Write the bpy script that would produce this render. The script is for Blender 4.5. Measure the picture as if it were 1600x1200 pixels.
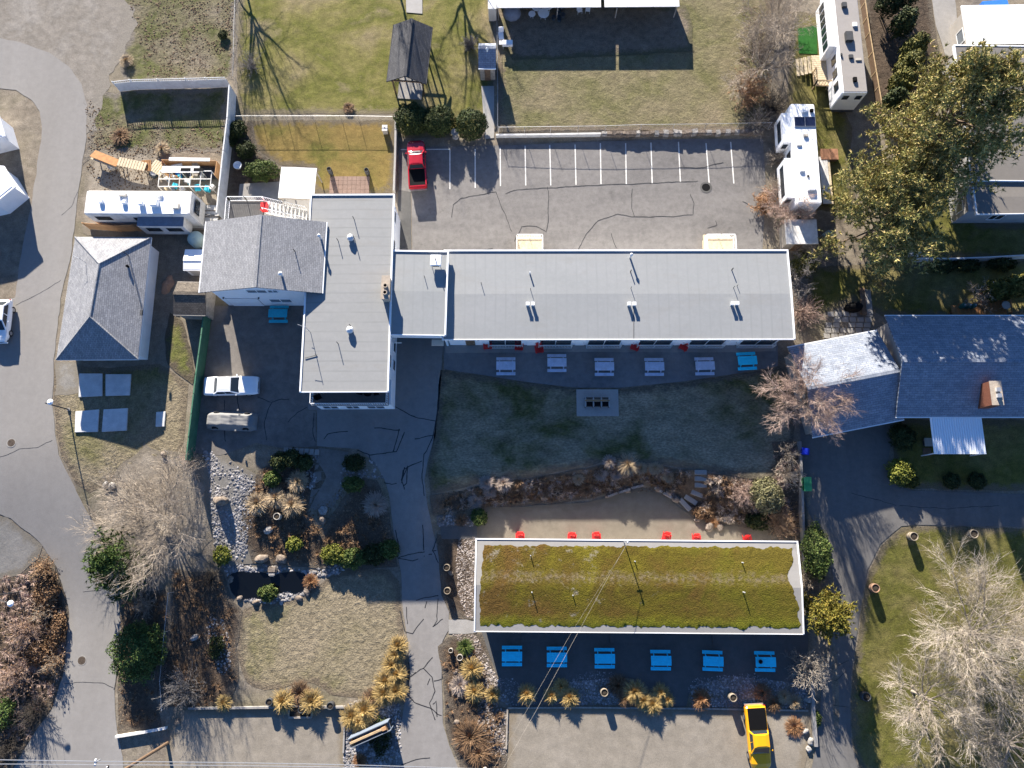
import bpy, bmesh, math, random
import numpy as np
from mathutils import Vector, Matrix, noise as mnoise
from mathutils.geometry import delaunay_2d_cdt
R = math.radians
scene = bpy.context.scene
for o in list(bpy.data.objects): bpy.data.objects.remove(o, do_unlink=True)
COL = scene.collection
# ---------------------------------------------------------------- camera (drone, 69 m up, tilted 11.5 deg off straight down)
F = 1130.0; TILT = R(11.5); H = 69.0
cam = bpy.data.cameras.new('camera'); camo = bpy.data.objects.new('camera', cam); COL.objects.link(camo)
camo.location = (0, 0, H); camo.rotation_euler = (TILT, 0, 0)
cam.sensor_fit = 'HORIZONTAL'; cam.sensor_width = 36.0; cam.lens = 36.0*F/1600.0
cam.clip_start = 1.0; cam.clip_end = 3000.0
scene.camera = camo
# ---------------------------------------------------------------- daylight
SUN_AZ = R(16.0); SUN_EL = R(19.5)
world = bpy.data.worlds.new('World'); scene.world = world; world.use_nodes = True
wn = world.node_tree; bg = wn.nodes['Background']
sky = wn.nodes.new('ShaderNodeTexSky'); sky.sky_type = 'NISHITA'; sky.sun_disc = False
sky.sun_elevation = SUN_EL; sky.sun_rotation = -SUN_AZ; sky.air_density = 0.6; sky.dust_density = 0.0; sky.ozone_density = 6.0
wn.links.new(sky.outputs[0], bg.inputs[0]); bg.inputs[1].default_value = 0.077
sl = bpy.data.lights.new('sun', 'SUN'); sl.energy = 5.0; sl.angle = R(0.53); sl.color = (1.0, 0.93, 0.83)
so = bpy.data.objects.new('sun', sl); COL.objects.link(so)
sdir = Vector((math.sin(SUN_AZ)*math.cos(SUN_EL), -math.cos(SUN_AZ)*math.cos(SUN_EL), -math.sin(SUN_EL)))
so.rotation_euler = sdir.to_track_quat('-Z', 'Y').to_euler(); so.location = (-20, 60, 60)
vs = scene.view_settings; vs.view_transform = 'Standard'; vs.look = 'None'; vs.gamma = 1.0; vs.use_curve_mapping = False
vs.exposure = 1.83
scene.render.resolution_x = 1024; scene.render.resolution_y = 768
# ---------------------------------------------------------------- pixel -> place
def P(px, py, z=0.0):
    u = (px-800)/F; v = (600-py)/F
    d = (u, v*math.cos(TILT)+math.sin(TILT), v*math.sin(TILT)-math.cos(TILT))
    k = (z-H)/d[2]
    return Vector((k*d[0], k*d[1], z))
def sstep(t):
    t = np.clip(t, 0, 1); return t*t*(3-2*t)
FX0 = P(776, 150).x; FX1 = P(1196, 205).x; FY = P(900, 213).y
def T(x, y):
    """terrain height: upper terrace at 0, lower court and gardens 1.6 m below, field behind the car park 0.4 m above"""
    x = np.asarray(x, float); y = np.asarray(y, float)
    top = np.interp(x, [-60, -30, -14, -9, -6, 0, 10, 17, 24, 27.6, 29.6], [9, 9, 8.2, 8, 5.2, 5.8, 6.9, 6.7, 5.2, 5.2, 6])
    bot = np.interp(x, [-60, -30, -14, -9, -6, 0, 10, 14, 20, 24, 27.6, 29.6], [-10, -9, -4, -4, 2.2, 2.9, 4.0, 4.2, 1.0, 0.6, .4, -22])
    z = -1.6*sstep((top-y)/(top-bot))
    f = sstep((x-FX0+.1)/.5)*sstep((FX1+3-x)/4.0)*sstep((y-FY+.1)/.45)
    return z+0.4*f
def G(px, py, dz=0.0):
    z = 0.0
    for _ in range(6):
        p = P(px, py, z); z = float(T(p.x, p.y))
    return Vector((p.x, p.y, z+dz))
def gz(p): return float(T(p[0], p[1]))
# ---------------------------------------------------------------- mesh builder
class MB:
    def __init__(s): s.v = []; s.f = []
    def add(s, vs_, fs_):
        n = len(s.v); s.v += [tuple(p) for p in vs_]; s.f += [tuple(i+n for i in f) for f in fs_]; return s
    def box(s, x0, x1, y0, y1, z0, z1):
        return s.add([(x0,y0,z0),(x1,y0,z0),(x1,y1,z0),(x0,y1,z0),(x0,y0,z1),(x1,y0,z1),(x1,y1,z1),(x0,y1,z1)],
                     [(3,2,1,0),(4,5,6,7),(0,1,5,4),(1,2,6,5),(2,3,7,6),(3,0,4,7)])
    def cbox(s, c, sx, sy, sz, rz=0.0, rx=0.0, ry=0.0):
        m = Matrix.Translation(c) @ Matrix.Rotation(rz,4,'Z') @ Matrix.Rotation(ry,4,'Y') @ Matrix.Rotation(rx,4,'X')
        pts = [m @ Vector((a*sx/2,b*sy/2,c_*sz/2)) for c_ in (-1,1) for a,b in ((-1,-1),(1,-1),(1,1),(-1,1))]
        return s.add(pts, [(3,2,1,0),(4,5,6,7),(0,1,5,4),(1,2,6,5),(2,3,7,6),(3,0,4,7)])
    def bar(s, a, b, r, n=6, r2=None, cap=True):
        a = Vector(a); b = Vector(b); d = (b-a).normalized()
        u = d.orthogonal().normalized(); w = d.cross(u); r2 = r if r2 is None else r2
        vs_ = [a+(u*math.cos(2*math.pi*i/n)+w*math.sin(2*math.pi*i/n))*r for i in range(n)]
        vs_ += [b+(u*math.cos(2*math.pi*i/n)+w*math.sin(2*math.pi*i/n))*r2 for i in range(n)]
        fs_ = [(i,(i+1)%n,n+(i+1)%n,n+i) for i in range(n)]
        if cap: fs_ += [tuple(range(n-1,-1,-1)), tuple(range(n,2*n))]
        return s.add(vs_, fs_)
    def lathe(s, prof, n=16, c=(0,0,0)):
        vs_ = [(c[0]+r*math.cos(2*math.pi*i/n), c[1]+r*math.sin(2*math.pi*i/n), c[2]+z) for r,z in prof for i in range(n)]
        fs_ = [(k*n+i,k*n+(i+1)%n,(k+1)*n+(i+1)%n,(k+1)*n+i) for k in range(len(prof)-1) for i in range(n)]
        fs_ += [tuple(range(n-1,-1,-1)), tuple(range((len(prof)-1)*n, len(prof)*n))]
        return s.add(vs_, fs_)
    def prism(s, poly, z0, z1):
        n = len(poly)
        vs_ = [(p[0],p[1],z0) for p in poly]+[(p[0],p[1],z1) for p in poly]
        return s.add(vs_, [tuple(range(n-1,-1,-1)), tuple(range(n,2*n))]+[(i,(i+1)%n,n+(i+1)%n,n+i) for i in range(n)])
    def slab(s, quad, t):
        """quad of 3-D points (counter-clockwise from above), thickened downwards by t"""
        n = len(quad); q = [Vector(p) for p in quad]
        return s.add(q+[p-Vector((0,0,t)) for p in q], [tuple(range(n)), tuple(range(2*n-1,n-1,-1))]+[(i,n+i,n+(i+1)%n,(i+1)%n) for i in range(n)])
    def loft(s, secs):
        n = len(secs[0]); vs_ = [p for q in secs for p in q]
        fs_ = [(k*n+i,k*n+(i+1)%n,(k+1)*n+(i+1)%n,(k+1)*n+i) for k in range(len(secs)-1) for i in range(n)]
        fs_ += [tuple(range(n-1,-1,-1)), tuple(range((len(secs)-1)*n, len(secs)*n))]
        return s.add(vs_, fs_)
    def build(s, name, mat, parent=None, smooth=False, bevel=0.0, loc=None, rz=0.0):
        me = bpy.data.meshes.new(name); me.from_pydata(s.v, [], s.f); me.update()
        if bevel or smooth:
            bm = bmesh.new(); bm.from_mesh(me); bmesh.ops.recalc_face_normals(bm, faces=bm.faces)
            if bevel: bmesh.ops.bevel(bm, geom=list(bm.edges), offset=bevel, segments=2, affect='EDGES', clamp_overlap=True)
            bm.to_mesh(me); bm.free()
        if smooth:
            me.polygons.foreach_set('use_smooth', [True]*len(me.polygons))
        me.materials.append(M[mat] if isinstance(mat, str) else mat)
        o = bpy.data.objects.new(name, me); COL.objects.link(o); o.parent = parent
        if loc is not None: o.location = loc
        if rz: o.rotation_euler = (0,0,rz)
        return o
def npmesh(name, verts, faces, mat, parent=None, smooth=False):
    """verts (n,3), faces (m,k) numpy"""
    me = bpy.data.meshes.new(name); verts = np.asarray(verts, np.float32); faces = np.asarray(faces, np.int32)
    m, k = faces.shape
    me.vertices.add(len(verts)); me.vertices.foreach_set('co', verts.ravel())
    me.loops.add(m*k); me.loops.foreach_set('vertex_index', faces.ravel())
    me.polygons.add(m); me.polygons.foreach_set('loop_start', np.arange(0, m*k, k, dtype=np.int32))
    if smooth: me.polygons.foreach_set('use_smooth', np.ones(m, bool))
    me.update(calc_edges=True); me.validate()
    me.materials.append(M[mat] if isinstance(mat, str) else mat)
    o = bpy.data.objects.new(name, me); COL.objects.link(o); o.parent = parent
    return o
def tag(o, label, cat, group=None):
    o['label'] = label; o['category'] = cat
    if group: o['group'] = group
    return o
def struct(o): o['kind'] = 'structure'; return o
def stuff(o, label=None, cat=None):
    o['kind'] = 'stuff'
    if label: o['label'] = label; o['category'] = cat
    return o
def thing(name, label, cat, loc=(0,0,0), rz=0.0, group=None):
    o = bpy.data.objects.new(name, None); COL.objects.link(o); o.empty_display_size = .3
    o.location = loc; o.rotation_euler = (0,0,rz); tag(o, label, cat, group); return o
def copy_tree(o, parent=None):
    c = o.copy(); COL.objects.link(c); c.parent = parent
    for ch in o.children: copy_tree(ch, c)
    return c
def dup(o, loc, rz, label, sc=None):
    c = copy_tree(o); c.location = loc; c.rotation_euler = (0,0,rz); c['label'] = label
    if sc: c.scale = (sc,sc,sc)
    return c
# ---------------------------------------------------------------- materials
M = {}
def sc(c, k): return tuple(x*k for x in c)
def scs(st, k): return [(p, sc(c, k)) for p, c in st]
def ramp(nt, fac, stops):
    r = nt.nodes.new('ShaderNodeValToRGB'); e = r.color_ramp.elements
    while len(e) < len(stops): e.new(.5)
    for i,(p,c) in enumerate(stops): e[i].position = p; e[i].color = (*c,1) if len(c)==3 else c
    nt.links.new(fac, r.inputs[0]); return r.outputs[0]
def mixc(nt, a, b, fac, mode='MIX'):
    m = nt.nodes.new('ShaderNodeMix'); m.data_type = 'RGBA'; m.blend_type = mode
    for sock, v in ((m.inputs[6],a),(m.inputs[7],b),(m.inputs[0],fac)):
        if hasattr(v,'links'): nt.links.new(v, sock)
        elif isinstance(v,(int,float)): sock.default_value = v
        else: sock.default_value = (*v,1) if len(v)==3 else v
    return m.outputs[2]
def mth(nt, op, a, b=None, c=None):
    m = nt.nodes.new('ShaderNodeMath'); m.operation = op
    for i,v in enumerate((a,b,c)):
        if v is None: continue
        if hasattr(v,'links'): nt.links.new(v, m.inputs[i])
        else: m.inputs[i].default_value = v
    return m.outputs[0]
def noi(nt, co, scale, detail=4, rough=.6, dist=0.0):
    n = nt.nodes.new('ShaderNodeTexNoise'); n.inputs['Scale'].default_value = scale; n.inputs['Detail'].default_value = detail
    n.inputs['Roughness'].default_value = rough; n.inputs['Distortion'].default_value = dist
    nt.links.new(co, n.inputs['Vector']); return n.outputs[0]
def stretch(nt, co, s, rz=0.0):
    m = nt.nodes.new('ShaderNodeMapping'); m.inputs['Scale'].default_value = s; m.inputs['Rotation'].default_value = (0,0,rz)
    nt.links.new(co, m.inputs['Vector']); return m.outputs[0]
def grey(lo, hi, l, h): return [(lo,(l,l,l)),(hi,(h,h,h))]
def new(name, rough=.8, spec=.3, metal=0.0):
    m = bpy.data.materials.new(name); m.use_nodes = True; nt = m.node_tree; b = nt.nodes['Principled BSDF']
    b.inputs['Roughness'].default_value = rough; b.inputs['Specular IOR Level'].default_value = spec; b.inputs['Metallic'].default_value = metal
    g = nt.nodes.new('ShaderNodeNewGeometry'); M[name] = m
    return m, nt, b, g.outputs['Position'], g
def setc(nt, b, c): nt.links.new(c, b.inputs['Base Color'])
def bump(nt, b, h, strength=.5, dist=.05):
    n = nt.nodes.new('ShaderNodeBump'); n.inputs['Strength'].default_value = strength; n.inputs['Distance'].default_value = dist
    nt.links.new(h, n.inputs['Height']); nt.links.new(n.outputs[0], b.inputs['Normal'])
KE = .56; KA = .57; KR = .54; KS = .72; KF = .82
def plain(name, c, rough=.5, spec=.4, metal=0.0, var=.12, sc=3.0, dirt=0.0):
    """a painted or plain surface with slight wear"""
    m, nt, b, co, g = new(name, rough, spec, metal)
    n = noi(nt, co, sc, 6, .65)
    col = mixc(nt, c, ramp(nt, n, grey(.3,.7,1-var,1+var)), 1.0, 'MULTIPLY')
    if dirt:
        d = ramp(nt, noi(nt, co, 1.3, 8, .7), [(.45,(0,0,0)),(.72,(1,1,1))])
        col = mixc(nt, col, (.16,.14,.115), mth(nt,'MULTIPLY',d,dirt))
    setc(nt, b, col); return m
def earth(name, stops, s1=.12, s2=1.6, s3=14.0, a2=.3, a3=.35, bs=.6, bd=.06, edge=None, rough=.95, speck=None, aniso=None, ew=1.0):
    """ground cover: large patches -> clumps -> grains, with relief; the rim may thin out to the earth colour `edge`"""
    stops = scs(stops, KE); edge = edge and sc(edge, KE)
    m, nt, b, co, g = new(name, rough, .15)
    big = noi(nt, co, s1, 5, .6, .4)
    col = ramp(nt, big, stops)
    c2 = stretch(nt, co, aniso) if aniso else co
    n2 = noi(nt, c2, s2, 5, .65); n3 = noi(nt, c2, s3, 4, .7)
    col = mixc(nt, col, ramp(nt, n2, grey(.28,.72,1-a2,1+a2)), 1.0, 'MULTIPLY')
    if edge:
        at = nt.nodes.new('ShaderNodeAttribute'); at.attribute_name = 'edge'
        k = mth(nt,'ADD', mth(nt,'MULTIPLY',at.outputs['Fac'], 1.0/ew), mth(nt,'MULTIPLY', mth(nt,'SUBTRACT', noi(nt, co, 1.1, 6, .7), .5), 2.2))
        col = mixc(nt, edge, col, ramp(nt, k, [(.25,(0,0,0)),(.75,(1,1,1))]))
    col = mixc(nt, col, ramp(nt, n3, grey(.25,.75,1-a3,1+a3)), 1.0, 'MULTIPLY')
    if speck:
        sp = ramp(nt, noi(nt, co, speck[1], 2, .6), [(speck[2],(0,0,0)),(speck[2]+.05,(1,1,1))])
        col = mixc(nt, col, speck[0], sp)
    setc(nt, b, col)
    h = mth(nt,'ADD', mth(nt,'MULTIPLY',n2,1.2), mth(nt,'MULTIPLY',n3,.5))
    bump(nt, b, h, bs, bd); return m
TAN = (.30,.235,.155); DIRT = (.17,.13,.095); GREEN = (.105,.125,.028); OLIVE = (.175,.165,.06); STRAW = (.36,.29,.17)
earth('bare_earth', [(.3,(.27,.22,.165)),(.5,(.35,.295,.225)),(.7,(.27,.235,.15))], .15, 1.3, 9, .3, .4)
earth('dirt_yard', [(.3,(.40,.335,.255)),(.5,(.46,.395,.31)),(.72,(.34,.275,.2))], .25, 1.3, 12, .22, .35, .9, .07, edge=(.33,.28,.21))
earth('weeds', [(.32,(.30,.25,.18)),(.48,(.24,.21,.12)),(.6,(.15,.16,.05)),(.75,(.34,.29,.21))], .25, 1.5, 9, .35, .45, 1.0, .1, edge=(.29,.25,.20))
earth('lawn_north', [(.32,(.36,.29,.15)),(.45,(.29,.255,.085)),(.56,(.19,.19,.04)),(.68,(.35,.285,.15))], .16, 1.2, 11, .28, .5, .8, .07, edge=(.27,.225,.14))
earth('lawn_fenced', [(.3,(.36,.245,.08)),(.5,(.31,.225,.07)),(.68,(.19,.175,.04)),(.8,(.34,.235,.08))], .22, 1.4, 10, .22, .35, .8, .06, edge=(.22,.175,.115))
earth('lawn_field', [(.3,(.34,.275,.17)),(.5,(.285,.245,.13)),(.63,(.22,.205,.085)),(.8,(.35,.285,.19))], .2, 1.5, 9, .25, .5, 1.0, .1, edge=(.27,.215,.15))
earth('lawn_main', [(.3,(.50,.42,.29)),(.46,(.38,.325,.215)),(.57,(.13,.135,.045)),(.72,(.48,.40,.275))], .1, 1.0, 8, .3, .5, .8, .07, edge=(.2,.17,.125), aniso=(.5,1,1))
earth('lawn_dry', [(.3,(.40,.325,.225)),(.5,(.35,.29,.185)),(.64,(.22,.205,.08)),(.8,(.39,.315,.21))], .09, 2.0, 7, .32, .5, 1.0, .12, edge=(.25,.20,.14))
earth('lawn_olive', [(.3,(.32,.26,.12)),(.46,(.26,.225,.075)),(.57,(.18,.175,.038)),(.7,(.33,.265,.12))], .15, 1.3, 11, .3, .5, .9, .08, edge=(.23,.19,.12))
earth('lawn_dark', [(.3,(.10,.10,.045)),(.5,(.075,.085,.03)),(.7,(.12,.12,.04))], .2, 1.4, 8, .3, .4, .8, .07, edge=(.13,.11,.075))
earth('moss_bed', [(.3,(.26,.22,.10)),(.55,(.18,.19,.05)),(.8,(.22,.19,.11))], .5, 2.0, 10, .35, .45, 1.0, .1, edge=(.16,.13,.09))
earth('mulch', [(.3,(.10,.075,.055)),(.55,(.16,.115,.08)),(.8,(.125,.10,.075))], .35, 2.4, 13, .35, .5, 1.0, .1, edge=(.2,.165,.125))
earth('sandy_gravel', [(.3,(.34,.29,.225)),(.55,(.30,.255,.195)),(.8,(.38,.325,.255))], .3, 1.3, 18, .13, .25, .4, .03, edge=(.26,.22,.16))
earth('gravel_grey', [(.3,(.42,.39,.345)),(.6,(.36,.335,.295)),(.8,(.45,.42,.375))], .3, 1.6, 22, .14, .35, .6, .04, edge=(.33,.29,.23))
earth('gravel_lane', [(.3,(.40,.355,.30)),(.5,(.34,.30,.25)),(.66,(.43,.39,.34)),(.8,(.25,.21,.165))], .2, 1.2, 12, .25, .35, .6, .05, edge=(.36,.32,.265), ew=2.0)
earth('gravel_yard', [(.3,(.43,.375,.30)),(.5,(.39,.34,.27)),(.7,(.45,.395,.32))], .22, 1.4, 16, .16, .22, .5, .04, edge=(.34,.28,.2), aniso=(.8,.8,1))
earth('soil', [(.3,(.23,.185,.13)),(.6,(.30,.245,.18)),(.8,(.24,.205,.12))], .4, 1.8, 9, .3, .45, 1.0, .1, edge=(.18,.16,.09))
earth('yard_asphalt', [(.3,(.24,.215,.19)),(.5,(.305,.275,.245)),(.75,(.25,.22,.185))], .25, 1.3, 16, .2, .22, .3, .02)
earth('turf', [(.3,(.03,.16,.025)),(.7,(.045,.20,.035))], .6, 3, 20, .1, .2, .4, .03)
def asphalt(name, c, c2, streak=(.4,.4,1), rz=0.0, a=.13, stain=.35):
    c = sc(c, KA); c2 = sc(c2, KA)
    m, nt, b, co, g = new(name, .9, .2)
    st = stretch(nt, co, streak, rz)
    col = ramp(nt, noi(nt, st, .35, 6, .65, .3), [(.3,c),(.7,c2)])
    col = mixc(nt, col, ramp(nt, noi(nt, co, 1.7, 6, .7), grey(.3,.7,1-a,1+a)), 1.0, 'MULTIPLY')
    col = mixc(nt, col, ramp(nt, noi(nt, co, 30, 3, .6), grey(.3,.7,.86,1.14)), 1.0, 'MULTIPLY')
    d = ramp(nt, noi(nt, co, .55, 9, .75), [(.56,(0,0,0)),(.75,(1,1,1))])
    col = mixc(nt, col, tuple(x*.62 for x in c), mth(nt,'MULTIPLY',d,stain))
    setc(nt, b, col); bump(nt, b, noi(nt, co, 26, 3, .6), .25, .015); return m
asphalt('road_asphalt', (.36,.335,.305), (.415,.39,.36), (.7,.12,1), R(-12), .07, .2)
asphalt('lot_asphalt', (.235,.22,.208), (.36,.335,.31), (.16,.6,1), 0, .17, .75)
asphalt('lane_asphalt', (.34,.315,.29), (.41,.385,.355), (.8,.1,1), R(6), .1, .25)
asphalt('neighbour_asphalt', (.19,.178,.165), (.27,.255,.235), (.8,.1,1), R(8), .12, .3)
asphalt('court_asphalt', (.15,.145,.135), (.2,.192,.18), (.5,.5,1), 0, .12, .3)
asphalt('concrete', (.42,.395,.36), (.52,.49,.45), (.6,.6,1), 0, .1, .3)
asphalt('slab_pale', (.85,.84,.81), (1.05,1.03,1.0), (.6,.6,1), 0, .14, .35)
asphalt('concrete_pale', (.55,.52,.475), (.64,.61,.56), (.6,.6,1), 0, .08, .25)
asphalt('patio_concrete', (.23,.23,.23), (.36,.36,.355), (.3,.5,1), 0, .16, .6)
asphalt('paver_red', (.33,.22,.17), (.43,.30,.235), (1,1,1), 0, .15, .3)
def membrane(name, c, c2, seam=None, dirt=.3):
    """roll roofing: faint lap seams, puddle marks, dust along the edges"""
    kr = 1.0 if c[0] > .7 else KR; c = sc(c, kr); c2 = sc(c2, kr)
    m, nt, b, co, g = new(name, .75, .3)
    col = ramp(nt, noi(nt, stretch(nt, co, (.25,.9,1)), .4, 6, .6, .2), [(.3,c),(.7,c2)])
    col = mixc(nt, col, ramp(nt, noi(nt, co, 2.2, 7, .7), grey(.3,.7,.95,1.05)), 1.0, 'MULTIPLY')
    col = mixc(nt, col, ramp(nt, noi(nt, co, 40, 2, .5), grey(.3,.7,.93,1.07)), 1.0, 'MULTIPLY')
    if seam:
        ax, per, dk = seam
        sp = nt.nodes.new('ShaderNodeSeparateXYZ'); nt.links.new(co, sp.inputs[0])
        s = sp.outputs[ax]; s = mth(nt,'ADD', s, mth(nt,'MULTIPLY', noi(nt, co, .25, 2, .5), .25))
        fr = mth(nt,'FRACT', mth(nt,'DIVIDE', s, per))
        ln = ramp(nt, mth(nt,'ABSOLUTE', mth(nt,'SUBTRACT', fr, .5)), [(.03,(1,1,1)),(.12,(0,0,0))])
        brk = ramp(nt, noi(nt, co, .35, 4, .6), [(.35,(.25,.25,.25)),(.65,(1,1,1))])
        col = mixc(nt, col, tuple(x*dk for x in c), mth(nt,'MULTIPLY', ln, brk))
    d = ramp(nt, noi(nt, stretch(nt, co, (.35,1,1)), .5, 8, .7), [(.55,(0,0,0)),(.8,(1,1,1))])
    col = mixc(nt, col, (.21,.185,.15), mth(nt,'MULTIPLY', d, dirt))
    setc(nt, b, col); bump(nt, b, noi(nt, stretch(nt, co, (.5,2,1)), 1.2, 4, .6), .15, .03); return m
membrane('roof_long', (.445,.455,.445), (.485,.49,.48), (0, .95, .975), .35)
membrane('roof_wing', (.44,.44,.42), (.48,.475,.455), (1, .92, .88), .4)
membrane('roof_block', (.435,.448,.44), (.47,.478,.47), (0, .95, .94), .25)
membrane('roof_white', (.74,.73,.71), (.82,.81,.79), None, .12)
membrane('roof_gravel', (.27,.245,.215), (.32,.29,.255), None, .3)
membrane('rv_roof', (.78,.77,.75), (.9,.89,.87), None, .3)
membrane('roof_bare', (.42,.40,.36), (.52,.49,.45), None, .25)
membrane('rv_roof_tan', (.50,.455,.41), (.56,.51,.465), None, .2)
def shingle(name, c, c2, sx=.32, sy=.15, rz=0.0, cont=.25, coord='Object'):
    c = sc(c, KS); c2 = sc(c2, KS)
    m, nt, b, co, g = new(name, .9, .15)
    tc = nt.nodes.new('ShaderNodeTexCoord')
    st = stretch(nt, tc.outputs[coord], (1,1,1), rz)
    br = nt.nodes.new('ShaderNodeTexBrick'); nt.links.new(st, br.inputs['Vector'])
    br.inputs['Scale'].default_value = 1; br.inputs['Brick Width'].default_value = sx; br.inputs['Row Height'].default_value = sy
    br.inputs['Mortar Size'].default_value = .012; br.inputs['Mortar Smooth'].default_value = .4; br.inputs['Bias'].default_value = 0
    br.inputs['Color1'].default_value = (*c,1); br.inputs['Color2'].default_value = (*c2,1)
    br.inputs['Mortar'].default_value = (*(x*.5 for x in c),1)
    col = mixc(nt, br.outputs[0], ramp(nt, noi(nt, co, 1.1, 7, .7), grey(.3,.7,1-cont*.5,1+cont*.5)), 1.0, 'MULTIPLY')
    col = mixc(nt, col, ramp(nt, noi(nt, co, 22, 2, .6), grey(.35,.65,1-cont,1+cont)), 1.0, 'MULTIPLY')
    setc(nt, b, col); bump(nt, b, br.outputs[1], -.35, .02); return m
shingle('shingle_grey', (.30,.30,.31), (.40,.395,.40), .34, .16, R(90))
shingle('shingle_house', (.30,.30,.305), (.39,.385,.385), .34, .16, R(90))
shingle('shingle_hip', (.29,.29,.30), (.40,.395,.395), .34, .16, R(90))
shingle('shingle_blue', (.26,.29,.345), (.36,.385,.43), .5, .2, 0, .3)
shingle('shingle_dark', (.085,.084,.087), (.12,.118,.12), .3, .15, R(90))
shingle('shingle_brown', (.13,.11,.09), (.2,.17,.135), .3, .16, 0, .4)
def mossroof():
    m, nt, b, co, g = new('moss', .95, .1)
    tc = nt.nodes.new('ShaderNodeTexCoord'); ob = tc.outputs['Object']
    sp = nt.nodes.new('ShaderNodeSeparateXYZ'); nt.links.new(ob, sp.inputs[0])
    big = noi(nt, co, .22, 6, .6, .5)
    col = ramp(nt, big, [(.3,(.085,.05,.014)),(.44,(.10,.06,.015)),(.56,(.09,.068,.011)),(.68,(.125,.105,.012)),(.8,(.088,.05,.012))])
    # greener towards the damp rims (east end and south eave), bald and pale along the ridge
    gr = ramp(nt, mth(nt,'ADD', mth(nt,'MULTIPLY', sp.outputs[0], 1/32.0), mth(nt,'MULTIPLY', noi(nt, co, .5, 5, .65), .55)), [(.8,(0,0,0)),(1.0,(1,1,1))])
    col = mixc(nt, col, (.12,.125,.012), mth(nt,'MULTIPLY', gr, .35))
    dd = mth(nt,'MINIMUM', sp.outputs[1], mth(nt,'ADD', mth(nt,'SUBTRACT', 9.3, sp.outputs[1]), .5))
    se = ramp(nt, mth(nt,'MULTIPLY', mth(nt,'ADD', dd, mth(nt,'MULTIPLY', noi(nt, co, .8, 5, .7), 1.8)), .25), [(.38,(1,1,1)),(.62,(0,0,0))])
    col = mixc(nt, col, (.135,.14,.012), mth(nt,'MULTIPLY', se, .75))
    d = mth(nt,'ABSOLUTE', mth(nt,'SUBTRACT', sp.outputs[1], 4.75))
    k = mth(nt,'SUBTRACT', mth(nt,'MULTIPLY', noi(nt, co, 1.3, 8, .75), 1.9), mth(nt,'MULTIPLY', d, .75))
    bald = ramp(nt, k, [(.52,(0,0,0)),(.95,(1,1,1))])
    col = mixc(nt, col, (.19,.15,.10), mth(nt,'MULTIPLY', mth(nt,'MULTIPLY', bald, ramp(nt, noi(nt, co, 2.6, 6, .7), [(.4,(0,0,0)),(.6,(1,1,1))])), .6))
    bl = ramp(nt, mth(nt,'SUBTRACT', mth(nt,'ADD', noi(nt, co, .9, 8, .72), mth(nt,'MULTIPLY', noi(nt, co, .2, 2, .5), .35)), mth(nt,'MULTIPLY', sp.outputs[0], .007)), [(.74,(0,0,0)),(.82,(1,1,1))])
    col = mixc(nt, col, (.24,.21,.165), mth(nt,'MULTIPLY', bl, .7))
    n3 = noi(nt, co, 9, 5, .7)
    col = mixc(nt, col, ramp(nt, n3, grey(.28,.72,.55,1.5)), 1.0, 'MULTIPLY')
    setc(nt, b, col); bump(nt, b, mth(nt,'ADD', n3, noi(nt, co, 2.2, 5, .65)), 1.0, .09)
mossroof()
def foliage(name, c, c2, tip=None, rough=.7, trans=.0):
    c = sc(c, KF); c2 = sc(c2, KF); tip = tip and sc(tip, KF)
    m, nt, b, co, g = new(name, rough, .2)
    col = ramp(nt, g.outputs['Random Per Island'], [(0,c),(.6,c2),(1,tip or c2)])
    col = mixc(nt, col, ramp(nt, noi(nt, co, .8, 4, .6), grey(.3,.7,.72,1.28)), 1.0, 'MULTIPLY')
    setc(nt, b, col)
    return m
foliage('pine_leaf', (.13,.145,.042), (.34,.31,.095), (.66,.49,.21))
foliage('pine_green', (.045,.085,.02), (.085,.135,.03), (.15,.185,.05))
foliage('pine_yellow', (.11,.115,.02), (.24,.205,.035), (.36,.26,.05))
foliage('cedar_dark', (.022,.036,.012), (.05,.065,.018), (.085,.09,.025))
foliage('cedar_gold', (.05,.06,.012), (.115,.11,.022), (.20,.17,.035))
foliage('round_dark', (.022,.04,.012), (.05,.07,.018), (.10,.115,.03))
foliage('leaf_green', (.05,.085,.02), (.10,.14,.03), (.19,.21,.06))
foliage('leaf_olive', (.10,.10,.045), (.2,.185,.085), (.36,.32,.18))
foliage('leaf_yellowgreen', (.09,.11,.015), (.19,.2,.03), (.30,.29,.06))
foliage('leaf_brown', (.13,.075,.04), (.25,.145,.075), (.36,.23,.13))
foliage('leaf_rust', (.20,.095,.04), (.34,.17,.075), (.42,.24,.13))
foliage('grass_gold', (.36,.235,.08), (.52,.36,.135), (.62,.46,.21))
foliage('grass_tan', (.36,.26,.15), (.50,.37,.225), (.58,.46,.3))
foliage('grass_pale', (.36,.28,.22), (.48,.38,.30), (.56,.46,.37))
foliage('twig_tan', (.24,.195,.15), (.41,.34,.265), (.55,.465,.37), .9)
foliage('twig_red', (.28,.19,.15), (.46,.33,.265), (.58,.44,.36), .9)
foliage('twig_pale', (.29,.24,.185), (.47,.40,.315), (.58,.505,.41), .9)
foliage('twig_orange', (.33,.20,.11), (.52,.34,.2), (.62,.44,.28), .9)
foliage('twig_grey', (.16,.14,.125), (.27,.245,.22), (.36,.33,.3), .9)
foliage('twig_dark', (.05,.042,.035), (.09,.075,.06), (.13,.11,.09), .9)
foliage('stone', (.17,.162,.16), (.28,.265,.255), (.50,.47,.45), .85)
foliage('stone_warm', (.20,.16,.135), (.32,.265,.225), (.52,.46,.41), .85)
foliage('litter', (.10,.065,.04), (.17,.115,.07), (.27,.2,.13), .95)
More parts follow.
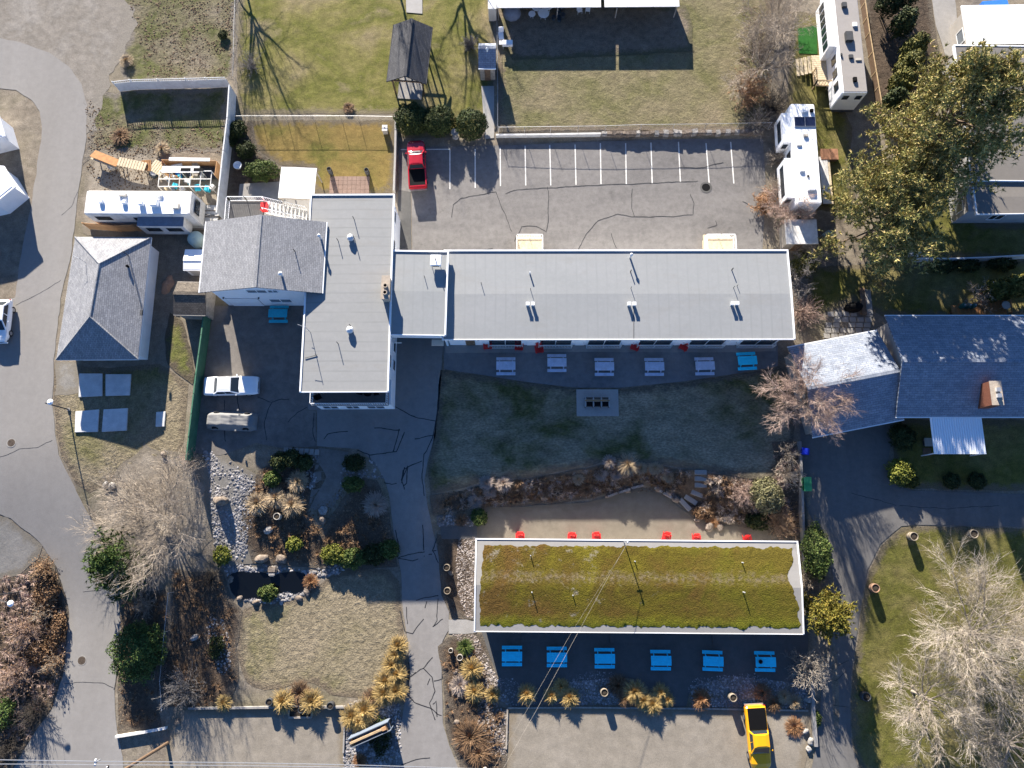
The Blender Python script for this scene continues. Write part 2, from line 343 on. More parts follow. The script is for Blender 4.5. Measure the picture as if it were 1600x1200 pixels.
def rock(name, c, c2):
    m, nt, b, co, g = new(name, .9, .2); n = noi(nt, co, 3.5, 7, .7)
    col = ramp(nt, n, [(.3,sc(c,.6)),(.5,c),(.72,c2)]); setc(nt, b, mixc(nt, col, ramp(nt, noi(nt, co, 14, 4, .6), grey(.3,.7,.75,1.25)), 1.0, 'MULTIPLY')); bump(nt, b, n, .8, .08)
rock('boulder_brown', (.17,.135,.105), (.28,.235,.19)); rock('boulder_pale', (.27,.25,.225), (.42,.395,.36))
plain('bark', (.15,.11,.08), .95, .1, 0, .35, 6); plain('bark_pale', (.30,.255,.205), .95, .1, 0, .3, 6)
plain('white_paint', (.80,.80,.79), .5, .4, 0, .05, 2, .05); plain('white_wall', (.76,.76,.755), .7, .3, 0, .05, 1.5, .06)
plain('white_worn', (.62,.60,.56), .8, .2, 0, .12, 2.5, .35); plain('cream_wall', (.62,.56,.46), .8, .2, 0, .06, 2)
plain('line_paint', (.68,.655,.60), .8, .2, 0, .14, 5, .35); plain('fence_white', (.62,.62,.60), .8, .2, 0, .12, 1.4, .25)
plain('fence_grey', (.40,.385,.35), .9, .15, 0, .22, 2, .3); plain('green_fence', (.05,.145,.085), .7, .3, 0, .2, 2, .15)
plain('galv', (.45,.455,.46), .45, .5, .6, .12, 6); plain('steel_dark', (.06,.06,.06), .6, .4, .3, .2, 6)
plain('black', (.004,.004,.0045), .8, .12); plain('black_rubber', (.02,.02,.021), .85, .2)
plain('rim', (.42,.42,.43), .35, .5, .7); plain('wood_raw', (.42,.30,.17), .85, .2, 0, .25, 4); plain('wood_pale', (.56,.46,.31), .85, .2, 0, .2, 4)
plain('wood_orange', (.30,.145,.055), .8, .2, 0, .25, 3, .1); plain('wood_grey', (.30,.265,.22), .9, .15, 0, .3, 4); plain('wood_brown', (.155,.10,.062), .85, .2, 0, .3, 4)
plain('plywood', (.48,.27,.13), .85, .2, 0, .2, 2, .2); plain('table_blue', (.02,.68,.93), .55, .35, 0, .09, 3, .05)
plain('table_teal', (.02,.40,.52), .6, .3, 0, .12, 3, .1); plain('table_white', (.52,.58,.70), .65, .3, 0, .14, 3, .15)
plain('chair_red', (.55,.018,.018), .45, .4, 0, .1, 4); plain('car_red', (.34,.012,.022), .22, .6, 0, .04, 2)
plain('car_white', (.80,.80,.79), .25, .5, 0, .03, 2, .02); plain('car_yellow', (.78,.36,.008), .25, .5, 0, .04, 2)
plain('car_cover', (.19,.187,.18), .75, .3, 0, .08, 3, .12); plain('trim_black', (.02,.02,.022), .5, .4)
plain('headlight', (.6,.62,.64), .15, .6); plain('tail_red', (.4,.02,.015), .25, .5); plain('brick_red', (.17,.065,.038), .9, .2, 0, .25, 8)
plain('chimney_tan', (.36,.30,.235), .9, .2, 0, .2, 5); plain('plastic_white', (.78,.78,.77), .4, .4, 0, .05, 3, .08)
plain('plastic_blue', (.012,.03,.42), .4, .4); plain('plastic_green', (.07,.34,.11), .5, .4, 0, .1, 3); plain('plastic_dark', (.03,.045,.06), .5, .4)
plain('tank_green', (.42,.52,.46), .5, .4, 0, .08, 3); plain('terracotta', (.33,.20,.13), .8, .2, 0, .15, 4); plain('barrel_wood', (.27,.225,.165), .85, .2, 0, .25, 6)
plain('pot_dark', (.06,.065,.07), .6, .3, 0, .2, 4); plain('pot_pale', (.42,.38,.32), .7, .3, 0, .12, 4); plain('soil_pot', (.05,.04,.03), .95, .1, 0, .3, 9)
plain('water_blue', (.08,.22,.32), .12, .5); plain('tarp_blue', (.03,.16,.5), .6, .3); plain('tarp_grey', (.17,.19,.23), .7, .3, 0, .15, 3)
plain('sign_grey', (.14,.165,.2), .7, .3, 0, .15, 3, .1)
plain('canvas', (.7,.68,.64), .8, .2, 0, .06, 3); plain('wall_grey', (.34,.33,.32), .85, .2, 0, .08, 1.5); plain('wall_tan', (.40,.365,.32), .85, .2, 0, .08, 1.5)
plain('crack_seal', (.028,.028,.030), .7, .3, 0, .2, 5); plain('rust_iron', (.10,.075,.055), .7, .3, .3, .3, 6); plain('seat_brown', (.32,.2,.1), .8, .2, 0, .2, 5)
plain('flue', (.62,.62,.61), .45, .5, .3, .08, 5); plain('solar', (.012,.016,.04), .15, .6, 0, .1, 4); plain('shed_teal', (.03,.12,.10), .6, .3, 0, .15, 3)
plain('log_pale', (.45,.38,.3), .9, .15, 0, .25, 4); plain('carpet_dark', (.11,.105,.10), .95, .1, 0, .12, 3); plain('wood_deck', (.30,.15,.085), .8, .2, 0, .2, 3)
plain('brass', (.35,.27,.12), .4, .5, .5); plain('skirt', (.45,.445,.44), .6, .3, 0, .06, 2)
def glassy():
    m, nt, b, co, g = new('glass', .06, .6); b.inputs['Base Color'].default_value = (.02,.028,.036,1)
    m, nt, b, co, g = new('glass_grey', .12, .5); b.inputs['Base Color'].default_value = (.16,.18,.2,1)
    m, nt, b, co, g = new('pond_water', .04, .5); b.inputs['Base Color'].default_value = (.004,.005,.006,1)
    bump(nt, b, noi(nt, co, 2, 2, .5), .05, .02)
    m, nt, b, co, g = new('wire_mesh', .6, .3, .5); b.inputs['Base Color'].default_value = (.4,.4,.4,1)
    sp = nt.nodes.new('ShaderNodeSeparateXYZ'); nt.links.new(co, sp.inputs[0])
    xy = mth(nt,'ADD', sp.outputs[0], sp.outputs[1])
    a = mth(nt,'FRACT', mth(nt,'MULTIPLY', mth(nt,'ADD', xy, sp.outputs[2]), 14)); c = mth(nt,'FRACT', mth(nt,'MULTIPLY', mth(nt,'SUBTRACT', xy, sp.outputs[2]), 14))
    al = mth(nt,'MAXIMUM', mth(nt,'LESS_THAN', a, .045), mth(nt,'LESS_THAN', c, .045))
    nt.links.new(al, b.inputs['Alpha'])
    # corrugated translucent awning
    m, nt, b, co, g = new('awning_plastic', .35, .5); b.inputs['Base Color'].default_value = (.82,.84,.85,1)
glassy()
# ---------------------------------------------------------------- draped sheets
def inside(pt, poly):
    x, y = pt; c = False; n = len(poly); j = n-1
    for i in range(n):
        xi, yi = poly[i]; xj, yj = poly[j]
        if (yi > y) != (yj > y) and x < (xj-xi)*(y-yi)/(yj-yi)+xi: c = not c
        j = i
    return c
def inside_np(X, Y, poly):
    c = np.zeros(X.shape, bool); n = len(poly); j = n-1
    for i in range(n):
        xi, yi = poly[i]; xj, yj = poly[j]
        if yi != yj: c ^= ((yi > Y) != (yj > Y)) & (X < (xj-xi)*(Y-yi)/(yj-yi)+xi)
        j = i
    return c
def wpoly(px): return [tuple(G(x, y)[:2]) for x, y in px]
def resample(poly, step, wob, seed, closed=True):
    out = []; n = len(poly)
    for i in range(n if closed else n-1):
        a = Vector(poly[i]); b = Vector(poly[(i+1)%n]); k = max(1, int((b-a).length/step))
        d = (b-a); nrm = Vector((-d.y, d.x)).normalized() if d.length else Vector((0,0))
        for t in range(k):
            p = a+d*(t/k)
            w = (mnoise.noise(Vector((p.x*.7, p.y*.7, seed)))*1.0+mnoise.noise(Vector((p.x*2.3, p.y*2.3, seed+5)))*.5)*wob
            out.append((p.x+nrm.x*w, p.y+nrm.y*w))
    if not closed: out.append(tuple(poly[-1]))
    return out
def smooth_poly(poly, it=2):
    for _ in range(it):
        q = []; n = len(poly)
        for i in range(n):
            a = poly[i]; b = poly[(i+1)%n]
            q += [(a[0]*.75+b[0]*.25, a[1]*.75+b[1]*.25), (a[0]*.25+b[0]*.75, a[1]*.25+b[1]*.75)]
        poly = q
    return poly
_sd = [0]
def sheet(name, px, mat, off, wob=.12, grid=.8, sm=0, world=False, zfix=None, parent=None):
    _sd[0] += 1
    poly = px if world else wpoly(px)
    if sm: poly = smooth_poly(poly, sm)
    poly = resample(poly, .45, wob, _sd[0]*3.7)
    A = np.array(poly); x0, y0 = A.min(0); x1, y1 = A.max(0)
    gx, gy = np.meshgrid(np.arange(x0+grid/2, x1, grid), np.arange(y0+grid/2, y1, grid))
    ins = inside_np(gx, gy, poly); pts = np.stack([gx[ins], gy[ins]], 1)
    if len(pts):
        seg0 = A; seg1 = np.roll(A, -1, 0); dmin = np.full(len(pts), 9.0)
        for a, b in zip(seg0, seg1):
            d = b-a; L = (d@d)+1e-9; t = np.clip(((pts-a)@d)/L, 0, 1)
            dmin = np.minimum(dmin, np.linalg.norm(pts-(a+t[:,None]*d), axis=1))
        keep = dmin > grid*.3; pts = pts[keep]; dmin = dmin[keep]
    vs_ = [Vector(p) for p in poly]+[Vector(p) for p in pts]
    n = len(poly)
    v, e, f, ov, oe, of = delaunay_2d_cdt(vs_, [(i,(i+1)%n) for i in range(n)], [], 1, 1e-5)
    vv = np.array([(p.x, p.y) for p in v]); z = T(vv[:,0], vv[:,1])+off if zfix is None else np.full(len(vv), zfix)
    ed = np.array([0.0 if (not s or min(s) < n) else dmin[min(s)-n] for s in ov])
    f = [q if (vv[q[1]][0]-vv[q[0]][0])*(vv[q[2]][1]-vv[q[0]][1])-(vv[q[1]][1]-vv[q[0]][1])*(vv[q[2]][0]-vv[q[0]][0]) > 0 else q[::-1] for q in map(list, f)]
    o = npmesh(name, np.column_stack([vv, z]), np.array(f), mat, parent)
    at = o.data.attributes.new('edge', 'FLOAT', 'POINT'); at.data.foreach_set('value', np.minimum(ed, 3).astype(np.float32))
    return o
def strip(name, px, w, mat, off, parent=None, wob=.04, taper=True, step=.25, pieces=None, seed=1):
    """a ribbon on the ground along one or more pixel polylines (crack sealing, edges)"""
    mb = MB()
    for li, line in enumerate(pieces or [px]):
        pts = resample([tuple(G(x,y)[:2]) for x,y in line], step, wob, seed+li*2.3, False)
        L = []; Rr = []
        for i, p in enumerate(pts):
            a = Vector(pts[max(i-1,0)]); b = Vector(pts[min(i+1,len(pts)-1)]); d = (b-a)
            nn = Vector((-d.y, d.x)).normalized() if d.length else Vector((1,0))
            ww = w/2*(.65+.7*abs(mnoise.noise(Vector((p[0]*1.7,p[1]*1.7,seed))))) if taper else w/2
            for lst, s in ((L,1),(Rr,-1)):
                q = Vector(p)+nn*ww*s; lst.append((q.x, q.y, float(T(q.x,q.y))+off))
        n = len(L); mb.add(L+Rr, [(n+i, n+i+1, i+1, i) for i in range(n-1)])
    return mb.build(name, mat, parent)
# ================================================================ the setting
def make_ground():
    xs = np.arange(-78, 78.1, .5); ys = np.arange(-40, 88.1, .5); X, Y = np.meshgrid(xs, ys); Z = T(X, Y)
    n, m = X.shape; idx = np.arange(n*m).reshape(n, m)
    f = np.stack([idx[:-1,:-1], idx[:-1,1:], idx[1:,1:], idx[1:,:-1]], -1).reshape(-1,4)
    v = np.column_stack([X.ravel(), Y.ravel(), Z.ravel()])
    B = 900.0; k = len(v)
    ring = [(-B,-B,-1.7),(B,-B,-1.7),(B,B,-.02),(-B,B,-.02),(-78,-40,-1.7),(78,-40,-1.7),(78,88,-.02),(-78,88,-.02)]
    v = np.vstack([v, ring]); f = np.vstack([f, [[k,k+1,k+5,k+4],[k+1,k+2,k+6,k+5],[k+2,k+3,k+7,k+6],[k+3,k,k+4,k+7]]])
    return struct(npmesh('ground', v, f, 'bare_earth', smooth=False))
make_ground()
# --- grass, gravel, soil (offsets stack upwards)
struct(sheet('lawn', [(376,-40),(770,-40),(770,170),(752,215),(622,215),(618,178),(372,178),(370,110)], 'lawn_north', .014, .12))
struct(sheet('lawn', [(385,188),(617,188),(618,262),(612,304),(490,304),(488,262),(436,258),(400,232)], 'lawn_fenced', .016, .12))
struct(sheet('field_grass', [(778,-20),(1200,-20),(1210,60),(1200,204),(1040,204),(940,203),(778,207)], 'lawn_field', .014, .08))
struct(sheet('garden_soil', [(790,6),(1072,8),(1080,40),(1085,80),(1003,86),(890,92),(800,94),(785,70)], 'soil', .05, .18))
struct(sheet('lawn', [(688,578),(760,588),(830,599),(900,608),(965,608),(1060,598),(1150,585),(1218,572),(1240,600),(1240,690),(1215,735),(1195,752),(1100,735),(1030,725),(960,720),(900,732),(830,745),(760,752),(712,765),(672,772),(668,738),(676,690),(684,640)], 'lawn_main', .032, .14, .5))
struct(sheet('lawn', [(375,965),(385,950),(430,942),(480,930),(520,895),(560,888),(624,890),(628,960),(632,1000),(620,1030),(606,1055),(590,1080),(560,1092),(520,1088),(505,1075),(490,1066),(470,1064),(440,1076),(405,1080),(380,1060),(370,1015)], 'lawn_dry', .014, .16, sm=1))
struct(sheet('lawn', [(1600,826),(1432,822),(1410,824),(1378,852),(1358,892),(1348,940),(1342,985),(1332,1050),(1330,1100),(1332,1160),(1347,1210),(1640,1210),(1640,826)], 'lawn_olive', .014, .12))
struct(sheet('lawn', [(1392,665),(1400,656),(1640,656),(1640,768),(1425,764),(1405,755),(1398,730)], 'lawn_olive', .016, .12))
struct(sheet('lawn', [(1262,420),(1400,408),(1640,408),(1640,492),(1380,494),(1330,470),(1262,500)], 'lawn_olive', .014, .2))
struct(sheet('lawn', [(1420,250),(1505,250),(1530,350),(1640,350),(1640,404),(1400,404),(1405,330)], 'lawn_olive', .014, .14))
struct(sheet('lawn', [(1238,20),(1290,20),(1305,140),(1330,200),(1335,330),(1270,330),(1215,330),(1230,150)], 'lawn_olive', .014, .2))
struct(sheet('weedy_ground', [(172,-20),(372,-20),(366,128),(300,126),(190,130),(185,90),(205,60)], 'weeds', .014, .5))
struct(sheet('weedy_ground', [(140,150),(188,140),(360,136),(352,240),(250,235),(150,240),(128,260),(140,200)], 'weeds', .016, .5))
struct(sheet('grass_verge', [(86,570),(170,575),(250,568),(295,600),(285,720),(250,745),(180,750),(140,770),(118,755),(97,715),(88,680),(84,620)], 'lawn_dry', .014, .12))
struct(sheet('mossy_strip', [(266,488),(285,500),(298,545),(306,580),(302,600),(280,585),(262,570),(258,530)], 'moss_bed', .05, .15))
struct(sheet('gravel_verge', [(87,566),(120,566),(128,595),(122,615),(86,618)], 'gravel_grey', .022, .3))
struct(sheet('gravel_verge', [(-30,-30),(180,-30),(208,10),(212,45),(195,80),(175,118),(158,150),(150,200),(120,215),(90,140),(60,100),(20,85),(-30,80)], 'gravel_lane', .02, .7))
struct(sheet('gravel_verge', [(-20,795),(17,812),(40,830),(66,852),(60,872),(48,885),(30,900),(-20,905)], 'gravel_grey', .022, .3))
struct(sheet('gravel_lot', [(272,1110),(540,1107),(537,1180),(540,1230),(255,1230),(262,1150)], 'gravel_yard', .02, .06))
struct(sheet('gravel_lot', [(796,1107),(1000,1107),(1262,1109),(1268,1140),(1262,1180),(1250,1230),(790,1230)], 'gravel_yard', .02, .05))
struct(sheet('sand_court', [(752,792),(800,792),(860,788),(920,784),(960,774),(1005,762),(1035,774),(1060,792),(1082,806),(1120,822),(1180,822),(1245,840),(1245,862),(745,862),(742,820)], 'sandy_gravel', .04, .08, .4))
struct(sheet('planting_bed', [(672,775),(720,768),(762,755),(830,748),(900,735),(960,723),(1030,728),(1100,738),(1180,752),(1200,760),(1205,830),(1120,818),(1080,803),(1040,772),(1003,757),(960,770),(900,783),(800,790),(752,792),(700,800),(676,805)], 'mulch', .062, .1, .4))
struct(sheet('planting_bed', [(405,735),(440,710),(490,712),(510,745),(480,800),(500,830),(560,745),(590,750),(606,790),(615,850),(622,885),(560,892),(500,888),(430,882),(395,880),(375,830),(380,780)], 'mulch', .045, .12))
struct(sheet('planting_bed', [(1205,690),(1246,690),(1258,850),(1248,842),(1200,835),(1198,760),(1215,735)], 'mulch', .05, .1))
struct(sheet('planting_bed', [(684,1010),(700,995),(735,990),(755,990),(775,1060),(775,1105),(795,1108),(790,1230),(730,1230),(712,1180),(696,1140),(693,1060)], 'mulch', .045, .1))
struct(sheet('planting_bed', [(682,835),(745,835),(745,970),(705,965),(690,930)], 'mulch', .045, .1))
struct(sheet('planting_bed', [(270,890),(350,895),(365,940),(380,955),(370,1010),(375,1060),(362,1090),(330,1104),(262,1105),(235,1075),(262,1000)], 'mulch', .04, .15))
struct(sheet('planting_bed', [(185,930),(260,920),(262,1000),(235,1060),(255,1140),(185,1148),(184,1080),(190,1010)], 'mulch', .045, .12))
struct(sheet('planting_bed', [(-20,905),(30,902),(60,875),(90,895),(103,930),(107,957),(105,1007),(100,1050),(82,1105),(50,1150),(20,1200),(-20,1230)], 'mulch', .04, .15))
struct(sheet('planting_bed', [(355,195),(395,190),(402,235),(436,262),(436,300),(352,310),(358,240)], 'mulch', .045, .1))
struct(sheet('dirt_yard', [(140,235),(200,232),(262,240),(350,245),(345,310),(340,360),(235,372),(130,365),(122,330),(132,290)], 'dirt_yard', .018, .3))
struct(sheet('dirt_yard', [(225,690),(300,715),(325,760),(330,840),(300,890),(215,900),(165,860),(150,800),(180,740)], 'dirt_yard', .016, .5))
struct(sheet('sand_bed', [(318,702),(350,712),(400,742),(402,800),(392,850),(400,880),(345,884),(333,840),(325,770)], 'gravel_grey', .03, .3))
# --- made ground
road = struct(sheet('road', [(-30,52),(32,66),(77,82),(108,104),(128,132),(137,165),(135,220),(122,300),(117,347),(110,408),(96,460),(85,562),(82,625),(84,652),(92,710),(112,752),(132,790),(160,840),(185,905),(194,935),(192,970),(187,1010),(179,1075),(180,1125),(192,1182),(198,1240),(-10,1240),(25,1195),(50,1150),(82,1107),(100,1050),(104,1007),(105,957),(96,915),(90,888),(65,850),(40,828),(17,810),(-40,790),(-40,480),(24,465),(32,402),(45,340),(52,300),(65,220),(66,195),(62,175),(50,157),(25,141),(-30,135)], 'road_asphalt', .032, .1))
lot = struct(sheet('parking_lot', [(623,231),(800,227),(940,221),(1192,214),(1197,300),(1190,405),(644,405),(643,300),(624,297)], 'lot_asphalt', .022, .03))
struct(sheet('soil_strip', [(622,297),(642,300),(643,395),(621,395)], 'court_asphalt', .015, .03))
yard = struct(sheet('rear_yard', [(334,478),(482,478),(482,640),(494,642),(494,698),(440,700),(400,692),(345,712),(304,708),(318,600)], 'yard_asphalt', .04, .05))
drive = struct(sheet('driveway', [(600,505),(694,505),(690,580),(687,620),(680,680),(669,718),(663,750),(668,790),(677,830),(685,870),(690,925),(701,955),(701,985),(692,1002),(690,1050),(692,1130),(702,1165),(728,1230),(620,1230),(626,1140),(634,1090),(641,1060),(638,1000),(630,960),(627,900),(615,830),(607,770),(600,746),(585,722),(560,702),(495,697),(495,641),(480,641),(480,600),(600,600)], 'lane_asphalt', .032, .05))
nd = struct(sheet('neighbour_driveway', [(1250,660),(1398,640),(1386,735),(1400,756),(1422,766),(1640,773),(1640,824),(1430,820),(1408,822),(1375,850),(1355,890),(1345,940),(1340,985),(1330,1050),(1328,1100),(1330,1160),(1350,1230),(1262,1230),(1276,1160),(1285,1060),(1300,1000),(1308,930),(1290,850),(1262,800),(1252,760)], 'neighbour_asphalt', .032, .05))
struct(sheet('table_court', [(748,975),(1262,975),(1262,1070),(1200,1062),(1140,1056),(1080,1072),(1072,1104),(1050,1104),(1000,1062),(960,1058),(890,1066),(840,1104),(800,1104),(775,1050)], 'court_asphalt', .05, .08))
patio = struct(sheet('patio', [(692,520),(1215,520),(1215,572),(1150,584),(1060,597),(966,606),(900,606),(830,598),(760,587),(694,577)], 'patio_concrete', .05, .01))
struct(sheet('patio_walk', [(694,530),(1212,530),(1212,549),(1100,551),(900,550),(696,552)], 'concrete', .058, .03))
struct(sheet('path', [(701,968),(745,968),(745,988),(735,990),(701,990)], 'concrete', .045, .02))
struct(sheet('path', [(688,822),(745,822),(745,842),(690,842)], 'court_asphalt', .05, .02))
struct(sheet('path', [(752,135),(772,135),(772,216),(758,218)], 'concrete_pale', .07, .01))
struct(sheet('path', [(634,-20),(660,-20),(660,22),(635,20)], 'concrete_pale', .07, .01))
struct(sheet('path', [(498,700),(545,706),(536,745),(523,792),(490,797),(483,790),(490,745)], 'yard_asphalt', .045, .06))
struct(sheet('concrete_path', [(375,288),(438,284),(490,300),(492,340),(450,345),(345,345),(352,316),(372,316)], 'concrete', .07, .02))
struct(sheet('concrete_path', [(1452,-20),(1490,-20),(1495,30),(1510,75),(1478,92),(1462,40)], 'concrete', .06, .05))
struct(sheet('garden_dirt', [(1350,-20),(1452,-20),(1462,45),(1470,95),(1440,190),(1372,190),(1352,60)], 'mulch', .016, .12))
struct(sheet('artificial_turf', [(1246,45),(1276,40),(1277,85),(1248,84)], 'turf', .06, .01))
# painted stall lines: one part each
for a, b in (((703,234),(703,296)),((742.5,233),(742.5,294)),((781.5,231),(782,291)),((820.5,228),(821.5,290)),((859,227),(860.5,290)),((898.5,226),(900,289)),((938,224),(939,288)),((977.5,224),(978.5,288)),((1017,223),(1019,287)),((1060,222),(1063,285)),((1103,224),(1108,288)),((1141.5,222),(1146.5,287))):
    strip('stall_line', [a,b], .12, 'line_paint', .038, lot, .0, False, .8)
strip('stall_line', [(626,234),(703,233.5)], .1, 'line_paint', .038, lot, .0, False, .8)
# crack sealing
def cracks(parent, lines, w, seed):
    for i, l in enumerate(lines): strip('crack_seal', l, w, 'crack_seal', .048 if parent is yard else .039, parent, .1, True, .2, None, seed+i*1.9)
cracks(lot, [[(804,378),(815,354),(838,353),(854,363),(857,340),(857,300),(855,292)],[(903,390),(917,365),(935,345),(965,335),(990,339),(1030,339),(1083,336),(1084,318),(1078,303)],[(991,338),(986,325),(988,295)],[(955,365),(963,388)],[(705,340),(708,320),(720,310),(775,300),(800,362)],[(790,303),(810,297),(900,291),(1010,287),(1090,283)],[(1105,356),(1120,352),(1118,345)],[(1160,315),(1180,326)],[(730,395),(770,388)],[(1060,262),(1100,262),(1130,254)]], .07, 3)
cracks(drive, [[(608,630),(630,642),(650,652),(681,658)],[(648,686),(678,680)],[(686,600),(684,640),(676,685),(663,710),(660,740),(663,775)],[(660,721),(640,728),(630,735),(627,750),(632,765)],[(558,703),(578,711),(620,706),(625,690),(632,675)],[(578,711),(581,722)],[(615,706),(622,680),(624,670)],[(600,755),(612,757),(620,755)],[(585,668),(600,670),(625,672)],[(506,686),(512,678),(544,674)],[(622,872),(650,864),(682,860)],[(622,873),(645,876),(675,866)],[(618,828),(622,850)],[(660,820),(662,860)],[(683,840),(676,860),(685,880)],[(685,930),(665,933),(650,938)],[(668,940),(664,950)],[(684,935),(683,970),(678,978)],[(633,987),(645,990),(655,975),(662,967)],[(676,979),(686,973),(692,967)],[(635,948),(637,975)],[(635,1085),(647,1098),(672,1106),(690,1118)],[(648,1052),(661,1045),(675,1058),(680,1080),(672,1098),(680,1125)],[(661,1045),(676,1027)],[(636,1060),(650,1050)],[(668,1070),(672,1060)],[(676,1100),(682,1095),(683,1120)],[(690,1060),(678,1064)],[(622,1197),(650,1186),(672,1184)],[(625,955),(632,985)],[(692,1000),(691,1060)],[(638,1035),(640,1085)],[(617,1000),(632,1000)]], .10, 21)
cracks(drive, [[(630,745),(637,728),(635,755),(630,760)],[(632,730),(628,755)]], .12, 77)
cracks(yard, [[(403,620),(425,629),(420,640),(412,660),(417,688)],[(425,629),(440,624),(452,624)],[(480,637),(465,645),(450,660)],[(491,645),(489,670),(493,690)],[(350,625),(353,690)],[(370,618),(375,640)]], .08, 51)
cracks(road, [[(0,715),(30,702),(60,698),(82,688)],[(100,1068),(130,1066),(160,1067),(178,1075)],[(187,1035),(182,1060),(178,1078)],[(165,1015),(180,1009)],[(130,925),(158,922)],[(25,478),(60,460),(95,438)],[(97,337),(112,322),(122,300)]], .05, 91)
cracks(nd, [[(1285,1058),(1305,1063),(1322,1050)],[(1290,1100),(1326,1105)],[(1310,1040),(1326,1032)],[(1405,790),(1480,795),(1560,790)],[(1330,770),(1400,790)]], .05, 121)
# manhole covers
def manhole(px, py, label, off):
    p = G(px, py, off); mb = MB().lathe([(.0,0),(.36,0),(.36,.014),(.30,.018),(0,.018)], 24)
    o = thing('manhole_cover', label, 'manhole', p); mb.build('lid', 'rust_iron', o)
    k = MB()
    for i in range(-2,3): k.box(-.24,.24,i*.1-.015,i*.1+.015,.018,.026)
    k.build('ribs', 'rust_iron', o); MB().lathe([(.37,0),(.44,0),(.44,.012),(.37,.012),(.37,0)], 24).build('frame', 'concrete', o)
manhole(18, 692, 'round iron manhole cover on the grey road beside the grass verge with concrete pads', .035)
manhole(128, 1032, 'round iron manhole cover in the lower road by the dark green juniper', .035)
p = G(1103, 293, .035); o = thing('storm_drain', 'dark round storm drain in the car park asphalt near the bare shrubs', 'drain', p)
MB().lathe([(0,0),(.42,0),(.42,.012),(0,.012)], 20).build('grate', 'black', o); MB().lathe([(.43,0),(.62,0),(.62,.01),(.43,.01),(.43,0)], 20).build('collar', 'court_asphalt', o)
# ================================================================ buildings
def frame(sw, se, nw, h):
    a = P(*sw, h); b = P(*se, h); c = P(*nw, h)
    ex = (b-a); W = ex.length; ex.normalize(); ey = Vector((-ex.y, ex.x, 0)); D = (c-a).dot(ey)
    return a, math.atan2(ex.y, ex.x), W, D
def part(root, name, mat, *boxes, **kw):
    mb = MB()
    for b in boxes: mb.box(*b)
    return mb.build(name, mat, root, **kw)
def shallow_roof(root, W, D, ze, zr, ym, mat, t=.16, par=.10, pw=.14, fascia='white_paint'):
    mb = MB()
    mb.slab([(0,0,ze),(W,0,ze),(W,ym,zr),(0,ym,zr)], t); mb.slab([(0,ym,zr),(W,ym,zr),(W,D,ze),(0,D,ze)], t)
    rf = mb.build('roof', mat, root)
    part(rf, 'fascia', fascia, (-pw,W+pw,-pw*.5,0,ze-.2,ze+par*.5)); part(rf, 'fascia', fascia, (-pw,W+pw,D,D+pw,ze-.25,ze+par))
    for x0 in (-pw, W):
        m = MB(); prof = [(0,ze-.25),(ym,zr-.25),(D,ze-.25),(D,ze+par),(ym,zr+par),(0,ze+par)]
        m.loft([[(x0,y,z) for y,z in prof],[(x0+pw,y,z) for y,z in prof]]); m.build('fascia', fascia, rf, smooth=False)
    return rf
def gable_roof(root, W, D, ze, zr, axis, mat, t=.14, trim='white_paint', gable='white_wall', inset=.45, shift=0.0, walls=True):
    mb = MB()
    if axis == 'y':
        c = W/2+shift
        mb.slab([(0,0,ze),(c,0,zr),(c,D,zr),(0,D,ze)], t); mb.slab([(c,0,zr),(W,0,ze),(W,D,ze),(c,D,zr)], t)
        ridge = MB().slab([(c-.16,-.01,zr+.02),(c+.16,-.01,zr+.02),(c+.16,D+.01,zr+.02),(c-.16,D+.01,zr+.02)], .03)
    else:
        c = D/2+shift
        mb.slab([(0,0,ze),(W,0,ze),(W,c,zr),(0,c,zr)], t); mb.slab([(0,c,zr),(W,c,zr),(W,D,ze),(0,D,ze)], t)
        ridge = MB().slab([(-.01,c-.16,zr+.02),(W+.01,c-.16,zr+.02),(W+.01,c+.16,zr+.02),(-.01,c+.16,zr+.02)], .03)
    rf = mb.build('roof', mat, root); ridge.build('ridge_cap', mat, rf)
    if axis == 'y':
        part(rf,'gutter',trim,(-.1,-.003,0,D,ze-.16,ze-.02)); part(rf,'gutter',trim,(W+.003,W+.1,0,D,ze-.16,ze-.02))
        if walls:
            for y in (inset, D-inset-.1):
                MB().loft([[(inset,y,ze-.2),(W-inset,y,ze-.2),(W-inset,y,ze-.12),(c,y,zr-.2),(inset,y,ze-.12)],[(inset,y+.1,ze-.2),(W-inset,y+.1,ze-.2),(W-inset,y+.1,ze-.12),(c,y+.1,zr-.2),(inset,y+.1,ze-.12)]]).build('gable_wall', gable, root)
    else:
        part(rf,'gutter',trim,(0,W,-.1,-.003,ze-.16,ze-.02)); part(rf,'gutter',trim,(0,W,D+.003,D+.1,ze-.16,ze-.02))
        if walls:
            for x in (inset, W-inset-.1):
                MB().loft([[(x,inset,ze-.2),(x,D-inset,ze-.2),(x,D-inset,ze-.12),(x,c,zr-.2),(x,inset,ze-.12)],[(x+.1,inset,ze-.2),(x+.1,D-inset,ze-.2),(x+.1,D-inset,ze-.12),(x+.1,c,zr-.2),(x+.1,inset,ze-.12)]]).build('gable_wall', gable, root)
    return rf
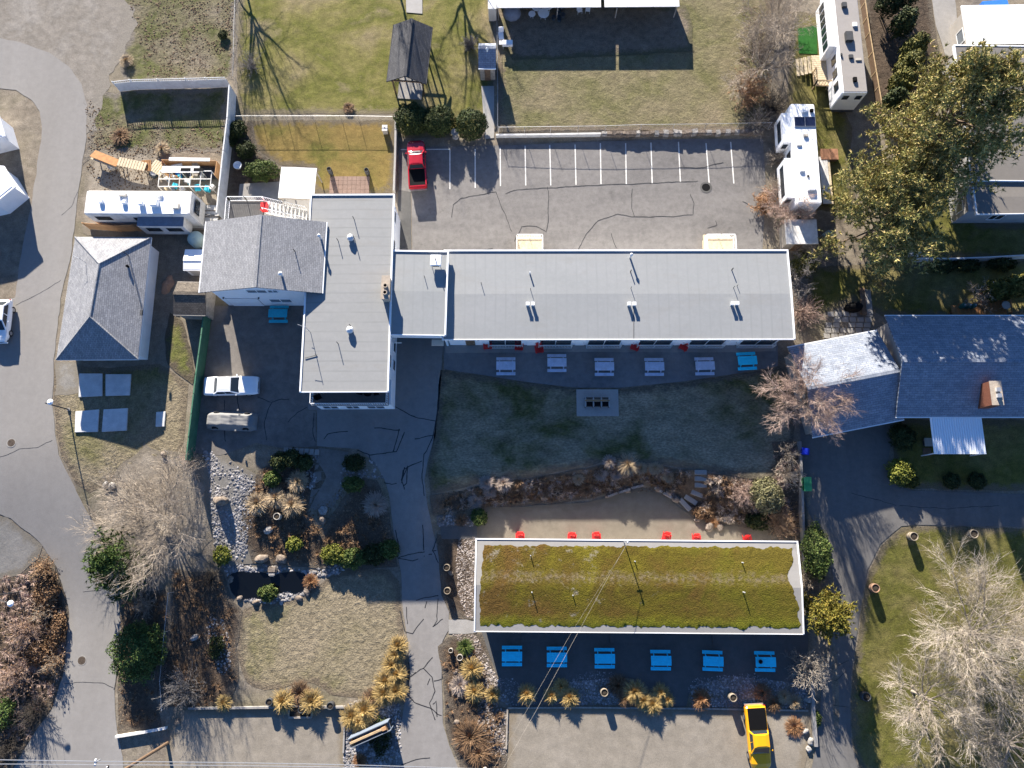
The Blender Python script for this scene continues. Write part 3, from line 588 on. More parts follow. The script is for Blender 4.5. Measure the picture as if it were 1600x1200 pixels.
def window_s(root, x0, x1, z0, z1, y, glass='glass', frame_m='white_paint', name='window'):
    """window in a south wall whose face is at y"""
    f = MB()
    for b in ((x0-.07,x1+.07,y-.05,y+.02,z1,z1+.07),(x0-.07,x1+.07,y-.07,y+.02,z0-.07,z0),(x0-.07,x0,y-.05,y+.02,z0,z1),(x1,x1+.07,y-.05,y+.02,z0,z1),((x0+x1)/2-.03,(x0+x1)/2+.03,y-.045,y+.02,z0,z1)): f.box(*b)
    w = f.build(name, frame_m, root); m = (x0+x1)/2
    part(w,'pane',glass,(x0,m-.03,y-.02,y+.015,z0,z1)); part(w,'pane',glass,(m+.03,x1,y-.02,y+.015,z0,z1)); return w
def window_e(root, y0, y1, z0, z1, x, glass='glass', s=1):
    f = MB(); a, b = (x-.02, x+.05) if s > 0 else (x-.05, x+.02)
    for q in ((a,b,y0-.07,y1+.07,z1,z1+.07),(a,b,y0-.07,y1+.07,z0-.07,z0),(a,b,y0-.07,y0,z0,z1),(a,b,y1,y1+.07,z0,z1)): f.box(*q)
    w = f.build('window', 'white_paint', root); part(w,'pane',glass,(min(x,x+.02*s),max(x,x+.02*s),y0,y1,z0,z1)); return w
def pipe(root, x, y, z, h, r=.06, mat='flue', cap=None):
    o = MB().bar((x,y,z-.05),(x,y,z+h),r,8).build('vent_pipe', mat, root)
    if cap: MB().lathe([(cap,0),(cap,.06),(cap*.35,.18),(.01,.2)],10,(x,y,z+h)).build('cap', mat, o)
    return o
def railing(root, pts, h=1.0, mat='white_paint', step=.16, z0=.08, name='railing', r=.025):
    """white railing along local 3-D points: rails, posts and balusters"""
    rails = MB(); bal = MB()
    for a, b in zip(pts[:-1], pts[1:]):
        a = Vector(a); b = Vector(b); up = Vector((0,0,1))
        rails.bar(a+up*h, b+up*h, r*1.6, 4); rails.bar(a+up*z0, b+up*z0, r*1.2, 4)
        for p in (a, b): rails.bar(p, p+up*(h+.05), r*1.9, 4)
        n = max(1, int((b-a).length/step))
        for i in range(1, n): q = a+(b-a)*(i/n); bal.bar(q+up*z0, q+up*h, r*.7, 4, cap=False)
    o = rails.build(name, mat, root); bal.build('balusters', mat, o); return o
def lx(fr, px, py, z):
    """pixel -> local coordinates of a frame, at height z"""
    a, rz, W, D = fr; d = P(px,py,z)-Vector((a.x,a.y,z)); c, s = math.cos(rz), math.sin(rz)
    return (d.x*c+d.y*s, -d.x*s+d.y*c)
def root_at(name, label, cat, fr, z=0.0):
    return thing(name, label, cat, (fr[0].x, fr[0].y, z), fr[1])
# --- long motel range
MZ = 4.4
fm = frame((693,530),(1240,529.5),(697,393),MZ); W, D = fm[2], fm[3]
mo = root_at('motel_building', 'long pale flat-roofed motel range with white fascia and row of roof vents', 'building', fm)
ym = lx(fm, 950, 459, MZ+.12)[1]
mr = shallow_roof(mo, W, D, MZ, MZ+.12, ym, 'roof_long')
wy = P(900,537.5,0).y-fm[0].y; ry = P(900,543.5,0).y-fm[0].y-.05; wy -= .12
part(mo,'wall','white_wall',(.25,W-.3,wy,D-.35,0,MZ-.17))
def rz_at(y, ze, zr, ymid, D): return ze+(zr-ze)*(y/ymid if y < ymid else (D-y)/(D-ymid))
for x0, x1 in ((763,816),(842,893.5),(917,970),(996,1049),(1075,1131),(1154,1210)):
    a = lx(fm, x0, 541, .6)[0]; b = lx(fm, x1, 541, .6)[0]
    w = window_s(mo, a+.1, b-.1, .12, 2.3, wy, 'glass')
    railing(mo, [(a,wy-.02,.0),(a,ry,.0),((a+b)/2,ry,0),(b,ry,.0),(b,wy-.02,0)], 1.05, step=.14, name='balcony_railing')
for i, px in enumerate((735,831,907,985,1063,1145)):
    a = lx(fm, px, 538, 1)[0]
    d = part(mo,'door','wood_brown' if i == 0 else 'white_paint',(a-.45,a+.45,wy-.05,wy+.02,.05,2.1)); part(d,'handle','brass',(a+.3,a+.36,wy-.1,wy-.05,1.0,1.12))
    k = MB().bar((a+.8,wy-.02,2.2),(a+.8,wy-.14,2.2),.07,8).build('wall_lamp','steel_dark',mo)
for px,py,h,r,cap in ((828,427,.5,.07,.0),(829,452,.4,.03,0),(985,402,.85,.09,.15),(985.5,424,.5,.05,0),(986,450,.45,.03,0),(1144,421,.5,.05,0),(1146.5,449,.45,.03,0),(1152,446,.3,.03,0),(752,443,.45,.03,0)):
    x, y = lx(fm, px, py, MZ+.2); pipe(mr, x, y, rz_at(y,MZ,MZ+.12,ym,D), h, r, 'flue' if cap or r > .06 else 'steel_dark', cap)
for px,py in ((824.5,474),(832.5,474),(983.5,474),(991.5,474),(1145.5,473),(1152.5,473)):
    x, y = lx(fm, px, py, MZ+.6); z = rz_at(y,MZ,MZ+.12,ym,D)
    v = part(mr,'roof_vent','flue',(x-.13,x+.13,y-.13,y+.13,z-.02,z+.42)); part(v,'hood','white_paint',(x-.16,x+.16,y-.16,y+.16,z+.42,z+.48))
x,_ = lx(fm, 992, 500, 5.1); MB().bar((x+.05,ym-1.0,MZ+.13),(x-.05,.1,MZ+.03),.022,5).build('cable','steel_dark',mr)
for cx, w2, ny in ((827.5,1.28,2.45),(1123,1.42,2.6)):   # rear landings
    x,_ = lx(fm, cx, 380, .8); y0 = D-.34; ny = P(cx,366,1.8).y-fm[0].y-y0-.02
    lp = part(mo,'landing','wood_pale',(x-w2,x+w2,y0,y0+ny,.0,.85))
    part(lp,'step','wood_pale',(x-w2+.1,x+w2-.1,y0+ny,y0+ny+.3,.0,.55)); part(lp,'step','wood_pale',(x-w2+.1,x+w2-.1,y0+ny+.3,y0+ny+.6,.0,.28))
    railing(lp, [(x-w2,y0,.85),(x-w2,y0+ny,.85),(x,y0+ny,.85),(x+w2,y0+ny,.85),(x+w2,y0,.85)], .95, step=.15)
    dd = part(mo,'door','white_paint',(x-.45,x+.45,D-.36,D-.3,.86,2.9))
# --- connecting block with carport
CZ = 5.1
fc = frame((595,522),(694.5,523.5),(600,393),CZ); Wc, Dc = fc[2], fc[3]
cb = root_at('carport_block', 'taller flat-roofed connecting block with tan chimney over the shaded carport', 'building', fc)
ymc = lx(fc, 650, 455, CZ+.08)[1]
cr = shallow_roof(cb, Wc, Dc, CZ, CZ+.08, ymc, 'roof_block')
part(cb,'wall','white_wall',(.1,Wc-.1,Dc-.3,Dc-.1,0,CZ-.17)); part(cb,'wall','white_wall',(.1,Wc-.1,.25,.5,3.0,CZ-.17)); part(cb,'wall','white_wall',(.02,.25,.5,Dc-.3,2.9,CZ-.17)); part(cb,'wall','white_wall',(Wc-.25,Wc-.02,.5,Dc-.3,0,CZ-.17))
part(cb,'ceiling','white_wall',(.25,Wc-.25,.5,Dc-.3,2.85,2.98)); part(cb,'post','white_paint',(Wc-.24,Wc-.04,.26,.48,0,3.0)); part(cb,'post','white_paint',(.28,.48,.26,.48,0,3.0))
part(cb,'door_hood','cream_wall',(Wc-1.45,Wc-.3,-.35,.24,2.45,2.55))
x, y = lx(fc, 602.5, 449, CZ+1.35)
ch = part(cb,'chimney','chimney_tan',(x-.33,x+.33,y-1.05,y+1.05,3.0,CZ+1.3)); part(ch,'coping','chimney_tan',(x-.4,x+.4,y-1.12,y+1.12,CZ+1.3,CZ+1.4))
for dy in (-.55,.1): 
    fl = MB().lathe([(.0,0),(.22,0),(.22,.25),(.15,.25),(.15,.1),(0,.1)],10,(x,y+dy,CZ+1.4)).build('flue','chimney_tan',ch); MB().lathe([(0,0),(.145,0),(.145,.01),(0,.01)],10,(x,y+dy,CZ+1.52)).build('flue_opening','black',fl)
x, y = lx(fc, 681, 407, CZ+.6)
un = part(cr,'vent_unit','white_paint',(x-.5,x+.5,y-.55,y+.5,CZ+.45,CZ+.8),bevel=.04); part(un,'louvre','steel_dark',(x-.3,x+.3,y-.58,y-.552,CZ+.5,CZ+.65))
for dx in (-.4,.4): MB().bar((x+dx,y-.4,CZ+.05),(x+dx,y-.4,CZ+.46),.03,5).build('leg','galv',un)
MB().bar((x,y,CZ+.8),(x,y,CZ+1.1),.05,6).build('mast','steel_dark',un)
pipe(cr, *lx(fc,663,432,CZ+.3), CZ+.06, .45, .03, 'steel_dark')
# --- two-storey wing with balcony
fw = frame((470.5,612),(605,611.5),(492,306),5.3); Ww, Dw = fw[2], fw[3]
wg = root_at('motel_wing', 'two-storey wing with ribbed pale roof and white-railed balcony at its south end', 'building', fw)
wr = shallow_roof(wg, Ww, Dw, 5.3, 5.36, Dw*.5, 'roof_wing')
part(wg,'wall','white_wall',(.15,Ww-.12,1.6,Dw-.2,0,5.14))
by = -.85
dk = part(wg,'balcony_floor','carpet_dark',(.35,Ww-.3,by,1.58,2.6,2.78)); part(wg,'lower_wall','white_wall',(.5,Ww-.12,by+.12,1.6,0,2.58))
railing(wg, [(.4,1.55,2.78),(.4,by+.05,2.78),(Ww*.28,by+.05,2.78),(Ww*.52,by+.05,2.78),(Ww*.78,by+.05,2.78),(Ww-.35,by+.05,2.78),(Ww-.35,1.55,2.78)], 1.0, step=.2, name='balcony_railing')
for a,b in ((1.2,2.6),(4.6,6.0)): window_s(wg, a, b, 3.0, 4.7, 1.6)
dd = part(wg,'door','wood_raw',(6.5,7.4,1.54,1.62,2.8,4.8)); part(dd,'handle','brass',(6.6,6.66,1.5,1.54,3.7,3.85))
for a,b in ((1.0,2.4),(3.2,4.4),(5.2,6.8)): window_s(wg, a, b, .7, 1.9, by+.12)
for y0 in (2.6,5.5,9.0): window_e(wg, y0, y0+1.2, 3.2, 4.5, Ww-.12)
for y0 in (2.8,4.6): window_e(wg, y0, y0+1.0, .8, 2.0, Ww-.12)
for y0 in (14.0,17.0): window_e(wg, y0, y0+1.2, 3.0, 4.4, Ww-.12)
lm = MB().bar((Ww-.12,5.2,2.6),(Ww+.75,5.2,2.6),.04,6).build('lamp_arm','white_paint',wg)
for px,py in ((548,372),(547,516)):
    x, y = lx(fw, px, py, 5.5); MB().lathe([(.26,0),(.26,.2),(.34,.24),(.3,.42),(.1,.55),(.01,.56)],12,(x,y,5.34)).build('roof_turbine','flue',wr)
for px,py,h in ((552.5,341,.7),(553,371,.8),(527.5,375,.65),(527.5,536,.7),(546,507,.35)): pipe(wr, *lx(fw,px,py,5.6), 5.34, h, .035, 'steel_dark')
x, y = lx(fw, 484, 518, 5.6)
an = MB().bar((x,y,5.3),(x,y,7.1),.03,6).bar((x,y,7.0),(x-.7,y+.25,7.05),.018,5).bar((x,y,5.9),(x-.25,y+.1,5.9),.018,5).build('antenna_mast','galv',wr)
x, y = lx(fw, 492, 556, 5.4)
MB().bar((x-.9,y-.2,5.38),(x+.2,y+.1,5.38),.03,5).bar((x+.1,y+.1,5.34),(x+.1,y+.1,5.75),.025,5).build('antenna_bracket','steel_dark',wr)
# balcony furniture
def wloc(fr, x, y, z):
    c, s = math.cos(fr[1]), math.sin(fr[1]); return Vector((fr[0].x+x*c-y*s, fr[0].y+x*s+y*c, z))
def patio_chair(loc, rz, label, mat='black', group=None):
    t = thing('patio_chair', label, 'chair', loc, rz, group)
    part(t,'seat',mat,(-.25,.25,-.25,.25,.40,.44)); MB().cbox((0,.27,.68),.5,.04,.55,0,R(-12)).build('backrest',mat,t)
    for sx in (-.23,.23):
        for sy in (-.22,.24): MB().bar((sx,sy,0),(sx,sy,.42),.015,5).build('leg',mat,t)
        part(t,'armrest',mat,(sx-.02,sx+.02,-.2,.26,.6,.63))
    return t
def round_table(loc, r, h, label, mat, legm=None, name='round_table', group=None):
    t = thing(name, label, 'table', loc, 0, group); MB().lathe([(0,0),(r*.98,0),(r,.015),(r,.035),(r*.98,.05),(0,.05)],22,(0,0,h-.05)).build('table_top',mat,t)
    for k in range(4):
        a = k*math.pi/2+.6; MB().bar((r*.6*math.cos(a),r*.6*math.sin(a),0),(r*.35*math.cos(a),r*.35*math.sin(a),h-.04),.022,5).build('leg',legm or mat,t)
    return t
round_table(wloc(fw,5.6,.3,2.78), .42, .72, 'small black table on the white-railed balcony of the wing', 'black')
patio_chair(wloc(fw,4.85,.35,2.78), R(80), 'black chair left of the small table on the balcony', 'black')
patio_chair(wloc(fw,6.35,.3,2.78), R(-85), 'black chair right of the small table on the balcony', 'black')
patio_chair(wloc(fw,1.0,-.1,2.78), R(120), 'black chair alone in the west corner of the balcony', 'black')
# --- shingled house behind the wing
fh = frame((311.5,457),(503,458),(316,346),5.6); Wh, Dh = fh[2], fh[3]
hs = root_at('shingled_house', 'two-storey white house with grey shingled gable roof beside the wing', 'house', fh)
hr = gable_roof(hs, Wh, Dh, 5.6, 7.15, 'y', 'shingle_house', inset=.55)
part(hs,'wall','white_wall',(.55,Wh-.55,.55,Dh-.55,0,5.42))
wyh = .55
for px0,px1,py,z0,z1 in ((386,416,455,4.1,4.8),(419,433,454,4.2,4.8),(422,455,471,1.2,2.1)):
    a = lx(fh,px0,py,(z0+z1)/2)[0]; b = lx(fh,px1,py,(z0+z1)/2)[0]; window_s(hs, a, b, z0, z1, wyh, 'glass_grey')
a = lx(fh,358,474,1.2)[0]; b = lx(fh,408,474,1.2)[0]
gd = part(hs,'garage_door','skirt',(a,b,wyh-.05,wyh+.02,.02,2.3))
for k in range(4): part(gd,'panel','white_paint',(a+.06,b-.06,wyh-.075,wyh-.048,.08+k*.56,.56+k*.56))
for px in (350,405,482): 
    x = lx(fh,px,470,2.4)[0]; MB().bar((x,wyh,2.6),(x,wyh-.16,2.6),.08,8).build('wall_lamp','steel_dark',hs)
c = Wh/2
for px,py,h,r,cap in ((499,369,.75,.1,.16),(442,432,.5,.11,.2),(461,393,.6,.04,.0)):
    x, y = lx(fh,px,py,6.3); z = 5.6+(7.15-5.6)*(Wh-x)/c; o = pipe(hr, x, y, z, h, r, 'flue' if cap else 'steel_dark', cap)
part(hs,'soffit_vent','white_paint',(Wh*.62,Wh*.95,Dh-.4,Dh-.2,5.2,5.3))
# porch deck and stair behind the house
fp = (P(357,345,2.6), 0.0, 0, 0)
pd = thing('porch_deck', 'dark deck platform with white railing behind the shingled house', 'deck', fp[0]*1.0)
pd.location.z = 0
x1 = P(411,345,2.6).x-fp[0].x; y1 = P(380,314,2.6).y-fp[0].y
part(pd,'platform','carpet_dark',(0,x1,-2.0,y1,2.45,2.6))
for x in (.1,x1/2,x1-.1): MB().bar((x,y1-.1,0),(x,y1-.1,2.45),.06,6).build('post','white_paint',pd)
railing(pd, [(0,-1.0,2.6),(0,y1,2.6),(x1*.5,y1,2.6),(x1,y1,2.6)], .95, step=.2)
st = thing('porch_stair', 'white-railed stair running down from the dark porch deck', 'stairs', P(418,322,0))
s0 = P(414,322,2.6); s1 = P(480,338,0.0); dvec = s1-s0; dvec.z = 0; L = dvec.length; ang = math.atan2(dvec.y, dvec.x)
st.location = (s0.x, s0.y, 0); st.rotation_euler = (0,0,ang)
for k in range(11): part(st,'tread','white_worn',(k*L/11,(k+1)*L/11+.04,-.55,.55,2.5-k*.235-.06,2.5-k*.235))
for sy in (-.58,.58):
    railing(st, [(0,sy,2.5),(L*.5,sy,1.3),(L,sy,.1)], .95, step=.22); MB().loft([[(0,sy-.03,2.15),(0,sy+.03,2.15),(0,sy+.03,2.5),(0,sy-.03,2.5)],[(L,sy-.03,-.05),(L,sy+.03,-.05),(L,sy+.03,.2),(L,sy-.03,.2)]]).build('stringer','white_paint',st)
part(st,'landing','white_worn',(-1.0,0,-.6,.6,2.45,2.56))
# --- hip-roofed garage
GZ = 2.45; GR_ = 4.3
fg = frame((88,562),(215.5,561),(117.5,370.5),GZ); Wg, Dg = fg[2], fg[3]
Wg2 = (P(215.5,561,2.7)-P(88,562,2.7)).length
ga = root_at('hip_roof_garage', 'white garage with grey shingled hip roof between road and yard', 'garage', fg)
# sides follow the ground plan exactly
def loc2(fr, px, py, z): 
    x, y = lx(fr, px, py, z); return Vector((x, y, z))
q = [loc2(fg,88,562,GZ),loc2(fg,215.5,561,GZ),loc2(fg,236,371,GZ),loc2(fg,117.5,370.5,GZ)]
rS = loc2(fg,140.5,495,GR_); rN = loc2(fg,155,412,GR_)
slopes = [[q[0],q[1],rS],[q[1],q[2],rN,rS],[q[2],q[3],rN],[q[3],q[0],rS,rN]]
rr = MB()
for s_ in slopes: rr.slab(s_, .12)
gro = rr.build('roof','shingle_hip',ga)
for a,b in ((q[0],rS),(q[1],rS),(q[2],rN),(q[3],rN),(rS,rN)): MB().bar(a+Vector((0,0,.0)),b+Vector((0,0,.0)),.09,6).build('hip_cap','shingle_hip',gro)
cen = (q[0]+q[1]+q[2]+q[3])/4; ins = [p+(cen-p).normalized()*.62 for p in q]
wl = MB(); wl.prism([(p.x,p.y) for p in ins], 0, GZ-.08); wl.build('wall','white_wall',ga)
for i in range(4):
    a, b = q[i], q[(i+1)%4]; MB().bar(a-Vector((0,0,.1)),b-Vector((0,0,.1)),.06,4).build('gutter','white_paint',gro)
for px,py,h in ((199,398,1.3),(198,415,.35)):
    p_ = loc2(fg,px,py,3.5); pipe(gro, p_.x, p_.y, 3.05, h, .035 if h > 1 else .1, 'steel_dark' if h>1 else 'black', .0 if h > 1 else .14)
pm = loc2(fg,127,406,4.2); MB().bar((pm.x,pm.y,3.0),(pm.x,pm.y,4.6),.025,5).bar((pm.x,pm.y,4.5),(pm.x-.6,pm.y+.3,4.55),.018,5).build('antenna_mast','galv',gro)
pa = loc2(fg,199,398,4.4); pb2 = loc2(fg,222,485,2.75); MB().bar(pa,pb2,.02,4).build('service_cable','steel_dark',gro)
part(gro,'junction_box','steel_dark',(pb2.x-.1,pb2.x+.1,pb2.y-.5,pb2.y,2.75,2.9))
gdw = part(ga,'garage_door','skirt',(ins[0].x+.8,ins[1].x-.8,ins[0].y-.06,ins[0].y-.003,.02,2.2))
# --- mossy low building
zb = -1.6; fo = frame((742.5,986),(1254.5,990.5),(745,843),zb+2.75); Wo, Do = fo[2], fo[3]
mb_ = root_at('mossy_motel_building', 'long low building with moss-covered roof edged in white fascia', 'building', fo, zb)
ymo = Do*.5
orf = shallow_roof(mb_, Wo, Do, 2.75, 3.1, ymo, 'roof_bare', par=.06, pw=.12)
part(mb_,'wall','white_wall',(.5,Wo-.5,.9,Do-.9,0,2.58))
# the moss itself: a ragged mat lying on the roof
rnd = random.Random(4)
def moss_mat():
    n = 0; pts = []
    def jit(t, s): return (mnoise.noise(Vector((t*.9,s,1)))*.35+mnoise.noise(Vector((t*3,s,2)))*.2+mnoise.noise(Vector((t*8,s,3)))*.08)
    x = .45
    while x < Wo-.35: pts.append((x, .5+jit(x,1)*1.0)); x += .16
    y = .8
    while y < Do-.6: pts.append((Wo-.25+min(.12,jit(y,7)*.9)-(.8*sstep(1-abs(y-Do*.6)/(Do*.35))), y)); y += .16
    x = Wo-.45
    while x > .7: pts.append((x, Do-.5+min(.3,jit(x,13)*.8))); x -= .16
    y = Do-.9
    while y > .9: pts.append((.4+.25*max(0,(y-Do*.55)/(Do*.4))+jit(y,21)*.7, y)); y -= .16
    A = np.array(pts)
    gx, gy = np.meshgrid(np.arange(.3,Wo,.3), np.arange(.3,Do,.3)); ins_ = inside_np(gx,gy,pts)
    # a bare patch below the mast
    bare = (np.hypot((gx-Wo*.465)*.8, (gy-Do+.2)) < 1.25)
    P2 = np.stack([gx[ins_&~bare],gy[ins_&~bare]],1)
    vs_ = [Vector(p) for p in pts]+[Vector(p) for p in P2]
    k = len(pts); v,e,f,ov,oe,of = delaunay_2d_cdt(vs_, [(i,(i+1)%k) for i in range(k)], [], 1, 1e-5)
    vv = np.array([(p.x,p.y) for p in v]); lim = np.array([(not s) or min(s) < k for s in ov])
    z = 2.75+.35*np.where(vv[:,1] < ymo, vv[:,1]/ymo, (Do-vv[:,1])/(Do-ymo))
    nz = np.array([mnoise.noise(Vector((a*1.3,b*1.3,3)))*.5+mnoise.noise(Vector((a*3.1,b*3.1,9)))*.5 for a,b in vv])
    z = z+np.where(lim, .012, .045+.03*nz)
    f = [q_ if (vv[q_[1]][0]-vv[q_[0]][0])*(vv[q_[2]][1]-vv[q_[0]][1])-(vv[q_[1]][1]-vv[q_[0]][1])*(vv[q_[2]][0]-vv[q_[0]][0]) > 0 else q_[::-1] for q_ in map(list,f)]
    o = npmesh('moss_layer', np.column_stack([vv,z]), np.array(f), 'moss', orf, True); o['kind'] = 'stuff'
moss_mat()
for px,py,h in ((829,868,.5),(831,925,.55),(1160,879,.45),(1161,925,.6),(992,877,.4),(895,930,.3)):
    x, y = lx(fo,px,py,zb+3.1); z = rz_at(y,2.75,3.1,ymo,Do); pipe(orf, x, y, z, h, .045, 'flue')
x, y = lx(fo,976,847,zb+3.2)
ms = MB().bar((x,y,2.7),(x,y,4.9),.045,8).bar((x-.25,y,4.7),(x+.25,y,4.7),.03,5).build('service_mast','galv',orf); MB().lathe([(.05,0),(.1,.03),(.1,.12),(.02,.16)],8,(x,y,4.9)).build('weatherhead','galv',ms)
for px in (800,880,965,1040,1120,1200): window_s(mb_, lx(fo,px-14,988,0)[0], lx(fo,px+14,988,0)[0], .8, 2.0, .9)
for px in (840,925,1000,1080,1160):
    x = lx(fo,px,988,0)[0]; d = part(mb_,'door','white_paint',(x-.45,x+.45,.84,.92,.02,2.05)); part(d,'handle','brass',(x+.3,x+.35,.78,.84,1.0,1.1))
for px0,px1 in ((815,861),(957,1025),(1120,1190)): # entrance slabs
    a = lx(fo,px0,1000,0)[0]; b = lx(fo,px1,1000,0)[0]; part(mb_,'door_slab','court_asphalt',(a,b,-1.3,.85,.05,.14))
# --- neighbour's house on the right
fr_ = frame((1400,651),(1700,651),(1378.5,493.5),2.9); Wr, Dr = fr_[2], fr_[3]
nh = root_at('neighbour_house', 'bungalow with blue-grey shingled gable roof and brick chimney at right edge', 'house', fr_)
nr = gable_roof(nh, Wr, Dr, 2.9, 5.0, 'x', 'shingle_blue', inset=.5, gable='wall_tan')
part(nh,'wall','wall_tan',(.5,Wr-.5,.5,Dr-.5,0,2.72))
x, y = lx(fr_,1556,613,5.2)
ck = part(nh,'chimney','brick_red',(x-.5,x+.5,y-1.15,y+1.0,2.5,5.25)); part(ck,'crown','chimney_tan',(x-.53,x+.53,y-1.18,y+1.03,5.25,5.31))
for dy in (-.35,.2): fl = part(ck,'flue','flue',(x-.1,x+.22,y+dy-.16,y+dy+.16,5.31,5.55)); part(fl,'cap','galv',(x-.12,x+.24,y+dy-.18,y+dy+.18,5.55,5.59))
for px in (1420,1450,1570): 
    a = lx(fr_,px,655,1.5)[0]; window_s(nh, a, a+1.6, .9, 2.1, .5)
aw = thing('patio_awning', 'white corrugated awning roof on posts against the neighbour house', 'awning', (0,0,0))
p0 = P(1453,651,2.8); p1 = P(1534,651,2.8); p2 = P(1542,709.5,2.35); p3 = P(1460,709.5,2.35)
aw.location = (p3.x, p3.y, 0); mbw = MB(); n = 22; vv = []
for i in range(n*2+1):
    t = i/(n*2); z = .06*(1 if i%2 else -1); a = p3+(p2-p3)*t; b = p0+(p1-p0)*t
    vv += [(a.x-p3.x,a.y-p3.y,a.z+z),(b.x-p3.x,b.y-p3.y,b.z+z)]
mbw.add(vv, [(2*i,2*i+2,2*i+3,2*i+1) for i in range(n*2)]); mbw.build('corrugated_sheet','awning_plastic',aw)
for p in (p3,p2): MB().bar((p.x-p3.x+(.1 if p is p3 else -.1),0.08,0),(p.x-p3.x+(.1 if p is p3 else -.1),.08,2.3),.05,6).build('post','white_paint',aw)
MB().bar((0,.05,2.27),(p2.x-p3.x,.05,2.27),.05,4).build('beam','white_paint',aw)
fgw = frame((1270,683),(1413,655),(1242,541),2.5); Wq, Dq = fgw[2], fgw[3]
ng = root_at('neighbour_garage', 'shingled garage set askew against the neighbour bungalow behind the bare tree', 'garage', fgw)
gable_roof(ng, Wq, Dq, 2.5, 4.2, 'x', 'shingle_blue', inset=.45, gable='wood_grey'); part(ng,'wall','wood_grey',(.45,Wq-.8,.45,Dq-.45,0,2.32))
gdo = part(ng,'garage_door','skirt',(.9,Wq-2.6,.39,.447,.02,2.2))
for k in range(4): part(gdo,'panel','white_worn',(.98,Wq-2.68,.36,.388,.06+k*.54,.54+k*.54))
# --- flat-roofed house at top right behind the pine
fz = frame((1518,281),(1700,283),(1499,72),3.2); Wz, Dz = fz[2], fz[3]
zh = root_at('flat_roof_house', 'house with grey gravel flat roof and white edge behind the large pine', 'house', fz)
shallow_roof(zh, Wz, Dz, 3.2, 3.28, Dz/2, 'roof_gravel', par=.05); part(zh,'wall','wall_grey',(.4,Wz-.4,.3,Dz-.4,0,3.04))
fz2 = frame((1527,334),(1700,332),(1521,283),3.0); 
za = root_at('flat_roof_annex', 'grey-walled annex with gravel roof and white gutter below the flat-roofed house', 'building', fz2)
shallow_roof(za, fz2[2], fz2[3], 3.0, 3.05, fz2[3]/2, 'roof_gravel', par=.04); part(za,'wall','wall_grey',(-.7,fz2[2]-.4,.35,fz2[3]-.2,0,2.84))
window_s(za, 2.3, 3.6, .9, 1.9, .35); window_e(za, .9, 2.2, 1.0, 2.1, -.7, 'glass_grey', -1)
fz3 = frame((1511,69),(1700,66),(1496,9),3.0)
zw = root_at('white_roof_carport', 'blown-out white flat roof at the top right corner above the pine', 'carport', fz3)
part(zw,'roof','roof_white',(0,fz3[2],0,fz3[3],2.9,3.05)); part(zw,'wall','wall_tan',(.5,fz3[2]-.3,.5,fz3[3]-.3,0,2.88)); window_e(zw, 1.2, 2.6, 1.0, 2.0, .5, 'glass_grey', -1)
ft = frame((1548,8),(1600,4),(1546,-10),2.6)
bt = root_at('blue_tarp_stack', 'blue tarp covered stack at the very top right corner', 'tarp', ft); part(bt,'tarp','tarp_blue',(0,ft[2]*.8,0,ft[3],0,1.6),bevel=.12); part(bt,'base','wood_grey',(-.1,ft[2]*.8+.1,-.1,ft[3]+.1,0,.15))
# --- picnic shelter
fs = frame((605,127),(665,131),(610.5,38),2.5); Ws, Ds = fs[2], fs[3]
sh = root_at('picnic_shelter', 'open timber picnic shelter with dark grey gable roof on the upper lawn', 'shelter', fs)
gable_roof(sh, Ws, Ds, 2.5, 3.6, 'y', 'shingle_dark', trim='shingle_dark', walls=False)
for x in (.45,Ws-.45):
    for y in (.35,Ds*.36,Ds*.66,Ds-.35): MB().cbox((x,y,1.2),.14,.14,2.4).build('post','wood_brown',sh)
    part(sh,'beam','wood_brown',(x-.08,x+.08,.1,Ds-.1,2.28,2.42))
for y in (.3,Ds-.3): part(sh,'tie_beam','wood_brown',(.4,Ws-.4,y-.06,y+.06,2.2,2.34))
part(sh,'floor_slab','concrete',(.7,Ws-.7,-.3,Ds-.3,.03,.1))
# --- small shed by the lawn fence
fd = frame((747.5,106),(775,106),(748.5,69),2.3); Wd, Dd = fd[2], fd[3]
sd = root_at('garden_shed', 'small square shed with two-slope blue-grey roof beside the upper field fence', 'shed', fd)
gable_roof(sd, Wd, Dd, 2.3, 3.0, 'x', 'shingle_blue', inset=.12, gable='wood_grey', shift=.5); part(sd,'wall','wood_grey',(.12,Wd-.12,.12,Dd-.12,0,2.14))
dd = part(sd,'door','wood_brown',(.6,Wd-.6,.06,.118,.05,1.9)); part(dd,'handle','steel_dark',(.7,.76,.02,.06,.9,1.05)); pipe(sd, Wd*.5, Dd*.55, 2.9, .3, .1, 'flue', .16)
# --- storage roof shed beside the green fence, boxes by the house
fk = frame((271,491),(321,492),(277,441),2.2)
bs = root_at('weathered_shed', 'small weathered brown-shingled shed beside the green fence top', 'shed', fk)
gable_roof(bs, fk[2], fk[3], 2.2, 2.75, 'x', 'shingle_brown', inset=.15, trim='wood_grey', gable='wood_grey', shift=.35); part(bs,'wall','wood_grey',(.15,fk[2]-.15,.15,fk[3]-.15,0,2.04))
fb = frame((286,421),(330,421),(287,391),1.9)
wb = root_at('storage_locker', 'white boxy storage locker standing against the shingled house', 'locker', fb)
gable_roof(wb, fb[2], fb[3], 1.9, 2.05, 'x', 'white_paint', inset=.05, gable='white_wall'); part(wb,'wall','white_wall',(.05,fb[2]-.05,.05,fb[3]-.05,0,1.75)); part(wb,'door','skirt',(.4,1.3,.0,.047,.05,1.6))
p = G(311,378); tk = thing('storage_tank', 'pale green rounded tank between trailer and shingled house', 'tank', p)
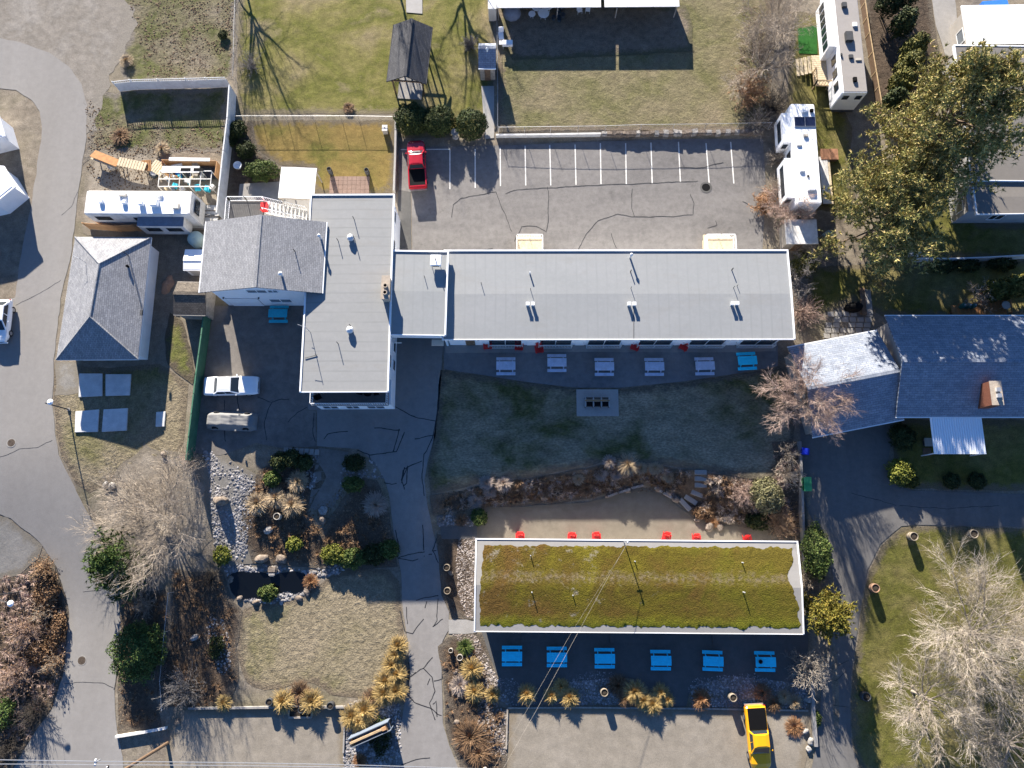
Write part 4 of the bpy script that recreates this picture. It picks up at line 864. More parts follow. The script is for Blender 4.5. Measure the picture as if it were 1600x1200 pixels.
MB().lathe([(.0,0),(.72,0),(.78,.1),(.78,.95),(.6,1.25),(.25,1.36),(0,1.37)],18).build('shell','tank_green',tk,smooth=True); MB().lathe([(0,0),(.2,0),(.2,.08),(0,.08)],12,(0,0,1.36)).build('lid','tank_green',tk)
# --- greenhouse-like row of roofs at the top edge
ftop = frame((776,12),(1062,10),(775,-30),2.6)
tb = root_at('outbuilding', 'low outbuilding with pale pinkish panel roof along the top edge', 'building', ftop)
part(tb,'wall','cream_wall',(.15,ftop[2]-.15,ftop[3]-.6,ftop[3]-.4,0,2.5))
for k in range(4): part(tb,'post','wood_grey',(.1+k*(ftop[2]-.3)/3,.2+k*(ftop[2]-.3)/3,.35,.45,0,2.5))
for k in range(7):
    a = ftop[2]*k/7; b = ftop[2]*(k+1)/7
    if k == 4: MB().slab([(a+.35,0,2.6),(b-.02,0,2.6),(b-.02,ftop[3],2.75),(a+.35,ftop[3],2.75)],.08).build('roof_panel','canvas',tb)
    else: MB().slab([(a,0,2.6),(b-.02,0,2.6),(b-.02,ftop[3],2.75),(a,ftop[3],2.75)],.08).build('roof_panel','canvas',tb)
ftl = frame((763,13),(775,13),(763,-10),2.0); tl = root_at('cream_cabinet', 'small cream box at the top end of the field fence', 'cabinet', ftl); part(tl,'body','cream_wall',(0,ftl[2],0,ftl[3],0,1.9)); part(tl,'lid','canvas',(-.04,ftl[2]+.04,-.04,ftl[3]+.04,1.9,2.0))
# --- white canopy north of the wing
fcn = frame((434.5,309),(490,311),(441,261),2.7); cn = root_at('white_canopy', 'bright white square canopy roof on posts next to the wing', 'canopy', fcn)
part(cn,'roof','roof_white',(0,fcn[2],0,fcn[3],2.6,2.72)); part(cn,'fascia','wood_grey',(.02,fcn[2]-.02,-.03,-.002,2.42,2.68))
for x in (.15,fcn[2]-.15):
    for y in (.15,fcn[3]-.15): MB().cbox((x,y,1.3),.1,.1,2.6).build('post','wood_grey',cn)
# --- left edge sheds
fl1 = frame((-40,319),(29,279),(-40,290),2.7)
l1 = thing('white_shed', 'white shed roof corner poking in at the left edge beside the road', 'shed', P(0,318,0))
pl = [P(-60,255,2.6),P(6,259,2.6),P(25,291,2.6),P(-6,316,2.6),P(-60,328,2.6)]; o0 = l1.location
mbr = MB(); mbr.slab([(p.x-o0.x,p.y-o0.y,p.z) for p in reversed(pl)],.15); mbr.build('roof','roof_white',l1)
mbr = MB(); mbr.prism([(p.x-o0.x-.35,p.y-o0.y) for p in reversed(pl)],0,2.64); mbr.build('wall','white_wall',l1)
l2 = thing('mobile_home', 'pale mobile home end at the far left edge above the white shed', 'mobile home', P(0,215,0)); o0 = l2.location
pl = [P(-60,176,2.6),P(-2,178,2.6),P(8,212,2.6),P(-60,228,2.6)]
mbr = MB(); mbr.slab([(p.x-o0.x,p.y-o0.y,p.z) for p in reversed(pl)],.15); mbr.build('roof','rv_roof',l2); mbr = MB(); mbr.prism([(p.x-o0.x-.3,p.y-o0.y) for p in reversed(pl)],0,2.74); mbr.build('wall','white_wall',l2)
# ================================================================ vehicles
def wheel(root, x, y, r=.36, w=.24, s=1, z=None):
    z = r if z is None else z
    def ring(prof, seg=18):
        m = MB(); vs_ = []; fs_ = []
        for rr_, yy in prof:
            vs_ += [(x+rr_*math.cos(2*math.pi*i/seg), y+yy*s, z+rr_*math.sin(2*math.pi*i/seg)) for i in range(seg)]
        for k in range(len(prof)-1): fs_ += [(k*seg+i,k*seg+(i+1)%seg,(k+1)*seg+(i+1)%seg,(k+1)*seg+i) for i in range(seg)]
        fs_ += [tuple(range(seg)), tuple(range((len(prof)-1)*seg,len(prof)*seg))]
        return m.add(vs_, fs_)
    t = ring([(r*.6,-w/2),(r*.95,-w/2),(r,-w*.35),(r,w*.35),(r*.95,w/2),(r*.6,w/2)]).build('wheel','black_rubber',root,smooth=False)
    ring([(r*.58,w*.3),(r*.58,w*.5),(r*.2,w*.54)],14).build('rim','rim',t); return t
def sect(x, hw, z0, zt, crown=.04, tuck=.1, sh=.12):
    """closed body cross-section"""
    h = [(hw-tuck, z0),(hw, z0+.18),(hw, zt-sh-.12),(hw-.05, zt-sh*.4),(hw-.16, zt),(hw*.45, zt+crown)]
    return [(x, y, z) for y, z in h]+[(x, -y, z) for y, z in reversed(h)]
def cabin(root, b, t, zb_, zt, hb, ht, mat, glass='glass', sides=2, crown=.05, open_back=True):
    """greenhouse: b=(rear,front) at the belt, t=(rear,front) at the roof; +x is forwards"""
    (b0,b1),(t0,t1) = b, t
    m = MB(); e = .03
    base = [(b0,hb,zb_),(b1,hb,zb_),(b1,-hb,zb_),(b0,-hb,zb_)]; top = [(t0,ht,zt),(t1,ht,zt),(t1,-ht,zt),(t0,-ht,zt)]
    ov = [(t0+.1,ht*.55,zt+crown),(t1-.12,ht*.55,zt+crown),(t1-.12,-ht*.55,zt+crown),(t0+.1,-ht*.55,zt+crown)]
    m.add(base+top+ov, [(1,0,4,5),(2,1,5,6),(3,2,6,7),(0,3,7,4),(5,4,8,9),(6,5,9,10),(7,6,10,11),(4,7,11,8),(8,11,10,9)])
    cb_ = m.build('cabin', mat, root)
    def pane(name, A, B, C, D_, u0=.06, u1=.94, v0=.08, v1=.92, off=.012):
        A,B,C,D_ = map(Vector,(A,B,C,D_)); n = (B-A).cross(D_-A).normalized()*off
        f = lambda u,v: (A*(1-u)+B*u)*(1-v)+(D_*(1-u)+C*u)*v+n
        q = [f(u0,v0),f(u1,v0),f(u1,v1),f(u0,v1)]
        MB().add(q+[p-n*1.6 for p in q],[(0,1,2,3),(7,6,5,4),(0,4,5,1),(1,5,6,2),(2,6,7,3),(3,7,4,0)]).build(name, glass, cb_)
    pane('windscreen', base[2], base[1], top[1], top[2]); pane('rear_window', base[0], base[3], top[3], top[0])
    for k in range(sides):
        u0 = .07+k*(.86/sides)+(.02 if k else 0); u1 = .07+(k+1)*(.86/sides)-.02
        pane('side_window', base[1], base[0], top[0], top[1], u0, u1, .12, .86); pane('side_window', base[3], base[2], top[2], top[3], u0, u1, .12, .86)
    return cb_
def car_place(name, label, pf, pr, z=0.0):
    """front and rear ends as pixels on the ground"""
    a = G(*pf); b = G(*pr); d = a-b; m = (a+b)/2
    return thing(name, label, name.split('_')[-1], (m.x,m.y,m.z+z), math.atan2(d.y,d.x))
def lamps(root, x, hw, z, s, mat, name):
    for sy in (-1,1): MB().cbox((x,sy*(hw-.28),z),.06,.36,.14).build(name, mat, root)
def mirrors(root, x, hw, z, mat):
    for sy in (-1,1): MB().cbox((x,sy*(hw+.07),z),.1,.16,.13).build('mirror', mat, root)
def pickup(label, pf, pr, mat, bedmat, cover, L=5.3, hw=.95, z=.075):
    t = car_place('pickup_truck', label, pf, pr, z); f = L/2; r = -L/2
    b = MB().loft([sect(r,hw-.06,.5,1.05,0),sect(r+.1,hw,.42,1.12,.0),sect(r+1.9,hw,.40,1.14,0),sect(r+2.0,hw,.38,1.15,.03),sect(f-1.6,hw,.38,1.16,.05),sect(f-1.2,hw,.38,1.14,.07),sect(f-.45,hw-.03,.38,1.07,.07),sect(f-.12,hw-.1,.42,.96,.05),sect(f,hw-.22,.48,.86,.02)])
    bo = b.build('body', mat, t, smooth=False, bevel=0)
    cabin(t, (r+1.98,f-1.25), (r+2.15,f-1.95), 1.12, 1.74, hw-.06, hw-.24, mat, 'glass', 2)
    part(t,'bed_cover' if cover else 'cargo_bed',bedmat,(r+.12,r+1.92,-hw+.14,hw-.14,1.115,1.15 if not cover else 1.2))
    if not cover:
        for a_ in ((r+.06,r+1.95,-hw+.01,-hw+.13,1.1,1.2),(r+.06,r+1.95,hw-.13,hw-.01,1.1,1.2),(r+.0,r+.11,-hw+.02,hw-.02,1.05,1.2)): part(t,'bed_rail',mat,a_)
    part(t,'rear_bumper','rim',(r-.14,r-.005,-hw+.08,hw-.08,.45,.62)); part(t,'front_bumper','rim',(f-.06,f+.12,-hw+.14,hw-.14,.42,.6))
    lamps(t,f-.02,hw-.12,.76,1,'headlight','headlight'); lamps(t,r-.01,hw+.1,.85,-1,'tail_red','tail_light')
    part(t,'grille','trim_black',(f-.02,f+.025,-.38,.38,.62,.82)); part(t,'tailgate',mat,(r-.035,r+.02,-hw+.2,hw-.2,.62,1.08))
    mirrors(t,f-1.55,hw,1.2,mat)
    for x in (r+1.0,f-.95):
        for s in (-1,1): wheel(t,x,s*(hw-.09),.37,.24,s)
    return t
pickup('red pickup truck with black bed parked in the first car park stall', (651,226), (655,300.5), 'car_red', 'black', False, 5.25, .93, .035)
ypk = pickup('yellow pickup truck with black bed cover parked on the gravel lot', (1184,1189), (1175,1106), 'car_yellow', 'black', True, 5.2, .93, .04)
def sedan(label, pf, pr, mat, L=5.2, hw=.92, boxy=True, z=.045):
    t = car_place('white_car', label, pf, pr, z); t.name = 'sedan_car' if boxy else 'compact_car'; t['category'] = 'car'; f = L/2; r = -L/2
    k = .12 if boxy else .25
    MB().loft([sect(r,hw-k,.45,.78,0),sect(r+.12,hw-.05,.36,.92,.02),sect(r+1.0,hw,.32,.96,.03),sect(-.3,hw,.3,.98,.03),sect(f-1.7,hw,.3,.98,.04),sect(f-.5,hw-.03,.32,.9,.05),sect(f-.15,hw-.07 if boxy else hw-.2,.36,.82,.03),sect(f,hw-k,.42,.7,.01)]).build('body',mat,t)
    if boxy: cabin(t,(r+1.05,f-1.65),(r+1.55,f-2.45),.95,1.4,hw-.07,hw-.22,mat,'glass',2)
    else: cabin(t,(r+.25,f-1.05),(r+.85,f-2.0),.95,1.48,hw-.08,hw-.24,mat,'glass',2)
    part(t,'front_bumper','rim' if boxy else mat,(f-.04,f+.09,-hw+.16,hw-.16,.38,.55)); part(t,'rear_bumper','rim' if boxy else mat,(r-.09,r+.04,-hw+.16,hw-.16,.38,.55))
    lamps(t,f-.01,hw-.12,.66,1,'headlight','headlight'); lamps(t,r+.01,hw-.05,.7,-1,'tail_red','tail_light'); part(t,'grille','trim_black',(f-.02,f+.02,-.35,.35,.5,.68))
    mirrors(t,f-1.95,hw-.04,1.02,mat)
    for x in (r+.95,f-.95):
        for s in (-1,1): wheel(t,x,s*(hw-.11),.33,.2,s)
    return t
sedan('white boxy sedan parked in the rear yard by the green fence', (407,604), (324,606), 'car_white', 5.2, .93)
sedan('white compact car parked on the road, cut by the left edge', (6,540), (14,470), 'car_white', 4.3, .88, False, .075)
# car under a cover: draped grid with folds
t = car_place('covered_car', 'car wrapped in a wrinkled pale grey cover beside the white sedan', (402,660), (326,657), .045)
nx, ny = 70, 40; vv = []; 
def cover_h(u, v):
    ax = abs(v); prof = np.interp(u, [-1,-.97,-.86,-.5,-.32,.05,.3,.62,.9,.98,1], [.1,.5,.74,.82,1.12,1.16,.9,.82,.66,.38,.1])
    side = 1-sstep((ax-.5)/.5)*.88
    return float(prof*side)
for i in range(nx):
    for j in range(ny):
        u = -1+2*i/(nx-1); v = -1+2*j/(ny-1)
        k = math.sin(u*11+v*7+3*mnoise.noise(Vector((u*3,v*3,0))))*.022*(abs(v)**.5+.1)*(1 if u > 0 else .5)+mnoise.noise(Vector((u*4,v*4,2)))*.02
        ww = .93*(1-.16*max(0,abs(u)-.75)/.25)
        vv.append((u*2.42, v*ww+k*.3, max(.03, cover_h(u,v)+k)))
idx = np.arange(nx*ny).reshape(nx,ny); ff = np.stack([idx[:-1,:-1],idx[1:,:-1],idx[1:,1:],idx[:-1,1:]],-1).reshape(-1,4)
npmesh('cover', vv, ff, 'car_cover', t, True)
for s in (-1,1): MB().cbox((.75,s*.98,.98),.15,.16,.13).build('mirror_bulge','car_cover',t)
for x in (-1.5,1.45):
    for s in (-1,1): wheel(t,x,s*.74,.3,.18,s)
# --- travel trailers
def rv_box(root, L, Wd, h, z0, roofm, wallm, taper=0.0, name='body'):
    hw = Wd/2
    m = MB(); prof = lambda x, k=1.0: [(x,-hw*k,z0),(x,hw*k,z0),(x,hw*k,h-.12),(x,(hw-.1)*k,h-.01),(x,-(hw-.1)*k,h-.01),(x,-hw*k,h-.12)]
    secs = [prof(-L/2,.97),prof(-L/2+.15),prof(L/2-.5-taper)]
    if taper: secs += [[(x-.0 if z < h-.5 else x-taper*.6, y, z) for x,y,z in prof(L/2-.1,.96)]]
    else: secs += [prof(L/2,.96)]
    b = m.loft(secs).build(name, wallm, root)
    part(b,'roof_membrane',roofm,(-L/2+.1,L/2-.15-taper,-hw+.09,hw-.09,h-.015,h+.02)); return b
def rv_unit(root, x, y, z, sx, sy, sz, mat='white_paint', name='roof_unit'): return MB().box(x-sx/2,x+sx/2,y-sy/2,y+sy/2,z,z+sz).build(name, mat, root, bevel=min(.05,sz*.3))
def rv_place(name, label, pf, pr, z=3.2, lift=0.0):
    a = P(*pf, z); b = P(*pr, z); d = a-b; m = (a+b)/2
    return thing(name, label, 'trailer', (m.x,m.y,lift), math.atan2(d.y,d.x)), d.length
def rv_window(root, x0, x1, y, z0, z1, s):
    f = part(root,'window','trim_black',(x0,x1,min(y,y+.03*s),max(y,y+.03*s),z0,z1)); part(f,'pane','glass',(x0+.06,x1-.06,min(y+.03*s,y+.045*s),max(y+.03*s,y+.045*s),z0+.06,z1-.06))
# left motor trailer, long axis east-west (front to the east)
t, L = rv_place('travel_trailer', 'white travel trailer with slide-out parked above the hip-roofed garage', (303,317), (134,316), 3.3)
rv_box(t, L, 2.5, 3.35, .55, 'rv_roof', 'white_worn', .35); hw = 1.25
sl = part(t,'slide_out','white_worn',(L/2-5.6,L/2-1.1,-hw-.95,-hw+.02,.75,2.75)); part(sl,'slide_roof','tarp_grey',(L/2-5.62,L/2-1.08,-hw-.97,-hw,2.75,2.79))
rv_window(sl, L/2-5.0, L/2-3.6, -hw-.95, 1.5, 2.3, -1); rv_window(sl, L/2-3.0, L/2-1.5, -hw-.95, 1.5, 2.3, -1)
rv_window(t, -L/2+.7, -L/2+2.2, -hw, 2.0, 2.8, -1); rv_window(t, -L/2+4.4, -L/2+5.1, -hw, 1.6, 2.6, -1)
w_ = part(t,'window','trim_black',(L/2-.11,L/2-.06,-.75,.75,1.8,2.7)); part(w_,'pane','glass',(L/2-.06,L/2-.045,-.7,.7,1.86,2.64))
for px,py,sx,sy,sz,mat in ((158,315,.42,.42,.3,'white_paint'),(194,316,.42,.42,.3,'white_paint'),(221,318,.5,.45,.45,'white_paint'),(242,318,.75,.7,.5,'white_paint'),(275,322,.65,.62,.25,'cream_wall'),(192,304.5,.75,.35,.25,'cream_wall'),(248,305,.75,.3,.2,'white_paint')):
    d = P(px,py,3.5)-t.location; a = -t.rotation_euler.z; rv_unit(t, d.x*math.cos(a)-d.y*math.sin(a), d.x*math.sin(a)+d.y*math.cos(a), 3.36, sx, sy, sz, mat)
part(t,'stripe','tarp_grey',(-L/2+.5,L/2-5.7,-hw-.012,-hw-.002,1.4,1.5))
for x in (-1.2,-.2):
    for s in (-1,1): wheel(t,x,s*1.1,.36,.22,s)
MB().bar((L/2,0,.6),(L/2+.9,0,.5),.06,6).build('tow_hitch','steel_dark',t)
# right upper fifth wheel
t, L = rv_place('fifth_wheel_trailer', 'long fifth-wheel trailer with beige roof and windowed side at top right', (1318,-30), (1336.5,145), 3.6)
rv_box(t, L, 2.5, 3.65, .6, 'rv_roof_tan', 'white_paint', 0); hw = 1.25
sl = part(t,'slide_out','white_paint',(-L/2+5.5,-L/2+11.3,hw-.02,hw+.75,1.0,3.3))
for k in range(6): rv_window(sl, -L/2+5.8+k*.9, -L/2+6.5+k*.9, hw+.75, 1.9, 3.0, 1)
for k in range(3): rv_window(t, -L/2+1.0+k*1.5, -L/2+1.9+k*1.5, hw, 1.9, 2.9, 1)
f_ = part(t,'window','trim_black',(-L/2-.05,-L/2+.0,-.95,-.35,2.5,3.1)); part(f_,'pane','glass',(-L/2-.065,-L/2-.05,-.9,-.4,2.55,3.05)); f_ = part(t,'window','trim_black',(-L/2-.05,-L/2+.0,.35,.95,2.5,3.1)); part(f_,'pane','glass',(-L/2-.065,-L/2-.05,.4,.9,2.55,3.05))
for px,py,sx,sy,sz,mat in ((1319,8,.6,.5,.3,'steel_dark'),(1336,38,.5,.45,.2,'white_paint'),(1326,58,1.1,.75,.4,'steel_dark'),(1330,88,.45,.45,.2,'steel_dark'),(1342,92,.3,.6,.12,'pot_pale'),(1315,85,.3,.2,.2,'steel_dark'),(1336,124,.5,.4,.25,'black')):
    d = P(px,py,3.8)-t.location; a = -t.rotation_euler.z; rv_unit(t, d.x*math.cos(a)-d.y*math.sin(a), d.x*math.sin(a)+d.y*math.cos(a), 3.66, sx, sy, sz, mat)
for x in (-L/2+3.0,-L/2+4.0):
    for s in (-1,1): wheel(t,x,s*1.1,.38,.22,s)
part(t,'bumper','steel_dark',(-L/2-.2,-L/2-.02,-1.1,1.1,.5,.62))
# right lower trailer with solar panel
t, L = rv_place('travel_trailer', 'white travel trailer with dark solar panels beside the car park shrubs', (1253.5,160), (1265,318), 3.3)
rv_box(t, L, 2.45, 3.35, .55, 'rv_roof', 'white_paint', .2); hw = 1.22
for x0,x1 in ((L/2-4.2,L/2-1.0),(-L/2+.8,-L/2+5.0)):
    sl = part(t,'slide_out','white_paint',(x0,x1,hw-.02,hw+.8,.8,2.95)); rv_window(sl, x0+.5, x1-.5, hw+.8, 1.6, 2.5, 1)
    w_ = part(sl,'window','trim_black',(x0-.03,x0-.001,hw+.15,hw+.65,1.7,2.5)); part(w_,'pane','glass',(x0-.045,x0-.03,hw+.2,hw+.6,1.76,2.44))
rv_window(t, -.5, .6, hw, 1.6, 2.6, 1)
for px,py,sx,sy,sz,mat in ((1257,172,.6,.6,.2,'white_paint'),(1268,173,.35,.35,.25,'black'),(1249,226,.3,.5,.15,'white_worn'),(1259,212,.3,.45,.2,'pot_pale'),(1253,265,.5,.5,.2,'white_paint'),(1267,292,.9,.75,.35,'white_paint'),(1263,275,.25,.25,.15,'steel_dark')):
    d = P(px,py,3.45)-t.location; a = -t.rotation_euler.z; rv_unit(t, d.x*math.cos(a)-d.y*math.sin(a), d.x*math.sin(a)+d.y*math.cos(a), 3.36, sx, sy, sz, mat)
for px in (1249.5,1266):
    d = P(px,190,3.45)-t.location; a = -t.rotation_euler.z; x, y = d.x*math.cos(a)-d.y*math.sin(a), d.x*math.sin(a)+d.y*math.cos(a)
    sp_ = part(t,'solar_panel','solar',(x-.5,x+.5,y-.5,y+.5,3.42,3.46)); part(sp_,'panel_frame','galv',(x-.52,x-.501,y-.52,y+.52,3.41,3.47),(x+.501,x+.52,y-.52,y+.52,3.41,3.47),(x-.501,x+.501,y-.52,y-.501,3.41,3.47),(x-.501,x+.501,y+.501,y+.52,3.41,3.47))
for x in (-.6,.4):
    for s in (-1,1): wheel(t,x,s*1.08,.36,.22,s)
MB().bar((L/2,0,.6),(L/2+1.1,0,.5),.06,6).build('tow_hitch','steel_dark',t)
# ================================================================ fences and walls
def line_pts(px, off=0.0): return [G(x,y,off) for x,y in px]
def panel_fence(name, label, px, h, mat, panel=2.4, t=.05, cap=True, postm=None, lattice=False):
    pts = line_pts(px); o = pts[0]; r_ = thing(name, label, 'fence', o)
    for a, b in zip(pts[:-1], pts[1:]):
        L = (b-a).length; n = max(1, round(L/panel)); ang = math.atan2((b-a).y,(b-a).x)
        for k in range(n):
            p = a+(b-a)*(k/n)-o; q = a+(b-a)*((k+1)/n)-o; m = (p+q)/2; l = (q-p).length
            hh = h*(1+.012*math.sin(k*3.1)); top = hh*(.8 if lattice else 1)
            MB().cbox((m.x,m.y,m.z+top/2+.04),l-.1,t,top,ang).build('panel', mat, r_)
            if lattice:
                lm_ = MB()
                for i in range(int(l/.22)): lm_.cbox((m.x+math.cos(ang)*(-l/2+.15+i*.22),m.y+math.sin(ang)*(-l/2+.15+i*.22),m.z+top+hh*.1),.06,.03,hh*.2,ang)
                lm_.cbox((m.x,m.y,m.z+hh),l-.1,.05,.05,ang); lm_.build('lattice', mat, r_)
            MB().cbox((p.x,p.y,p.z+hh/2+.04),.1,.1,hh+.08,ang).build('post', postm or mat, r_)
            if cap and not lattice: MB().cbox((m.x,m.y,m.z+top+.06),l,t+.06,.04,ang).build('cap_rail', postm or mat, r_)
    return r_
def chain_fence(name, label, px, h, post=2.8, mesh=True, gates=()):
    pts = line_pts(px); o = pts[0]; r_ = thing(name, label, 'fence', o)
    for a, b in zip(pts[:-1], pts[1:]):
        L = (b-a).length; n = max(1, round(L/post))
        for k in range(n):
            p = a+(b-a)*(k/n)-o; q = a+(b-a)*((k+1)/n)-o
            MB().bar(p,p+Vector((0,0,h+.05)),.025,6).build('post','galv',r_); MB().bar(p+Vector((0,0,h)),q+Vector((0,0,h)),.016,5).build('top_rail','galv',r_)
            if mesh: MB().add([p+Vector((0,0,.05)),q+Vector((0,0,.05)),q+Vector((0,0,h-.02)),p+Vector((0,0,h-.02))],[(0,1,2,3)]).build('wire_mesh','wire_mesh',r_)
    q = pts[-1]-o; MB().bar(q,q+Vector((0,0,h+.05)),.03,6).build('post','galv',r_); return r_
def low_wall(name, label, px, h, w, mat, seg=2.4, sink=.1, cat='wall'):
    pts = line_pts(px); o = pts[0]; r_ = thing(name, label, cat, o)
    for a, b in zip(pts[:-1], pts[1:]):
        L = (b-a).length; n = max(1, round(L/seg)); ang = math.atan2((b-a).y,(b-a).x)
        for k in range(n):
            p = a+(b-a)*(k/n)-o; q = a+(b-a)*((k+1)/n)-o; m = (p+q)/2
            dz = math.atan2(q.z-p.z,(q-p).xy.length)
            MB().cbox((m.x,m.y,m.z+h/2-sink/2),(q-p).length-.012,w,h+sink,ang,0,-dz).build('wall_block', mat, r_)
    return r_
panel_fence('lattice_fence', 'grey-white panel fence with lattice top on the weedy lot at upper left', [(189,143),(215,140),(300,138),(362,136)], 1.7, 'fence_white', 2.4, lattice=True)
panel_fence('board_fence', 'tall pale weathered board fence between the junk yard and the garden', [(369,150),(366,200),(360,250),(354,305),(350,345)], 1.9, 'fence_white', 1.9, .06)
panel_fence('green_fence', 'tall dark green fence along the rear yard of the motel', [(333,468),(326,530),(318,590),(311,650),(303,722)], 1.7, 'green_fence', 2.2, .06)
panel_fence('white_fence', 'white panel fence at right behind the large pine', [(1408,409),(1470,410),(1530,408),(1640,402)], 1.0, 'fence_white', 2.4, .05)
panel_fence('wood_fence', 'brown timber fence alongside the long fifth-wheel trailer', [(1342,-10),(1352,60),(1362,120),(1374,192)], .95, 'wood_brown', 2.0, .05, postm='wood_raw')
panel_fence('plank_screen', 'orange plywood screen between the left trailer and the hip-roofed garage', [(142,358),(190,362),(250,360)], 1.5, 'plywood', 2.4, .04, cap=False)
chain_fence('chain_fence', 'chain-link fence between upper lawn and the orange fenced lawn', [(372,191),(450,191),(535,191),(562,191),(620,192)], 1.2, 2.7)
chain_fence('chain_fence', 'chain-link fence on top of the kerb wall behind the car park', [(779,208),(860,207),(945,206),(1000,204),(1100,203),(1200,201)], 1.15, 2.7)
chain_fence('chain_fence', 'thin wire fence between upper lawn and planted field at the top', [(778,205),(778,140),(777,60),(776,14)], 1.0, 2.8)
chain_fence('chain_fence', 'wire fence along the bare trees left of the upper lawn', [(371,130),(372,60),(375,-10)], 1.3, 2.8)
chain_fence('chain_fence', 'wire fence below the big bare tree beside the road', [(272,925),(266,985),(259,1060),(262,1105)], 1.2, 2.6)
low_wall('kerb_wall', 'long pale concrete kerb wall at the back of the car park', [(775,214.5),(860,213.5),(938,212)], .5, .2, 'white_worn', 2.3)
rw0 = G(945,210); rw = thing('rubble_wall', 'row of rough stones continuing the kerb wall behind the car park', 'wall', rw0); rn = random.Random(12)
for k in range(34):
    p = G(944+k*7.4,211.5-k*.16+rn.uniform(-.8,.8))-rw0; MB().cbox((p.x,p.y,.18+rn.random()*.1),.5+rn.random()*.25,.4+rn.random()*.2,.45+rn.random()*.25,rn.uniform(-.3,.3),rn.uniform(-.2,.2)).build('stone',rn.choice(['boulder_brown','boulder_pale','boulder_brown']),rw,bevel=.07)
low_wall('side_wall', 'narrow white wall on the left side of the car park', [(620,190),(619,250),(617,302)], .75, .2, 'concrete_pale', 2.4)
low_wall('boundary_wall', 'low concrete wall along the edge of the neighbour driveway', [(1247,690),(1250,760),(1253,850),(1258,915)], .55, .22, 'concrete', 2.4, 1.2)
low_wall('boundary_wall', 'low concrete wall right of the yellow pickup by the pale shrub', [(1267,1065),(1269,1110),(1273,1165)], .4, .3, 'concrete', 2.2, .8)
low_wall('timber_edge', 'thin dark edging between gravel lot and the table court beds', [(793,1106),(900,1105),(1000,1106),(1100,1107),(1262,1110)], .16, .14, 'wood_grey', 2.4)
low_wall('timber_edge', 'thin edging on the left side of the gravel lot', [(793,1106),(791,1170)], .16, .14, 'wood_grey', 2.4)
low_wall('garden_wall', 'low concrete wall below the dry lawn by the gravel lot', [(296,1106),(380,1105),(450,1104)], .32, .18, 'concrete', 2.4)
low_wall('garden_wall', 'low concrete wall right of the golden tufts and planter', [(490,1104),(540,1104)], .32, .18, 'concrete', 2.4)
low_wall('garden_wall', 'thin concrete edging running down beside the sign rock bed', [(540,1104),(537,1176)], .2, .14, 'concrete', 2.4)
low_wall('entry_wall', 'white-topped low wall beside the lower road near the wires', [(183,1150),(225,1143),(262,1136)], .4, .22, 'white_worn', 2.0)
# timber planter between golden tufts
p = G(470,1110); pl = thing('planter_box', 'square timber planter box between two golden grass tufts', 'planter', p)
a = G(452,1120)-p; b = G(488,1121)-p; c = G(488,1102)-p
for q in ((a.x,b.x,a.y-.08,a.y+.08),(a.x,b.x,c.y-.08,c.y+.08)): part(pl,'board','wood_grey',(q[0],q[1],q[2],q[3],-.05,.3))
for x in (a.x,b.x): part(pl,'board','wood_grey',(x-.08,x+.08,a.y+.085,c.y-.085,-.05,.3))
part(pl,'soil','soil_pot',(a.x+.08,b.x-.08,a.y+.08,c.y-.08,-.02,.2))
# ================================================================ motel furniture
def picnic_proto(label, mat, loc, rz, W=1.85):
    t = thing('picnic_table', label, 'picnic table', loc, rz, 'picnic tables')
    for k in range(5): part(t,'plank',mat,(-W/2,W/2,-.42+k*.169,-.42+k*.169+.163,.72,.76))
    for s in (-1,1):
        for k in range(2): part(t,'bench_plank',mat,(-W/2,W/2,s*.74-.15+k*.152,s*.74-.15+k*.152+.147,.42,.46))
    for x in (-W/2+.3,W/2-.3):
        m = MB().cbox((x,0,.68),.05,.72,.08).cbox((x,0,.38),.05,1.62,.08)
        for s in (-1,1): m.bar((x+.05,s*.22,.72),(x+.05,s*.6,0),.05,4)
        m.build('leg_frame',mat,t)
    return t
def picnic(px, py, label, mat, rz=0.0, off=.05, proto={}):
    l = G(px,py,off)
    if mat not in proto: proto[mat] = picnic_proto(label, mat, l, rz); return proto[mat]
    return dup(proto[mat], l, rz, label)
for i,(px,py,rz) in enumerate(((789,572,0),(868,567,0),(941.5,573,0),(1019,573,0),(1097,572,R(1)))):
    nm = ('first','second','third','fourth','fifth')[i]
    picnic(px+1.5, py+2, f'white-painted picnic table, {nm} from the driveway in the shaded motel patio row', 'table_white', rz)
picnic(1164, 566, 'bright blue picnic table at the right end of the shaded motel patio', 'table_blue', R(3))
for i,(px,py,rz) in enumerate(((800,1023.5,0),(869.5,1025,0),(943.5,1027,0),(1030.5,1030,R(-.5)),(1111,1031,R(-2)),(1192,1032,R(-1)))):
    nm = ('first','second','third','fourth','fifth','sixth')[i]
    picnic(px, py, f'bright blue picnic table, {nm} of the row below the mossy building' + (' under a dark pot' if i == 5 else ''), 'table_blue', rz)
picnic(438, 493, 'teal blue picnic table against the white wall of the shingled house', 'table_teal', 0, .05)
l = G(1183,1031,.05+.76); t = thing('table_pot', 'dark round pot standing on the sixth blue picnic table', 'pot', l); MB().lathe([(0,0),(.13,0),(.18,.14),(.2,.15),(.2,.17),(.15,.17),(.14,.1),(0,.1)],16).build('pot','pot_dark',t); MB().lathe([(0,.1),(.138,.1),(.138,.125),(0,.13)],12).build('soil','black',t)
